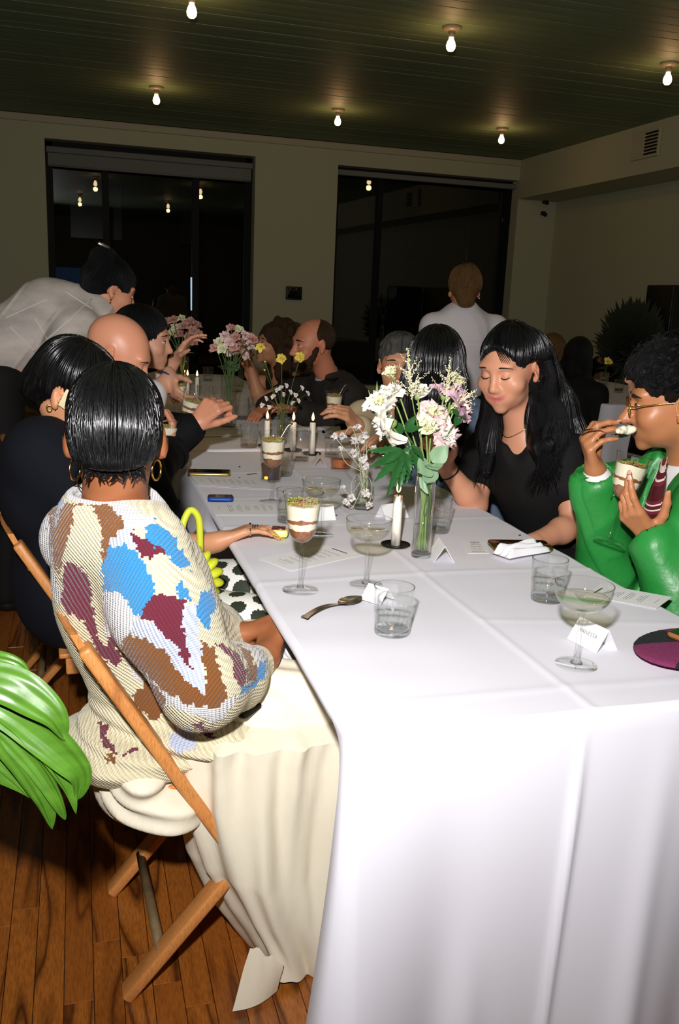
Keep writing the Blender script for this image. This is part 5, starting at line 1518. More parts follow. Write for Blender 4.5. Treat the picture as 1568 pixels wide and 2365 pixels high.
h_black = hair_mat('glossy black hair', (6, 6, 7), (18, 18, 20), .22, .5, 60)
h_blk2 = hair_mat('soft black hair', (9, 9, 9), (26, 27, 31), .40)
h_grey = hair_mat('salt and pepper hair', (46, 44, 42), (120, 118, 114), .45)
h_brown = hair_mat('dark brown hair', (38, 26, 16), (88, 62, 38), .45)
h_fair = hair_mat('fair brown hair', (84, 58, 30), (150, 112, 66), .45)
h_str = mat('black hair strand', srgb(8, 8, 9), .27, spec=.75)
h_brow = mat('dark brow hair', srgb(22, 18, 15), .7)

# ------------------------------------------------------------------ guest 1: patchwork sweater, seen from behind
sk1 = skin('deep brown skin', (150, 92, 58), .42)
H1 = Head(at(268, 1003, 1.63), (.10, 1, -.16), .0, 1.0)
G1 = Fig('person with slicked short black hair in a patchwork knit sweater, back to the camera', H1, (.20, 1.71, .545), (.77, .64), ref=at(262, 1150, 1.645) + V(0, 0, -.01), width=.165)
G1.slim = -.034
G1.sh[0] = at(328, 1262, 1.55); G1.sh[1] = at(185, 1250, 1.80)
G1.arm(0, at(478, 1600, 1.45), at(612, 1522, 1.60)); G1.arm(1, V(.20, 2.0, .66), at(545, 1470, 1.72))
G1.tips[0] = hand(G1.body, G1.wr[0], at(628, 1455, 1.66) - at(608, 1520, 1.60), (.6, .3, -.6), True, curl=(.35, .4, .45, .5))
G1.tips[1] = hand(G1.body, G1.wr[1], at(612, 1440, 1.72) - at(548, 1468, 1.72), (.2, -.5, -.8), False, curl=(.45, .5, .55, .6), thumb=(.8, .4, .2))
G1.kn = [V(.52, 1.58, .56), V(.50, 1.86, .56)]; G1.an = [V(.50, 1.55, .08), V(.50, 1.85, .08)]
for q_ in (-1, 1): G1.body.ell(H1(q_ * .085, -.012, -.016), V(.006, .014, .027), H1.R @ rotz(q_ * -.3), .006)
G1.build_body(sk1, .0052, head_kw=dict(ears=True))
nails(G1.t, G1.tips[1], mat('natural nail', srgb(226, 178, 160), .3), idx=range(5))
# hair: a smooth cap combed from the crown, short feathered nape
h1 = G1.hair(h_black, 'short', .004, vol=1.03, low=-.028, cuts=lambda S, H: [S.ell(H(q_ * .094, -.014, -.022), V(.028, .038, .055), H.R, .006, True) for q_ in (-1, 1)], extra=lambda S, H: (S.ell(H(0, -.05, -.015), V(.072, .066, .075), H.R, .03), S.ell(H(0, -.064, -.055), V(.052, .034, .036), H.R, .02)))
strands(G1, h1, h_str, 640, 30, .008, .02, .0011, .0010, 3, earfree=True, start=.4)
r = random.Random(4); P = []
for k in range(120):
    a = -.78 + 1.56 * k / 119 + r.uniform(-.05, .05); b0 = H1(.070 * math.sin(a), -.045 - .052 * math.cos(a), -.046 + r.uniform(-.012, .014)); ln = .014 + .016 * r.random()
    P.append([b0 + nrm(b0 - H1.c) * -.004, b0 + V(r.uniform(-.006, .006), -.004, -ln * .6), b0 + V(r.uniform(-.012, .012), -.005 + r.uniform(-.004, .008), -ln)])
locks(G1.t, H1, P, h_black, .0034, 6)
# earrings and necklace
for q_, px, py in ((1, 350, 1080), (-1, 184, 1062)):
    c = H1(q_ * .071, -.012, -.047); 
    MB().tube([c + V(.0, 0, -.0165) + (V(.55, .83, 0) * math.cos(a) + V(0, 0, 1) * math.sin(a)) * V(.0165, .0165, .0185) for a in np.linspace(0, 6.283, 29)[:-1]], .0021, 8, closed=True).world('hoop_earring', m_gold, G1.t)
    MB().ball(H1(q_ * .087, -.012, -.018), .0028, 8, 6).world('ear_stud', m_gold, G1.t)
nbp = G1.nb + V(0, 0, .030)
b = MB(); ring = []
for a in np.linspace(0, 6.283, 61)[:-1]: ring.append(nbp + V(.064 * math.cos(a), .064 * math.sin(a), .010 * math.sin(a) - .012 * math.cos(a)))
b.tube(ring, .0012, 6, closed=True); b.world('necklace', m_gold, G1.t)
# sweater
def knit(name, rgb, sc=(1, 1, 1), kind='rib', rough=.9):
    """knitted yarn: rows of stitches as fine relief"""
    m = bpy.data.materials.new(name); m.use_nodes = True; MATS[name] = m
    nt = m.node_tree; N = nt.nodes; L = nt.links; b = N['Principled BSDF']; b.inputs['Roughness'].default_value = rough; b.inputs['Specular IOR Level'].default_value = .15; b.inputs['Sheen Weight'].default_value = .25
    tc = N.new('ShaderNodeTexCoord'); mp = N.new('ShaderNodeMapping'); mp.inputs['Rotation'].default_value = sc; L.new(tc.outputs['Object'], mp.inputs[0])
    w = N.new('ShaderNodeTexWave'); w.inputs['Scale'].default_value = 52 if kind == 'rib' else 70; w.inputs['Distortion'].default_value = 1.2; w.inputs['Detail'].default_value = 1; w.bands_direction = 'X'; L.new(mp.outputs[0], w.inputs['Vector'])
    w2 = N.new('ShaderNodeTexWave'); w2.inputs['Scale'].default_value = 80; w2.inputs['Distortion'].default_value = 2; w2.bands_direction = 'Z'; L.new(mp.outputs[0], w2.inputs['Vector'])
    n = N.new('ShaderNodeTexNoise'); n.inputs['Scale'].default_value = 260; L.new(tc.outputs['Object'], n.inputs['Vector'])
    a1 = N.new('ShaderNodeMath'); a1.operation = 'MULTIPLY_ADD'; a1.inputs[1].default_value = .5; L.new(w2.outputs['Fac'], a1.inputs[0]); L.new(w.outputs['Fac'], a1.inputs[2])
    a2 = N.new('ShaderNodeMath'); a2.operation = 'MULTIPLY_ADD'; a2.inputs[1].default_value = .8; L.new(n.outputs['Fac'], a2.inputs[0]); L.new(a1.outputs[0], a2.inputs[2])
    bp = N.new('ShaderNodeBump'); bp.inputs['Strength'].default_value = .75; bp.inputs['Distance'].default_value = .0022; L.new(a2.outputs[0], bp.inputs['Height']); L.new(bp.outputs[0], b.inputs['Normal'])
    mr = N.new('ShaderNodeMapRange'); mr.inputs[1].default_value = .3; mr.inputs[2].default_value = 1.6; mr.inputs[3].default_value = .78; mr.inputs[4].default_value = 1.05; L.new(a2.outputs[0], mr.inputs[0])
    mx = N.new('ShaderNodeMix'); mx.data_type = 'RGBA'; mx.blend_type = 'MULTIPLY'; mx.inputs['Factor'].default_value = 1; mx.inputs['A'].default_value = srgb(*rgb); L.new(mr.outputs[0], mx.inputs['B']); L.new(mx.outputs['Result'], b.inputs['Base Color'])
    return m
kn = [knit('cream knit', (214, 204, 170), (.2, .9, .4)), knit('white knit', (208, 207, 208), (0, 0, .3)), knit('brown knit', (124, 76, 36), (.3, -.7, .2)), knit('maroon knit', (104, 34, 52), (.5, .5, 0)), knit('blue knit', (56, 134, 194), (.1, -.5, .5)), knit('pale blue knit', (184, 192, 214), (.4, .3, .8))]
CRE, WHI, BRO, MAR, BLU, PAL = range(6)
patches = [
 (WHI, [(100, 100), (215, 90), (200, 330), (170, 560), (235, 740), (190, 760), (100, 500)]),
 (BRO, [(195, 120), (215, 200), (350, 200), (305, 290), (245, 440), (205, 600), (165, 480), (150, 330), (150, 200)]),
 (PAL, [(200, 175), (243, 190), (205, 260), (190, 330), (175, 325), (190, 250)]),
 (CRE, [(290, 215), (380, 212), (440, 290), (450, 420), (432, 560), (445, 700), (470, 1010), (430, 960), (400, 820), (370, 640), (330, 560), (250, 525), (225, 600), (205, 600), (248, 440), (280, 310)]),
 (BRO, [(320, 180), (440, 155), (520, 230), (572, 320), (530, 370), (490, 410), (462, 540), (440, 560), (450, 420), (440, 300), (385, 215)]),
 (WHI, [(440, 155), (560, 180), (735, 290), (690, 345), (600, 345), (572, 320), (520, 230)]),
 (PAL, [(572, 320), (600, 345), (665, 475), (640, 505), (580, 440), (478, 440), (500, 400), (530, 370)]),
 (MAR, [(600, 345), (680, 400), (770, 430), (818, 482), (680, 502), (640, 440)]),
 (BLU, [(690, 330), (740, 295), (850, 390), (960, 580), (905, 545), (880, 585), (800, 470), (700, 400)]),
 (BLU, [(480, 440), (580, 432), (660, 480), (700, 560), (752, 690), (690, 785), (640, 833), (600, 760), (540, 690), (455, 690), (445, 560)]),
 (CRE, [(690, 500), (812, 480), (872, 580), (885, 640), (862, 722), (790, 700), (752, 690), (700, 560)]),
 (CRE, [(880, 582), (910, 548), (1040, 690), (990, 700), (962, 792), (920, 680)]),
 (BLU, [(880, 622), (912, 680), (948, 752), (890, 732), (862, 670)]),
 (BLU, [(988, 690), (1060, 680), (1090, 760), (1030, 900), (1008, 890), (978, 800)]),
 (MAR, [(250, 528), (330, 550), (380, 640), (402, 820), (442, 970), (540, 1050), (562, 1070), (520, 1127), (415, 1012), (345, 862), (230, 785), (222, 650)]),
 (WHI, [(455, 690), (540, 690), (600, 760), (640, 833), (590, 900), (550, 1000), (520, 960), (510, 900), (480, 960), (462, 900)]),
 (MAR, [(512, 895), (522, 980), (562, 1060), (500, 1105), (468, 1020), (492, 950)]),
 (MAR, [(740, 698), (860, 715), (912, 745), (888, 850), (922, 1000), (952, 1148), (850, 990), (720, 862), (658, 830)]),
 (PAL, [(912, 747), (978, 780), (988, 850), (975, 920), (1000, 1000), (1032, 1278), (900, 1172), (800, 1030), (690, 962), (585, 925), (640, 833), (720, 862), (850, 990), (952, 1150), (922, 1000), (888, 850)]),
 (BRO, [(585, 930), (690, 962), (800, 1030), (900, 1172), (1032, 1278), (1030, 1200), (1000, 1000), (985, 860), (1000, 960), (1072, 1020), (1112, 1150), (1145, 1280), (1100, 1350), (960, 1332), (800, 1252), (650, 1122), (552, 1020), (556, 960)]),
 (WHI, [(560, 1030), (650, 1122), (800, 1252), (960, 1332), (1100, 1350), (1145, 1280), (1220, 1270), (1120, 1420), (950, 1385), (780, 1300), (640, 1170)]),
 (BRO, [(700, 1185), (780, 1250), (800, 1290), (790, 1360), (740, 1420), (640, 1330), (612, 1280)]),
 (MAR, [(1048, 982), (1120, 982), (1212, 1040), (1262, 1150), (1230, 1248), (1182, 1180), (1180, 1080), (1110, 1012)]),
 (BRO, [(1190, 968), (1272, 1020), (1322, 1150), (1310, 1192), (1258, 1196), (1262, 1100), (1222, 1020)]),
 (WHI, [(1222, 960), (1300, 960), (1370, 1060), (1322, 1130), (1280, 1020)]),
 (BLU, [(1318, 1090), (1372, 1070), (1362, 1160), (1280, 1240), (1215, 1280), (1240, 1215), (1310, 1185)]),
 (PAL, [(840, 1480), (940, 1450), (975, 1560), (880, 1595), (815, 1540)]),
 (MAR, [(940, 1430), (1000, 1412), (1085, 1515), (1020, 1492)]),
 (MAR, [(430, 1408), (482, 1440), (470, 1500), (545, 1585), (480, 1572), (440, 1490)]),
 (BRO, [(468, 1592), (522, 1580), (525, 1650), (482, 1650)]),
 (MAR, [(560, 1600), (640, 1560), (650, 1575), (590, 1590), (580, 1625)]),
]
def in_poly(x, y, poly):
    inside = np.zeros(len(x), bool); n = len(poly)
    for i in range(n):
        x1, y1 = poly[i]; x2, y2 = poly[(i + 1) % n]
        c = ((y1 > y) != (y2 > y)); xx = (x2 - x1) * (y - y1) / ((y2 - y1) if y2 != y1 else 1e-9) + x1
        inside ^= c & (x < xx)
    return inside
# the pattern lies on the knit: it is laid out flat across the back and sleeve, in the sweater's own plane
PD = nrm(at(290, 1420, 1.6) - CAMPOS); PO = at(290, 1420, 1.55); PX = nrm(np.cross(PD, (0, 0, 1))); PY = np.cross(PX, PD)
def flat(p): 
    d = np.asarray(p) - PO; s_ = 1 + (d @ PD) / 1.62       # the sheet widens with depth like the knit it wraps
    return (d @ PX) / s_, (d @ PY) / s_
_poly = []
for c, pl_ in patches:
    w_ = [at(50 + zx * .41454, 1080 + zy * .41454, 1.55 + .0 * zx) for zx, zy in pl_]
    _poly.append((c, [flat(p) for p in w_]))
def sweater_colour(C):
    j = .0035; C2 = C + j * np.stack([noise3(C, 400, 1), noise3(C, 400, 2), noise3(C, 400, 3)], 1)
    # flatten depth first so near and far knit share one sheet
    x, y = flat(C2); o = np.zeros(len(C), int)
    for c, pl_ in _poly: o[in_poly(x, y, pl_)] = c
    nk = np.linalg.norm((C - NECKC) / NECKR, axis=1); o[nk < 1.12] = WHI
    return o
S = Sdf()
A = lambda px, py, Y: at(px, py, Y)
S.ell(A(264, 1330, 1.69), V(.126, .102, .185), rotz(.87), .06)
S.cone(A(184, 1224, 1.78), A(255, 1205, 1.66), .056, .060, .05); S.cone(A(255, 1205, 1.66), A(328, 1268, 1.56), .060, .072, .05)
S.cone(A(290, 1400, 1.68), A(356, 1640, 1.69), .108, .120, .06)
S.cone(A(322, 1270, 1.56), A(380, 1425, 1.50), .078, .084, .05); S.cone(A(380, 1425, 1.50), A(464, 1582, 1.45), .084, .070, .05)
S.cone(A(462, 1590, 1.45), A(540, 1560, 1.53), .068, .058, .04); S.cone(A(540, 1560, 1.53), A(592, 1532, 1.585), .058, .040, .03)
S.cone(A(182, 1248, 1.80), V(.19, 1.98, .66), .066, .06, .05); S.cone(V(.19, 1.98, .66), A(520, 1475, 1.74), .06, .046, .04)
S.ell(A(330, 1700, 1.66), V(.175, .165, .062), rotz(.3), .04); S.ell(A(470, 1665, 1.62), V(.13, .14, .05), rotz(.1), .04); S.ell(A(292, 1725, 1.64), V(.075, .10, .052), None, .04)
NECKC, NECKR = G1.nb + V(.012, .000, .050), V(.090, .088, .088)
S.cone(G1.nb - V(0, 0, .06), G1.chest, .104, .116, .05); S.cone(G1.chest, G1.pel + V(0, 0, .05), .112, .13, .05)
S.cone(G1.sh[1], G1.el[1], .058, .052, .04); S.cone(G1.el[1], lerp(G1.el[1], G1.wr[1], .8), .052, .042, .03)
S.ell(NECKC, NECKR, None, .012, True)
def sw_disp(P):
    d = folds(11, .0075, 15, (1, 1, .7))(P); q_ = np.exp(-((P[:, 2] - A(330, 1690, 1.6)[2]) / .05) ** 2)
    return d + .006 * q_ * np.sin(P[:, 2] * 160 + 4 * P[:, 0] * 9) + .0009 * np.sin(P[:, 2] * 900) * .6
S.build('sweater', kn, G1.t, .0042, sw_disp, matfn=sweater_colour)
# skirt: gathered cream cotton falling from the lap to the floor
m_skirt = mat('cream cotton skirt', srgb(226, 218, 196), .6, spec=.3, bump=(26, .35, (1, 1, .35), .006))
n, mrows = 150, 64; G = []
top_c, bot_c = V(.335, 1.70, .545), V(.395, 1.69, .012)
for i in range(mrows):
    u = i / (mrows - 1); c = lerp(top_c, bot_c, u); row = []
    xm = float(np.interp(c[2], [.0, .03, .08, .145, .25, .41, .5], [.34, .325, .298, .255, .200, .162, .150])); xM = float(np.interp(c[2], [0, .2, .5], [.53, .55, .56])); c[0] = (xm + xM) / 2
    rx = (xM - xm) / 2; ry = .245 - .03 * u
    for k in range(n):
        a = 2 * math.pi * k / n
        fo = .0085 * math.sin(a * 17 + 1.2 * math.sin(a * 3) + u * 1.5) * (1 - .55 * u) + .015 * (u ** .8) * math.sin(a * 7 + 2.5 * u + 1.0) + .010 * math.sin(a * 4 - 7 * u) * u + .004 * math.sin(a * 29 + u * 9) * (1 - u)
        ex = 3.4; ca, sa = math.cos(a), math.sin(a); rr = (abs(ca) ** ex + abs(sa) ** ex) ** (-1 / ex)
        x = c[0] + (rx + fo) * rr * ca - .05 * u * max(0, -ca) * 0; y = c[1] + (ry + fo) * rr * sa
        z = c[2] + .008 * u * math.sin(a * 5)
        if u < .15: z += .02 * math.sin(u / .15 * math.pi * .5)
        row.append(V(x, min(y, 1.95), max(.004, z)))
    G.append(row)
b = MB(); b.grid(np.array(G), wrap=True, flip=True)
lid = []
for f_ in (.85, .6, .3, .02): lid.append([lerp(V(top_c[0], top_c[1], .575), p + V(0, 0, .012), f_) for p in G[0]])
b.grid(np.array([G[0]] + lid), wrap=True, flip=False)
b.world('skirt', m_skirt, G1.t)
S = Sdf()
for q_ in (0, 1): S.cone(G1.hip[q_] + V(0, 0, .01), G1.kn[q_] + V(0, 0, .0), .104, .088, .05)
S.build('skirt_lap', m_skirt, G1.t, .007, lambda P: .0045 * np.sin(P[:, 1] * 95 + 16 * P[:, 0] + 2.5 * np.sin(P[:, 0] * 17)) + .004 * np.sin(P[:, 1] * 41 - 22 * P[:, 0]))
# the skirt's seat hanging over the chair back edge, and a turned-up hem tail on the floor
S = Sdf(); S.ell(A(345, 1800, 1.64), V(.105, .15, .060), rotz(.1), .03); S.ell(A(320, 1765, 1.60), V(.06, .12, .05), None, .03); S.ell(A(400, 1830, 1.6), V(.07, .12, .04), None, .03)
S.build('skirt_seat', m_skirt, G1.t, .006, lambda P: .006 * np.sin(P[:, 2] * 130 + 16 * P[:, 0] + 4 * np.sin(P[:, 1] * 14)))
T = [on(537, 2340, .006), on(640, 2292, .006), at(655, 2235, 1.455), at(578, 2195, 1.455)]
G = []
for i in range(14):
    u = i / 13; row = []
    for j in range(12):
        v = j / 11; p = lerp(lerp(T[0], T[1], v), lerp(T[3], T[2], v), u); row.append(p + V(0, -.012 * math.sin(v * 3.1) * (1 - u), .004 + .012 * math.sin(v * 7 + u * 3) ** 2 * u))
    G.append(row)
b = MB(); b.grid(np.array(G)); b.grid(np.array(G) + V(0, .002, -.001), flip=True); b.world('skirt_hem', m_skirt, G1.t)
# on the lap
t = napkin(A(652, 1605, 1.62) + V(0, 0, .0), nrm(A(700, 1660, 1.6) - A(620, 1540, 1.66)), nrm(V(-.5, -.6, -.35)), .16, .20, 'white napkin spread over the lap below the table edge', 8, .02)
phone(A(588, 1598, 1.565), math.radians(-55), 'dark phone half hidden between the sweater cuff and the lap', w=.07, l=.14, th=.009, body=m_black, tiltR=rotz(math.radians(-52)) @ rotx(.15) @ roty(.55))

# ------------------------------------------------------------------ guest 2: navy jacket, white sunglasses, ringed hand on the table
sk2 = skin('warm tan skin', (206, 146, 108), .45)
H2 = Head(at(180, 908, 2.30), (.74, -.40, -.48), .05, 1.0)
G2 = Fig('person in a navy jacket and white sunglasses with centre-parted black hair, reaching over the table', H2, (.05, 2.38, .55), (.9, -.35), ref=at(190, 1020, 2.36), width=.18)
G2.sh[0] = at(95, 1045, 2.22); G2.sh[1] = at(300, 1050, 2.50)
G2.arm(0, at(330, 1275, 2.14), at(500, 1252, 2.20)); G2.arm(1, at(372, 1225, 2.48), at(318, 1108, 2.46))
d2 = at(575, 1222, 2.20) - at(500, 1252, 2.20)
G2.tips[0] = hand(G2.body, G2.wr[0], d2, (.15, -.15, -1), True, curl=((.35, .5, .35), (.35, .5, .35), (.35, .45, .3), (.3, .3, .2)), thumb=(.7, .5, .5), spread=.03, k=.98)
G2.kn = [V(.36, 1.98, .58), V(.44, 2.30, .57)]; G2.an = [V(.36, 2.0, .08), V(.42, 2.3, .08)]
G2.build_body(sk2, .0056, arm_r=.98)
m_yel = mat('yellow nail lacquer', srgb(236, 240, 70), .2)
nails(G2.t, G2.tips[0], m_yel, long=.006)
def partline(S, H): S.ell(H(0, .035, .128), V(.006, .06, .010), H.R, .006, True)
G2.hair(h_black, 'short', .005, vol=1.05, low=None, face=((0, .105, -.028), (.070, .074, .120)), extra=lambda S, H: (S.chain([H(.0, -.06, .05), H(0, -.085, -.03), at(135, 985, 2.42)], [.060, .050, .03], .03), S.ell(H(0, .02, .128), V(.0035, .07, .010), H.R, .004, True)))
strands(G2, G2.hair_obj, h_str, 300, 26, .010, .03, .0014, .001, 5)
# sunglasses
m_ivory = mat('ivory sunglasses', srgb(226, 214, 170), .4)
b = MB(); G = []
for q_ in (1, -1):
    R_ = H2.R @ rotz(0)
    MB().box(H2(q_ * .0795, .045, -.004), (.004, .085, .046), R_, .0012).world('temple', m_ivory, G2.t)
    MB().box(H2(q_ * .036, .104, .002), (.062, .006, .040), H2.R @ rotz(-q_ * .25), .004).world('lens_front', [mat('dark lens', srgb(20, 18, 16), .1)], G2.t)
    MB().box(H2(q_ * .036, .101, .002), (.068, .007, .046), H2.R @ rotz(-q_ * .25), .006).world('rim', m_ivory, G2.t)
tb = MB(); r = random.Random(8)
for k in range(5):
    tb.box(H2(.0815, .030 + k * .0042, .004), (.0008, .0028, .004), H2.R)
tb.world('temple_lettering', mat('worn brown lettering', srgb(110, 86, 40), .6), G2.t)
MB().tube([H2(.083, -.012, -.046) + V(.006 * math.cos(a), .004, .007 * math.sin(a)) for a in np.linspace(0, 6.28, 17)[:-1]], .0012, 6, closed=True).world('hoop_earring', m_gold, G2.t)
m_navy = mat('navy wool jacket', srgb(15, 17, 24), .9, bump=(200, .15), spec=.15)
G2.garment('jacket', m_navy, .024, .5, .009, folds(21, .006, 14), neck=.05, extra=lambda S: (S.ell(at(110, 1120, 2.30), V(.13, .14, .17), None, .06), S.ell(at(170, 1330, 2.34), V(.16, .15, .20), None, .06), S.cone(G2.sh[0], at(270, 1265, 2.16), .078, .058, .04)))
# polka-dot skirt
m_dotw = mat('white skirt cloth', srgb(236, 234, 226), .7); m_dotk = mat('dark green dots', srgb(38, 46, 28), .7)
S = Sdf(); S.cone(V(.10, 2.25, .55), V(.37, 1.97, .575), .125, .088, .05); S.cone(V(.10, 2.45, .55), V(.44, 2.30, .57), .11, .08, .05); S.cone(V(.37, 1.97, .575), V(.36, 2.0, .12), .088, .10, .04); S.cone(V(.44, 2.30, .57), V(.42, 2.3, .15), .08, .09, .04)
def dots(C):
    s_ = .062; u = C[:, 0] * .9 + C[:, 1] * .3 + C[:, 2] * .35; v = C[:, 1] * .9 - C[:, 0] * .35 + C[:, 2] * .45
    j = np.floor(v / (s_ * .87)); uu = u / s_ + .5 * (j % 2); i_ = np.floor(uu); du = (uu - i_ - .5) * s_; dv = (v / (s_ * .87) - j - .5) * s_ * .87
    return ((du ** 2 + dv ** 2) < (.0225 + .003 * np.sin(i_ * 12.9 + j * 7.3)) ** 2).astype(int)
S.build('dotted_skirt', [m_dotw, m_dotk], G2.t, .0045, matfn=dots)
# rings, bracelets
m_silv = mat('silver', srgb(220, 218, 214), .15, metal=1)
hk = lambda i, f_: None
def ring_on(p, d, r, m, name='ring', w=.0016):
    F = frame_of(d); MB().tube([np.array(p) + F @ V(r * math.cos(a), r * math.sin(a), 0) for a in np.linspace(0, 6.283, 19)[:-1]], w, 6, closed=True).world(name, m, G2.t)
W2 = G2.wr[0]; dd = nrm(d2); nn = nrm(V(.15, -.15, -1) - dd * np.dot(V(.15, -.15, -1), dd)); tt = np.cross(dd, nn)
for i, (tx, l0) in enumerate([(.028, .088), (.0095, .092), (-.0095, .087), (-.027, .078)]):
    kn_ = W2 + (dd * l0 + tt * tx) * .98; f_ = dd * math.cos(.35) + nn * math.sin(.35)
    for j in range([2, 3, 2, 1][i]): ring_on(kn_ + f_ * (.012 + .0055 * j), f_, .0098 if i < 3 else .0086, m_silv if i else m_gold)
    if i == 0: MB().box(kn_ + f_ * .014 - nn * .0105, (.010, .008, .006), frame_of(f_), .002).world('black_stone', m_black, G2.t)
ring_on(lerp(G2.el[0], W2, .72), W2 - G2.el[0], .030, m_gold, 'bangle', .0013)
MB().box(lerp(G2.el[0], W2, .72) + V(-.005, -.029, .0), (.004, .004, .016), None, .001).world('bangle_charm', m_gold, G2.t)
for k, mm in enumerate([mat('green bead bangle', srgb(80, 110, 40), .4), mat('blue bead bangle', srgb(30, 60, 110), .4), mat('dark bangle', srgb(30, 34, 20), .4)]):
    ring_on(lerp(G2.el[1], G2.wr[1], .55 + .14 * k), G2.wr[1] - G2.el[1], .037 - .003 * k, mm, 'bangle', .006)
# the little case held in the fingertips
cp = at(645, 1240, 2.20)
t = empty('compact_case', (cp[0], cp[1], TZ + .004), math.radians(-18), 'small pale yellow case with a dark red top held in yellow-nailed fingertips', 'case')
MB().box((0, 0, .012), (.046, .036, .020), None, .006).build('case_body', mat('pale yellow plastic', srgb(240, 240, 150), .4), t)
MB().box((-.002, 0, .024), (.036, .028, .005), None, .002).build('case_top', mat('dark red enamel', srgb(90, 30, 22), .2), t)
# yellow handbag
m_bag = mat('chartreuse leather', srgb(206, 212, 52), .45)
hb = at(470, 1330, 2.02)
t = empty('handbag', hb - V(0, 0, .07), label='chartreuse handbag with a pleated shell front and ring handle on the lap', cat='bag')
for k in range(8):
    a = 1.9 - k * .33; d = V(math.cos(a) * .9, -.12, math.sin(a)); c0 = hb + V(-.035, .02, -.015)
    MB().ball(c0 + d * .042, .05, 14, 8, (1, .62, .30), frame_of(V(0, 1, 0)) @ np.eye(3) if False else np.stack([nrm(d), nrm(np.cross(V(0, 0, 1), d) + V(0, 1e-6, 0)), nrm(np.cross(d, np.cross(V(0, 0, 1), d) + V(0, 1e-6, 0)))], 1)).world('pleat', m_bag, t)
MB().box(hb + V(-.06, .03, -.03), (.10, .06, .09), None, .02).world('bag_body', m_bag, t)
A0, A1, A2 = at(418, 1245, 2.10), at(440, 1178, 2.12), at(462, 1245, 2.12)
MB().tube(spline([A0 + V(-.01, 0, -.07), A0, at(424, 1205, 2.11), A1, at(458, 1196, 2.12), A2, A2 + V(0, 0, -.08)], 30), .0085, 12).world('handle', m_bag, t)
MB().tube([A0 + V(-.001, 0, -.004), A0 + V(-.005, 0, -.018)], .0105, 12).world('brass_collar', m_gold, t)

# ------------------------------------------------------------------ guest 3: man in the green leather jacket, eating
sk6 = skin('brown olive skin', (190, 126, 84), .42)
H6 = Head(at(1556, 925, 1.90), (-.84, .50, -.18), .04, 1.04)
G6 = Fig('person in a green leather jacket, round gold glasses and striped tie, eating from a spoon', H6, (1.60, 1.95, .55), (-.97, -.15), ref=at(1600, 1075, 1.93), width=.185)
G6.sh[0] = at(1490, 1150, 2.08); G6.sh[1] = at(1640, 1190, 1.74)
G6.arm(0, at(1402, 1318, 1.98), at(1376, 1090, 1.95)); G6.arm(1, at(1560, 1420, 1.70), at(1505, 1240, 1.76))
# spoon hand: raised, fingers folded towards the mouth
G6.tips[0] = hand(G6.body, G6.wr[0], at(1352, 1015, 1.94) - at(1376, 1090, 1.95), at(1420, 1040, 1.92) - at(1350, 1045, 1.94), True, curl=((.9, 1.0, .5), (1.0, .7, .3), (1.1, .6, .3), (1.2, .5, .2)), thumb=(.7, .5, .6), spread=.04, pinch=.2)
# glass hand: palm up around the bowl
G6.tips[1] = hand(G6.body, G6.wr[1], at(1437, 1165, 1.76) - at(1505, 1240, 1.76), at(1480, 1090, 1.80) - at(1470, 1180, 1.76), False, curl=((.25, .35, .2), (.5, .6, .3), (.7, .8, .4), (.8, .9, .5)), thumb=(.55, .85, .45), spread=.10)
G6.build_body(sk6, .0046, head_kw=dict(npro=1.07, nose=1.28, jaw=1.12, lips=1.05, brow=1.3), colfn=H6.tint(srgb(190, 126, 84), (.36, .15, .13), .12, .10))
nails(G6.t, G6.tips[0], mat('natural nail', srgb(226, 178, 160), .3)); nails(G6.t, G6.tips[1], MATS['natural nail'])
H6.eyes(G6.t); H6.brows(G6.t, h_brow, 1.5, .003)
for q_ in (-1, 1):
    MB().tube([H6(q_ * .002, .1045, -.0495), H6(q_ * .014, .0995, -.0510), H6(q_ * .026, .086, -.0575)], [.0026, .0034, .0012], 6).world('moustache', h_brow, G6.t)
def curls(S, H):
    r = random.Random(3)
    S.ell(H(0, -.01, .075), V(.088, .10, .07), H.R, .03); S.ell(H(0, .055, .090), V(.06, .05, .036), H.R, .03)
    for k in range(150):
        d = nrm(V(r.gauss(0, 1), r.gauss(-.1, 1), r.gauss(.5, 1)))
        p = V(d[0] * .089, -.012 + d[1] * .108, .048 + d[2] * .098)
        if p[1] > .055 and p[2] < .075: continue
        if p[2] < -.04: continue
        if abs(p[0]) > .05 and p[1] > -.0 and p[2] < .02: continue
        S.ell(H(*p), V(.014, .014, .014) * r.uniform(.7, 1.25), None, .004)
G6.hair(h_blk2, 'curly', .0042, extra=curls, disp=lambda P: .003 * noise3(P, 260, 5), low=-.07)
r = random.Random(12); P = []
for k in range(150):
    d = nrm(V(r.gauss(0, 1), r.gauss(0, 1), abs(r.gauss(.4, .8)))); c = V(d[0] * .092, -.01 + d[1] * .112, .055 + d[2] * .102)
    if c[1] > .08 and c[2] < .06: continue
    a0 = r.random() * 6; rr = .007 + .006 * r.random(); F = frame_of(d)
    P.append([H6(*(c + F @ V(rr * math.cos(a0 + 1.1 * i), rr * math.sin(a0 + 1.1 * i), .003 * i))) for i in range(6)])
locks(G6.t, H6, P, h_blk2, .0026, 14, 'curl')
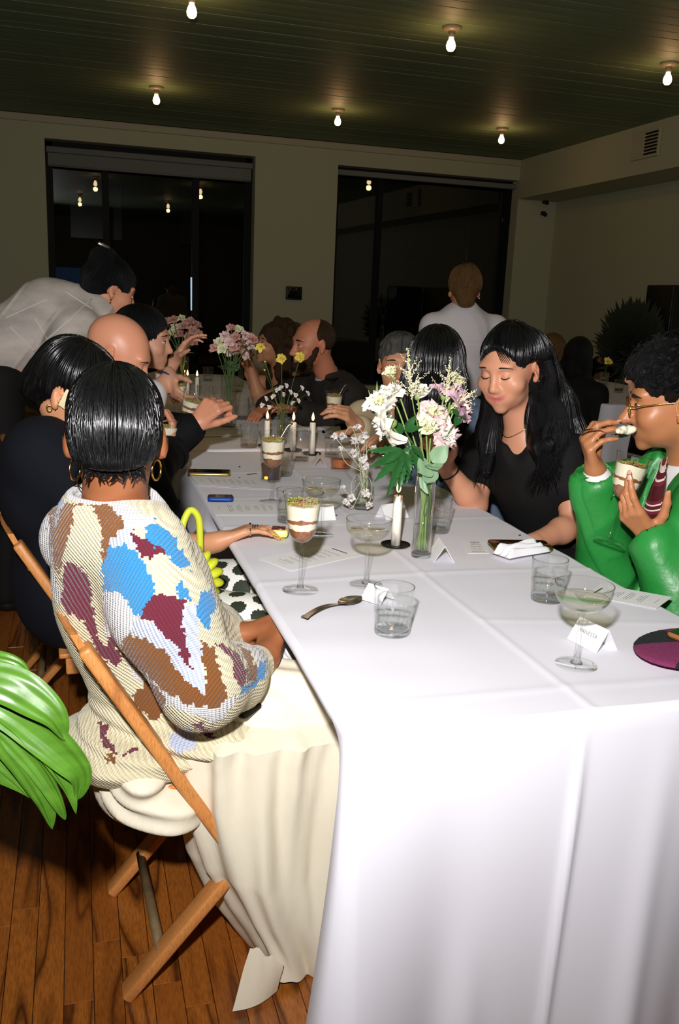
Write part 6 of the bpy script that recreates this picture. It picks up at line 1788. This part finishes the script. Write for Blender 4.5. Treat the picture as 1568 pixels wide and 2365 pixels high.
# glasses
for q_ in (-1, 1):
    c = H6(q_ * .033, .104, -.002); MB().tube([c + H6.R @ V(.0235 * math.cos(a), -.004 * q_ * math.cos(a) * q_, .0215 * math.sin(a)) for a in np.linspace(0, 6.283, 33)[:-1]], .0015, 6, closed=True).world('glasses_rim', m_gold, G6.t)
    MB().lathe([(0, 0), (.0228, 0), (.0228, .001), (0, .001)], 26, c, R=np.stack([H6.r, -H6.u, H6.f], 1)).world('lens', g_clear, G6.t)
    MB().tube([H6(q_ * .0565, .101, .004), H6(q_ * .074, .09, .005), H6(q_ * .080, .03, .006), H6(q_ * .084, -.015, .006), H6(q_ * .082, -.028, -.012)], .0017, 6).world('temple', m_gold, G6.t)
MB().tube([H6(-.0105, .106, .002), H6(0, .110, .005), H6(.0105, .106, .002)], .0014, 6).world('bridge', m_gold, G6.t)
m_green = mat('green leather', srgb(42, 140, 60), .40, spec=.5, noise=(5, .18), bump=(38, .35, None, .006))
m_shirt = mat('white shirt cotton', srgb(236, 234, 232), .8)
G6.garment('shirt', m_shirt, .010, .98, .008, folds(31, .002, 20), neck=.042)
# tie
tk = G6.nb + G6.face * .085 + V(0, 0, .005)
Tp = [at(1532, 1062, 1.83), at(1522, 1105, 1.79), at(1508, 1165, 1.775), at(1496, 1235, 1.775), at(1480, 1310, 1.79)]
C_ = spline(Tp, 24); b = MB(); G = []
for i, p in enumerate(C_):
    u = i / 23; w = .012 + .004 * math.exp(-((u - .06) / .08) ** 2) * 1.0 + .026 * u; w = w if u > .14 else .0165 - .004 * abs(u - .07) / .07
    d = nrm(C_[min(i + 1, 23)] - C_[max(i - 1, 0)]); sd = nrm(np.cross(d, G6.face)); G.append([p + sd * w * v + G6.face * (.006 * (1 - v * v)) for v in np.linspace(-1, 1, 7)])
def tiem():
    m = bpy.data.materials.new('burgundy striped silk'); m.use_nodes = True; nt = m.node_tree; N = nt.nodes; L = nt.links; p = N['Principled BSDF']; p.inputs['Roughness'].default_value = .35
    tc = N.new('ShaderNodeTexCoord'); mp = N.new('ShaderNodeMapping'); mp.inputs['Rotation'].default_value = (0, .7, .6); L.new(tc.outputs['Object'], mp.inputs[0])
    w = N.new('ShaderNodeTexWave'); w.inputs['Scale'].default_value = 7.5; w.bands_direction = 'Z'; L.new(mp.outputs[0], w.inputs['Vector'])
    r = N.new('ShaderNodeValToRGB'); r.color_ramp.interpolation = 'CONSTANT'; e = r.color_ramp.elements; e[0].color = srgb(74, 22, 30); e[1].position = .84; e[1].color = srgb(226, 206, 196); x = e.new(.5); x.color = srgb(112, 34, 48); x = e.new(.95); x.color = srgb(90, 26, 36)
    L.new(w.outputs['Fac'], r.inputs[0]); L.new(r.outputs[0], p.inputs['Base Color']); return m
G = np.array(G); b.grid(G); b.grid(G - G6.face * .003, flip=True); b.world('tie', tiem(), G6.t)
# jacket: open at the front, wide cuffs
S = Sdf(); G6.torso(S, .034, .05)
for i in (0, 1):
    S.cone(G6.nb - V(0, 0, .04), G6.sh[i], .072, .080, .04); S.cone(G6.sh[i], G6.el[i], .082, .074, .03)
    S.cone(G6.el[i], lerp(G6.el[i], G6.wr[i], .86), .074, .064, .03)
S.ell(lerp(G6.pel, G6.chest, .2) + V(0, 0, -.02), V(.19, .20, .12), None, .05)
fv_ = G6.face
for i in (0, 1):    # hollow the cuffs
    d = nrm(G6.wr[i] - G6.el[i]); S.cone(lerp(G6.el[i], G6.wr[i], .60), G6.wr[i] + d * .08, .046, .058, .004, True)
    
S.cone(G6.nb + fv_ * .13 + V(0, -.01, .05), lerp(G6.nb, G6.pel, .75) + fv_ * .17 + V(0, -.02, 0), .070, .020, .008, True)
S.ell(G6.nb + V(0, 0, .075) + fv_ * .02, V(.085, .075, .075), None, .01, True)
jk = S.build('jacket', m_green, G6.t, .0058, folds(33, .015, 19, (1, 1, .8)))
def lapels(fig, garment, m):
    me = garment.data; nv = len(me.vertices); co = np.zeros(nv * 3, np.float32); me.vertices.foreach_get('co', co); q_ = np.zeros(len(me.polygons) * 4, np.int32); me.loops.foreach_get('vertex_index', q_)
    T = BVHTree.FromPolygons([tuple(map(float, c)) for c in co.reshape(-1, 3)], q_.reshape(-1, 4).tolist()); f = fig.face
    for q in (1, -1):
        G = []
        for i in range(18):
            u = i / 17; c = lerp(fig.nb + V(0, 0, .028), lerp(fig.nb, fig.pel, .72), u) + V(0, -.01 - .01 * u, 0); r0 = .070 - .048 * u + .003; w = .052 * (1 - u) ** .6 * (1.25 if .30 < u < .42 else 1.0) + .006; row = []
            for j in range(6):
                p = c + fig.rt * q * (r0 + w * j / 5 - .004); hit = T.ray_cast(Vector(p + f * .5), Vector(-f))
                hp = np.array(hit[0]) if hit[0] is not None and hit[3] < .6 else p + f * .11
                row.append(hp + f * (.003 + .007 * math.sin(math.pi * (j + .5) / 6)))
            G.append(row)
        G = np.array(G); b = MB(); b.grid(G); b.grid(G - f * .003, flip=True); b.world('lapel', m, fig.t)
    cb = MB(); G = []
    for a in np.linspace(-2.3, 2.3, 31):
        dv = fig.rt * math.sin(a) - f * math.cos(a); c0 = fig.nb + V(0, 0, .015) + f * .012; e_ = (abs(a) / 2.3) ** 3
        G.append([c0 + dv * (.072 + .006 * e_) + V(0, 0, .046 - .02 * e_), c0 + dv * .082 + V(0, 0, .042 - .02 * e_), c0 + dv * (.106 + .008 * e_) + V(0, 0, -.004 - .035 * e_), c0 + dv * .094 + V(0, 0, -.008 - .035 * e_)])
    cb.grid(np.array(G)); cb.grid(np.array(G) - V(0, 0, .003), flip=True); cb.world('collar', m, fig.t)
lapels(G6, jk, m_green)
# cuff lining
for i in (0, 1):
    d = nrm(G6.wr[i] - G6.el[i]); F = frame_of(d); b = MB(); G = []
    for u in (.66, .75, .84, .875): G.append([lerp(G6.el[i], G6.wr[i], u) + F @ V((.049 + .05 * (u - .66)) * math.cos(a), (.049 + .05 * (u - .66)) * math.sin(a), 0) for a in np.linspace(0, 6.283, 25)[:-1]])
    b.grid(np.array(G), wrap=True); b.world('cuff_lining', m_shirt, G6.t)
G6.trousers(mat('dark leather trousers', srgb(44, 34, 28), .35)); G6.shoes(m_black)
# the spoon and the dessert in his hands
a, b_ = at(1340, 1000, 1.905), at(1440, 1008, 1.88)
t = empty('dessert_spoon', a, label='steel spoon heaped with cream held up to the mouth of the man in green', cat='spoon')
b = MB(); dx = nrm(b_ - a); F = frame_of(dx, (0, 0, 1)); sm_ = spoon_mesh(MB(), np.linalg.norm(b_ - a) * 1.12, .0165)
Fs = np.stack([dx, nrm(np.cross((0, 0, 1), dx)), nrm(np.cross(dx, np.cross((0, 0, 1), dx)))], 1)
MB().add([a + Fs @ np.array(v) for v in sm_.v], sm_.f).world('spoon_body', m_steel, t)
S = Sdf(); r = random.Random(2)
for k in range(16): S.ell(b_ + V(r.uniform(-.024, .022), r.uniform(-.009, .009), .008 + r.uniform(0, .014)), V(.008, .008, .008) * r.uniform(.7, 1.2), None, .004)
S.build('cream_heap', m_cream, t, .0022)
ft, tp_ = at(1418, 1205, 1.815), at(1462, 1065, 1.815); ax = nrm(tp_ - ft); F = frame_of(ax)
parfait(tp_ - ax * .216 * .93, 'layered dessert held in the left hand of the man in green', R=F)

# ------------------------------------------------------------------ guest 4: smiling woman with long black hair
sk7 = skin('light warm skin', (214, 152, 120), .45)
H7 = Head(at(1178, 848, 2.42), (-.82, -.55, -.30), -.05, 1.03)
G7 = Fig('person with long black hair in a black dress, smiling down with closed eyes', H7, (1.52, 2.50, .55), (-.95, -.2), ref=at(1215, 1010, 2.45), width=.165)
G7.sh[0] = at(1120, 1045, 2.62); G7.sh[1] = at(1312, 1050, 2.36)
G7.arm(0, at(1098, 1168, 2.52), at(1030, 1078, 2.50)); G7.arm(1, at(1322, 1215, 2.28), at(1235, 1252, 2.20))
G7.tips[0] = hand(G7.body, G7.wr[0], (-.5, -.1, .8), (-.6, -.6, 0), True, curl=(.5, .6, .6, .7))
G7.tips[1] = hand(G7.body, G7.wr[1], at(1190, 1262, 2.15) - at(1235, 1252, 2.20), (0, 0, -1), False, curl=(.2, .25, .3, .3))
G7.build_body(sk7, .0046, head_kw=dict(smile=.009, npro=.945, nose=.92, jaw=1.10, lips=.72, cheek=1.3, chin=.97), colfn=H7.tint(srgb(214, 152, 120), (.55, .13, .12), .16, smile=.009), arm_r=1.0)
H7.eyes(G7.t, closed=True); H7.brows(G7.t, h_brow, .75, .005)
G7.hair(h_black, 'long', .0048, vol=1.04, fall=.30, face=((0, .105, -.022), (.067, .072, .112)), cuts=lambda S, H: (S.ell(H(-.085, .012, -.02), V(.030, .040, .052), H.R, .008, True), S.ell(H(-.06, .06, -.05), V(.05, .05, .07), H.R, .008, True)), disp=lambda P: .004 * noise3(P * V(1, 1, .25), 55, 3), extra=lambda S, H: (S.chain([H(-.06, -.055, .02), at(1285, 930, 2.43), at(1312, 1020, 2.40), at(1300, 1100, 2.36)], [.045, .058, .060, .030], .03), S.chain([H(.06, -.03, -.05), at(1135, 1000, 2.52), at(1125, 1090, 2.46)], [.045, .045, .02], .03), S.chain([at(1240, 940, 2.41), at(1252, 1030, 2.34), at(1255, 1130, 2.33)], [.045, .036, .006], .03)))
strands(G7, G7.hair_obj, h_str, 460, 46, .012, .10, .0014, .0016, 6, start=.4, earfree=True)
r = random.Random(5); P = []
for k in range(90):
    u = r.random(); x0 = lerp(at(1225, 790, 2.40), at(1270, 850, 2.42), u); P.append([H7(-.03 - .05 * u, .0 - .03 * u, .105 - .04 * u), at(1262 + 30 * u + r.uniform(-8, 8), 900, 2.37), at(1250 + 70 * r.random(), 1010, 2.31), at(1210 + 110 * r.random(), 1095 + 50 * r.random(), 2.29)])
for k in range(40): P.append([H7(.02, .02, .12), H7(.078, -.02, .02), at(1120 + 30 * r.random(), 1000, 2.50), at(1090 + 60 * r.random(), 1090 + 40 * r.random(), 2.44)])
for k in range(6): P.append([H7(-.01 + .004 * k, .055, .116), H7(-.035 + .004 * k, .088, .085), H7(-.052 + .004 * k, .078, .045 - .006 * k)])
locks(G7.t, H7, P, h_black, .0026, 12)
MB().ball(H7(-.086, -.005, -.040), .003, 8, 6).world('earring', m_gold, G7.t)
m_bdress = mat('black dress cloth', srgb(18, 17, 17), .8, spec=.25)
G7.garment('dress', m_bdress, .016, .22, .007, folds(41, .004, 16), neck=.055, extra=lambda S: S.cone(G7.nb + G7.face * .09 + V(0, -.05, .03), G7.nb + G7.face * .115 + V(0, -.075, -.13), .070, .026, .008, True))
S = Sdf()
for i in (0, 1): S.cone(G7.hip[i], G7.kn[i], .10, .085, .04)
S.cone(lerp(G7.kn[0], G7.kn[1], .5), lerp(G7.an[0], G7.an[1], .5), .12, .13, .04); S.build('dress_skirt', m_bdress, G7.t, .012)
c = G7.nb + V(0, 0, .03) + G7.face * .015
MB().tube([c + V(.062 * math.cos(a), .062 * math.sin(a), .018 - .045 * max(0, math.cos(a - math.atan2(G7.face[1], G7.face[0]))) ** 2) for a in np.linspace(0, 6.283, 49)[:-1]], .0012, 6, closed=True).world('necklace', m_gold, G7.t)
F = frame_of(G7.wr[0] - G7.el[0]); MB().tube([lerp(G7.el[0], G7.wr[0], .86) + F @ V(.030 * math.cos(a), .030 * math.sin(a), 0) for a in np.linspace(0, 6.28, 21)[:-1]], .003, 6, closed=True).world('bracelet', m_black, G7.t)

# ------------------------------------------------------------------ guest 5: black hair turned away, denim shirt
sk8 = skin('light skin', (222, 166, 134), .5)
H8 = Head(at(1008, 842, 2.95), (.45, .88, -.05), 0, 1.05)
G8 = Fig('person seen from behind with straight black hair and a faded denim shirt', H8, (1.48, 3.04, .55), (-.6, .75), ref=at(1040, 985, 3.0))
G8.arm(0, at(1075, 1120, 2.85), at(1030, 1145, 2.78))
G8.build_body(sk8, .007)
G8.hair(h_black, 'long', .0055, vol=1.1, fall=.30, disp=lambda P: .002 * noise3(P * V(1, 1, .2), 70, 3), extra=lambda S, H: (S.ell(H(0, -.05, -.06), V(.098, .07, .14), H.R, .03), S.cone(H(0, -.07, -.1), H(0, -.09, -.27), .085, .06, .03)))
strands(G8, G8.hair_obj, h_str, 260, 34, .012, .10, .0015, .001, 7)
G8.garment('denim_shirt', mat('faded denim', srgb(104, 120, 142), .9, noise=(30, .3), bump=(300, .15)), .020, .95, .008, folds(51, .006, 16))
G8.trousers(m_navy)
# ------------------------------------------------------------------ guest 6: grey-haired man in beige, facing the camera
sk9 = skin('tan skin', (206, 148, 112), .48)
H9 = Head(at(922, 842, 3.40), (-.30, -.94, -.06), .03, 1.02)
G9 = Fig('person with short grey hair in a beige shirt, looking past the flowers', H9, (1.44, 3.62, .55), (-.75, -.66), ref=at(905, 955, 3.5), width=.19)
G9.sh[0] = at(840, 965, 3.55) ; G9.sh[1] = at(985, 985, 3.42)
G9.arm(0, at(850, 1010, 3.38), at(828, 985, 3.20)); G9.arm(1, at(985, 1040, 3.3), at(925, 1000, 3.08))
G9.tips[0] = hand(G9.body, G9.wr[0], at(795, 945, 3.15) - at(830, 985, 3.20), (-.3, .6, -.6), True, curl=(.5, .55, .6, .6), k=1.05)
G9.tips[1] = hand(G9.body, G9.wr[1], (-.8, -.3, -.1), (0, 0, -1), False)
G9.build_body(sk9, .0052, head_kw=dict(nose=1.08, jaw=1.12), colfn=H9.tint(srgb(206, 148, 112), (.52, .28, .24), .10))
H9.eyes(G9.t); H9.brows(G9.t, h_brow, 1.0, .003)
G9.hair(h_grey, 'crop', .005, vol=1.02, disp=lambda P: .003 * noise3(P, 170, 3), extra=lambda S, H: S.ell(H(0, .045, .098), V(.058, .04, .026), H.R, .02))
strands(G9, G9.hair_obj, h_grey, 260, 14, .008, .0, .0013, .002, 8)
G9.garment('shirt', mat('beige linen shirt', srgb(200, 184, 150), .9, bump=(300, .15)), .022, .95, .008, folds(61, .006, 16)); G9.trousers(m_navy)
# a blue-shirted guest half hidden behind him
# ------------------------------------------------------------------ guest 7: bearded man in a dark suit
sk10 = skin('ruddy skin', (202, 130, 98), .5)
H10 = Head(at(722, 795, 4.45), (-.96, -.22, -.10), 0, 1.10)
G10 = Fig('person with a shaved head and dark beard in a dark suit, in profile', H10, (1.52, 4.55, .55), (-.95, -.2), ref=at(765, 880, 4.5), width=.2)
G10.arm(0, V(1.10, 4.72, .86), V(.92, 4.5, .80)); G10.arm(1, at(760, 975, 4.3), at(690, 950, 4.25))
G10.build_body(sk10, .007, head_kw=dict(nose=1.15, jaw=1.15), colfn=H10.tint(srgb(202, 130, 98), (.45, .22, .18), .15))
H10.eyes(G10.t); H10.brows(G10.t, h_brow, 1.2)
S = Sdf(); S.ell(H10(0, .055, -.088), V(.058, .050, .048), H10.R, .02)
for q_ in (-1, 1): S.cone(H10(q_ * .066, .015, -.02), H10(q_ * .045, .06, -.09), .016, .026, .02)
S.ell(H10(0, .115, -.062), V(.024, .016, .010), H10.R, .01, True); o = S.build('beard', h_brown, G10.t, .005, lambda P: .003 * noise3(P, 200, 1)); H10.strand(o)
S = Sdf(); S.ell(H10(0, -.025, .03), V(.078, .093, .082) * 1.1, H10.R); S.ell(H10(0, .09, .03), V(.09, .085, .13), H10.R, .008, True); S.half(H10(0, 0, -.055), -H10.u); o = S.build('stubble_hair', h_brown, G10.t, .006); H10.strand(o)
for q_ in (-1, 1): pass
m_suit = mat('dark brown suit', srgb(34, 28, 24), .85)
lapels_10 = G10.garment('suit_jacket', m_suit, .028, .97, .010, folds(71, .009, 18)); lapels(G10, lapels_10, m_suit); G10.trousers(m_suit)
S = Sdf(); S.cone(G10.nb + V(0, 0, .0) + G10.face * .03, G10.nb + V(0, 0, .045) + G10.face * .025, .060, .056, .01); S.build('shirt_collar', mat('pale blue shirt', srgb(170, 186, 206), .8), G10.t, .007)
# ------------------------------------------------------------------ guest 8: curly-haired woman in profile
sk11 = skin('olive skin', (196, 136, 100), .5)
H11 = Head(at(634, 797, 5.1), (-.93, -.15, .12), 0, 1.0)
G11 = Fig('person with dark curly hair and bare shoulders in profile far down the table', H11, (1.44, 5.2, .55), (-.95, -.1), ref=at(655, 868, 5.15), width=.16)
G11.arm(0, V(1.02, 5.35, .86), V(.95, 5.2, 1.02)); G11.arm(1, at(600, 925, 4.95), at(582, 862, 4.95))
G11.build_body(sk11, .008, colfn=H11.tint(srgb(196, 136, 100)))
H11.eyes(G11.t); H11.brows(G11.t, h_brow)
def cur2(S, H):
    r = random.Random(9)
    for k in range(110):
        d = nrm(V(r.gauss(0, 1), r.gauss(-.5, .8), r.gauss(0, .9))); p = V(d[0] * .105, -.045 + d[1] * .12, .01 + d[2] * .135)
        if p[1] > .03 and p[2] < .07: continue
        S.ell(H(*p), V(.026, .026, .026) * r.uniform(.7, 1.2), None, .008)
G11.hair(h_brown, 'long', .008, vol=1.15, fall=.16, extra=cur2, disp=lambda P: .004 * noise3(P, 90, 2))
G11.garment('dress', m_bdress, .014, 0, .010, neck=.08)
# ------------------------------------------------------------------ standing guest seen from behind in a white shirt
sk12 = skin('fair skin', (216, 152, 116), .5)
H12 = Head(at(1072, 668, 4.72), (.25, .96, .02), .02, 1.05)
G12 = Fig('person standing with back turned, hair in a loose bun, white shirt', H12, (at(1072, 668, 4.72)[0], 4.76, .92), (.15, .99), True, ref=at(1074, 735, 4.74), width=.175)
G12.arm(0, G12.sh[0] + V(.05, .05, -.27), G12.sh[0] + V(.0, .20, -.45)); G12.arm(1, G12.sh[1] + V(-.05, .05, -.27), G12.sh[1] + V(.0, .20, -.45))
G12.build_body(sk12, .008)
G12.hair(h_fair, 'short', .006, vol=1.06, low=-.10, disp=lambda P: .004 * noise3(P, 70, 4), extra=lambda S, H: S.ell(H(0, -.07, .075), V(.055, .05, .06), H.R, .02))
MB().ball(H12(.082, -.01, -.045), .004, 8, 6).world('earring', mat('pearl', srgb(240, 236, 226), .2), G12.t)
m_wshirt = mat('white cotton shirt', srgb(228, 222, 226), .85, bump=(200, .1))
strands(G12, G12.hair_obj, h_fair, 200, 20, .010, .02, .0016, .002, 9)
G12.garment('shirt', m_wshirt, .028, .97, .007, lambda P: folds(81, .012, 16, (1, 1, .35))(P) + .004 * np.exp(-((P[:, 2] - G12.nb[2] + .13) / .006) ** 2), neck=.045, extra=lambda S: (S.cone(G12.nb + V(0, 0, -.01), G12.nb + V(0, .0, .04), .082, .074, .02), S.ell(G12.pel + V(0, 0, .05), V(.20, .16, .12), None, .05)))
cb_ = MB(); G = []
for a in np.linspace(-2.6, 2.6, 33):
    dv = G12.rt * math.sin(a) - G12.face * math.cos(a); c0 = G12.nb + V(0, 0, .035) + G12.face * .01
    G.append([c0 + dv * .062 + V(0, 0, .042), c0 + dv * .070 + V(0, 0, .036), c0 + dv * (.088 + .012 * abs(a) / 2.6) + V(0, 0, -.006 - .03 * (abs(a) / 2.6) ** 4), c0 + dv * .080 + V(0, 0, -.010)])
cb_.grid(np.array(G)); cb_.grid(np.array(G) + V(0, 0, -.002), flip=True); cb_.world('collar', m_wshirt, G12.t)
G12.trousers(m_bdress); G12.shoes(m_black)

# ------------------------------------------------------------------ left side farther down
# bald man in a black suit
sk3 = skin('pink fair skin', (216, 148, 116), .42)
H3 = Head(at(272, 818, 2.98), (.82, -.18, -.46), 0, 1.06)
G3 = Fig('person with a bald head in a black suit, bent over dessert with a raised fist', H3, (-.02, 3.05, .55), (.97, -.1), ref=at(215, 935, 3.02), width=.19)
G3.arm(0, at(350, 1085, 2.80), at(398, 1040, 2.98)); G3.arm(1, at(372, 1030, 3.06), at(448, 982, 3.02))
G3.sh[0] = at(190, 990, 2.82); G3.sh[1] = at(255, 960, 3.2)
G3.tips[0] = hand(G3.body, G3.wr[0], at(400, 1002, 3.0) - at(396, 1040, 2.98), at(375, 1005, 3.02) - at(402, 1005, 3.0), True, curl=((.6, .8, .5),) * 4, thumb=(.8, .3, .5))
G3.tips[1] = hand(G3.body, G3.wr[1], at(483, 945, 3.0) - at(448, 982, 3.02), V(.3, .75, -.5), False, curl=((.9, 1.3, .8), (1.1, 1.4, .9), (1.2, 1.4, .9), (1.2, 1.4, .9)), thumb=(.8, .4, .6), k=1.12)
G3.build_body(sk3, .0056, head_kw=dict(nose=1.15, jaw=1.1), colfn=H3.tint(srgb(216, 148, 116), (.5, .26, .22), .18))
H3.eyes(G3.t, closed=True); H3.brows(G3.t, h_brow, .8)
m_bsuit = mat('black suit wool', srgb(14, 14, 16), .85, spec=.2)
jk3 = G3.garment('suit_jacket', m_bsuit, .026, .93, .008, folds(91, .006, 18)); lapels(G3, jk3, m_bsuit)
for i in (0, 1):
    d = nrm(G3.wr[i] - G3.el[i]); b = MB(); F = frame_of(d); b.grid(np.array([[lerp(G3.el[i], G3.wr[i], u) + F @ V((.041) * math.cos(a), .041 * math.sin(a), 0) for a in np.linspace(0, 6.283, 25)[:-1]] for u in (.86, .90, 1.0)]), wrap=True)
    b.world('shirt_cuff', m_shirt, G3.t)
G3.trousers(m_bsuit)
ft = at(378, 1105, 3.0); ax = nrm(V(.12, 0, 1))
parfait(at(388, 968, 3.0) - ax * .216, 'layered dessert held up by the bald man beside the hoop earring', R=frame_of(ax))
# guest in white, in profile
sk4 = skin('light beige skin', (214, 158, 128), .5)
H4 = Head(at(332, 782, 3.62), (.95, -.25, -.12), 0, 1.0)
G4 = Fig('person in profile with dark hair and a white shirt beyond the bald man', H4, (.0, 3.75, .55), (.98, -.1), ref=at(292, 868, 3.7), width=.17)
G4.arm(0, at(345, 920, 3.45), at(392, 868, 3.5)); G4.arm(1, at(360, 900, 3.85), at(405, 830, 3.8))
G4.tips[0] = hand(G4.body, G4.wr[0], at(405, 905, 3.45) - at(392, 868, 3.5), (.5, -.3, -.4), True, curl=(.6, .6, .7, .7))
G4.build_body(sk4, .007, colfn=H4.tint(srgb(214, 158, 128)))
H4.eyes(G4.t); H4.brows(G4.t, h_brow)
G4.hair(h_blk2, 'long', .007, vol=1.06, fall=.12)
strands(G4, G4.hair_obj, h_blk2, 160, 20, .011, .05, .0018, .0015, 4)
G4.garment('shirt', m_wshirt, .022, .62, .009, folds(95, .006, 16))
F = frame_of(G4.wr[0] - G4.el[0]); MB().tube([lerp(G4.el[0], G4.wr[0], .9) + F @ V(.031 * math.cos(a), .031 * math.sin(a), 0) for a in np.linspace(0, 6.28, 21)[:-1]], .004, 6, closed=True).world('watch_strap', mat('blue strap', srgb(40, 60, 120), .5), G4.t)
G4.trousers(m_bdress)
ax = nrm(V(.05, -.05, 1)); parfait(at(410, 868, 3.55) - ax * .216, 'layered dessert held up by the guest in white', R=frame_of(ax), full=.9)
ax = nrm(V(.25, -.1, 1)); parfait(at(450, 905, 3.35) - ax * .216, 'layered dessert tilted just behind the raised fist', R=frame_of(ax), full=.9)
# server leaning over in a sheer white shirt
sk5 = skin('warm light skin', (214, 150, 116), .5)
H5 = Head(at(256, 668, 3.92), (.92, .20, -.34), 0, 1.0)
px_ = at(-10, 800, 3.92)
G5 = Fig('person leaning in from the left in a sheer white shirt with dark hair pinned up', H5, (px_[0], 3.95, .98), (.98, .1), True, ref=at(205, 722, 3.93), width=.16)
G5.chest = at(110, 745, 3.93)
G5.sh[0] = at(185, 758, 3.80); G5.sh[1] = at(195, 740, 4.08)
G5.arm(0, at(150, 860, 3.75), at(215, 900, 3.72)); G5.arm(1, at(200, 850, 4.12), at(300, 880, 4.05))
G5.build_body(sk5, .008, colfn=H5.tint(srgb(214, 150, 116)))
H5.eyes(G5.t); H5.brows(G5.t, h_brow)
G5.hair(h_blk2, 'short', .006, vol=1.06, low=-.10, extra=lambda S, H: (S.ell(H(0, -.06, .10), V(.06, .06, .055), H.R, .02), S.ell(H(0, -.085, .02), V(.05, .05, .05), H.R, .02)), disp=lambda P: .003 * noise3(P, 80, 2))
strands(G5, G5.hair_obj, h_blk2, 160, 18, .011, .0, .0018, .0015, 4)
MB().box(H5(.03, -.09, .15), (.012, .05, .012), H5.R, .003).world('hair_clip', m_steel, G5.t)
MB().tube([H5(.085, -.008, -.045), H5(.086, -.006, -.062)], .003, 6).world('earring', m_gold, G5.t)
S = Sdf()
S.cone(at(212, 722, 3.93), at(120, 732, 3.93), .105, .145, .06); S.cone(at(120, 732, 3.93), at(-40, 820, 3.93), .145, .15, .06)
S.cone(G5.sh[0], at(150, 800, 3.74), .078, .070, .04); S.cone(at(160, 770, 3.76), at(110, 850, 3.78), .06, .045, .04); S.cone(G5.sh[1], lerp(G5.sh[1], G5.el[1], .8), .075, .06, .04)
S.ell(at(225, 700, 3.93) + V(.03, 0, .03), V(.06, .07, .07), None, .01, True); S.half(at(10, 850, 3.93), nrm(V(-.55, 0, -.85)))
ss5 = S.build('sheer_shirt', mat('sheer white cloth', srgb(196, 186, 178), .85, noise=(6, .32, (1, 1, 2)), bump=(240, .15)), G5.t, .006, lambda P: folds(97, .013, 15, (.5, 1, 1))(P) - .004 * np.exp(-(((P[:, 0] * .8 - P[:, 2] * .6 + .9) % .16 - .08) / .005) ** 2))
me = ss5.data; co = np.zeros(len(me.vertices) * 3, np.float32); me.vertices.foreach_get('co', co); q_ = np.zeros(len(me.polygons) * 4, np.int32); me.loops.foreach_get('vertex_index', q_)
T5 = BVHTree.FromPolygons([tuple(map(float, c)) for c in co.reshape(-1, 3)], q_.reshape(-1, 4).tolist())
for a0, a1 in (((212, 690), (78, 812)), ((20, 752), (80, 812)), ((80, 735), (108, 782)), ((150, 672), (215, 715)), ((110, 690), (10, 735))):
    P = []
    for u in np.linspace(0, 1, 14):
        d = _ray(a0[0] + (a1[0] - a0[0]) * u, a0[1] + (a1[1] - a0[1]) * u); hit = T5.ray_cast(Vector(CAMPOS), Vector(nrm(d)))
        if hit[0] is not None: P.append(np.array(hit[0]))
    if len(P) > 3: MB().tube(P, .0026, 6).world('seam', mat('sheer seam', srgb(214, 206, 198), .85), G5.t)
S = Sdf(); S.ell(G5.pel, V(.17, .13, .14), None, .04)
for i in (0, 1): S.cone(G5.hip[i], G5.kn[i], .098, .075, .03); S.cone(G5.kn[i], G5.an[i], .075, .06, .03)
S.build('black_trousers', m_bdress, G5.t, .011); G5.shoes(m_black)
# dim guests at the separate right-hand table
def dim_guest(label, px, py, Y, f, hm, skn, cloth, style='short', fall=.2, pel=None, grp='dim guests at the far right table'):
    h_ = Head(at(px, py, Y), f, 0, 1.03); c = h_.c
    g = Fig(label, h_, (c[0] - nrm(f)[0] * .12, c[1] - nrm(f)[1] * .12, .55), (f[0], f[1]), group=grp)
    g.build_body(skn, .010); g.hair(hm, style, .009, fall=fall, vol=1.1); g.garment('clothing', cloth, .022, .9, .012, folds(5, .006, 14)); g.trousers(m_bdress, .014); h_.eyes(g.t); return g
skd = skin('deep skin', (150, 96, 66), .5)
dim_guest('dim seated person with brown hair turned away right behind the smiling woman\'s hair', 1275, 812, 5.9, (.5, .85, 0), h_fair, sk12, m_bdress, 'long')
dim_guest('dim seated person with a dark bob before the separate far right table', 1338, 822, 5.6, (.75, .6, 0), h_blk2, skd, m_bdress, 'long', .22)
dim_guest('dim seated person farther along behind the yellow flower', 1400, 800, 8.2, (-.5, -.8, 0), h_brown, skd, m_navy)
dim_guest('dim seated person with a red-lit face facing the camera at the far right table', 1450, 838, 8.0, (-.2, -.95, 0), h_blk2, skd, m_bdress, 'curly')
dim_guest('person in black seated close behind the man in green, mostly hidden', 1520, 862, 2.95, (-.8, .5, 0), h_blk2, sk4, m_bdress, 'long', .25)
chair(1.98, 3.0, math.pi * .8, 'wooden folding chair under the person in black behind the green jacket')
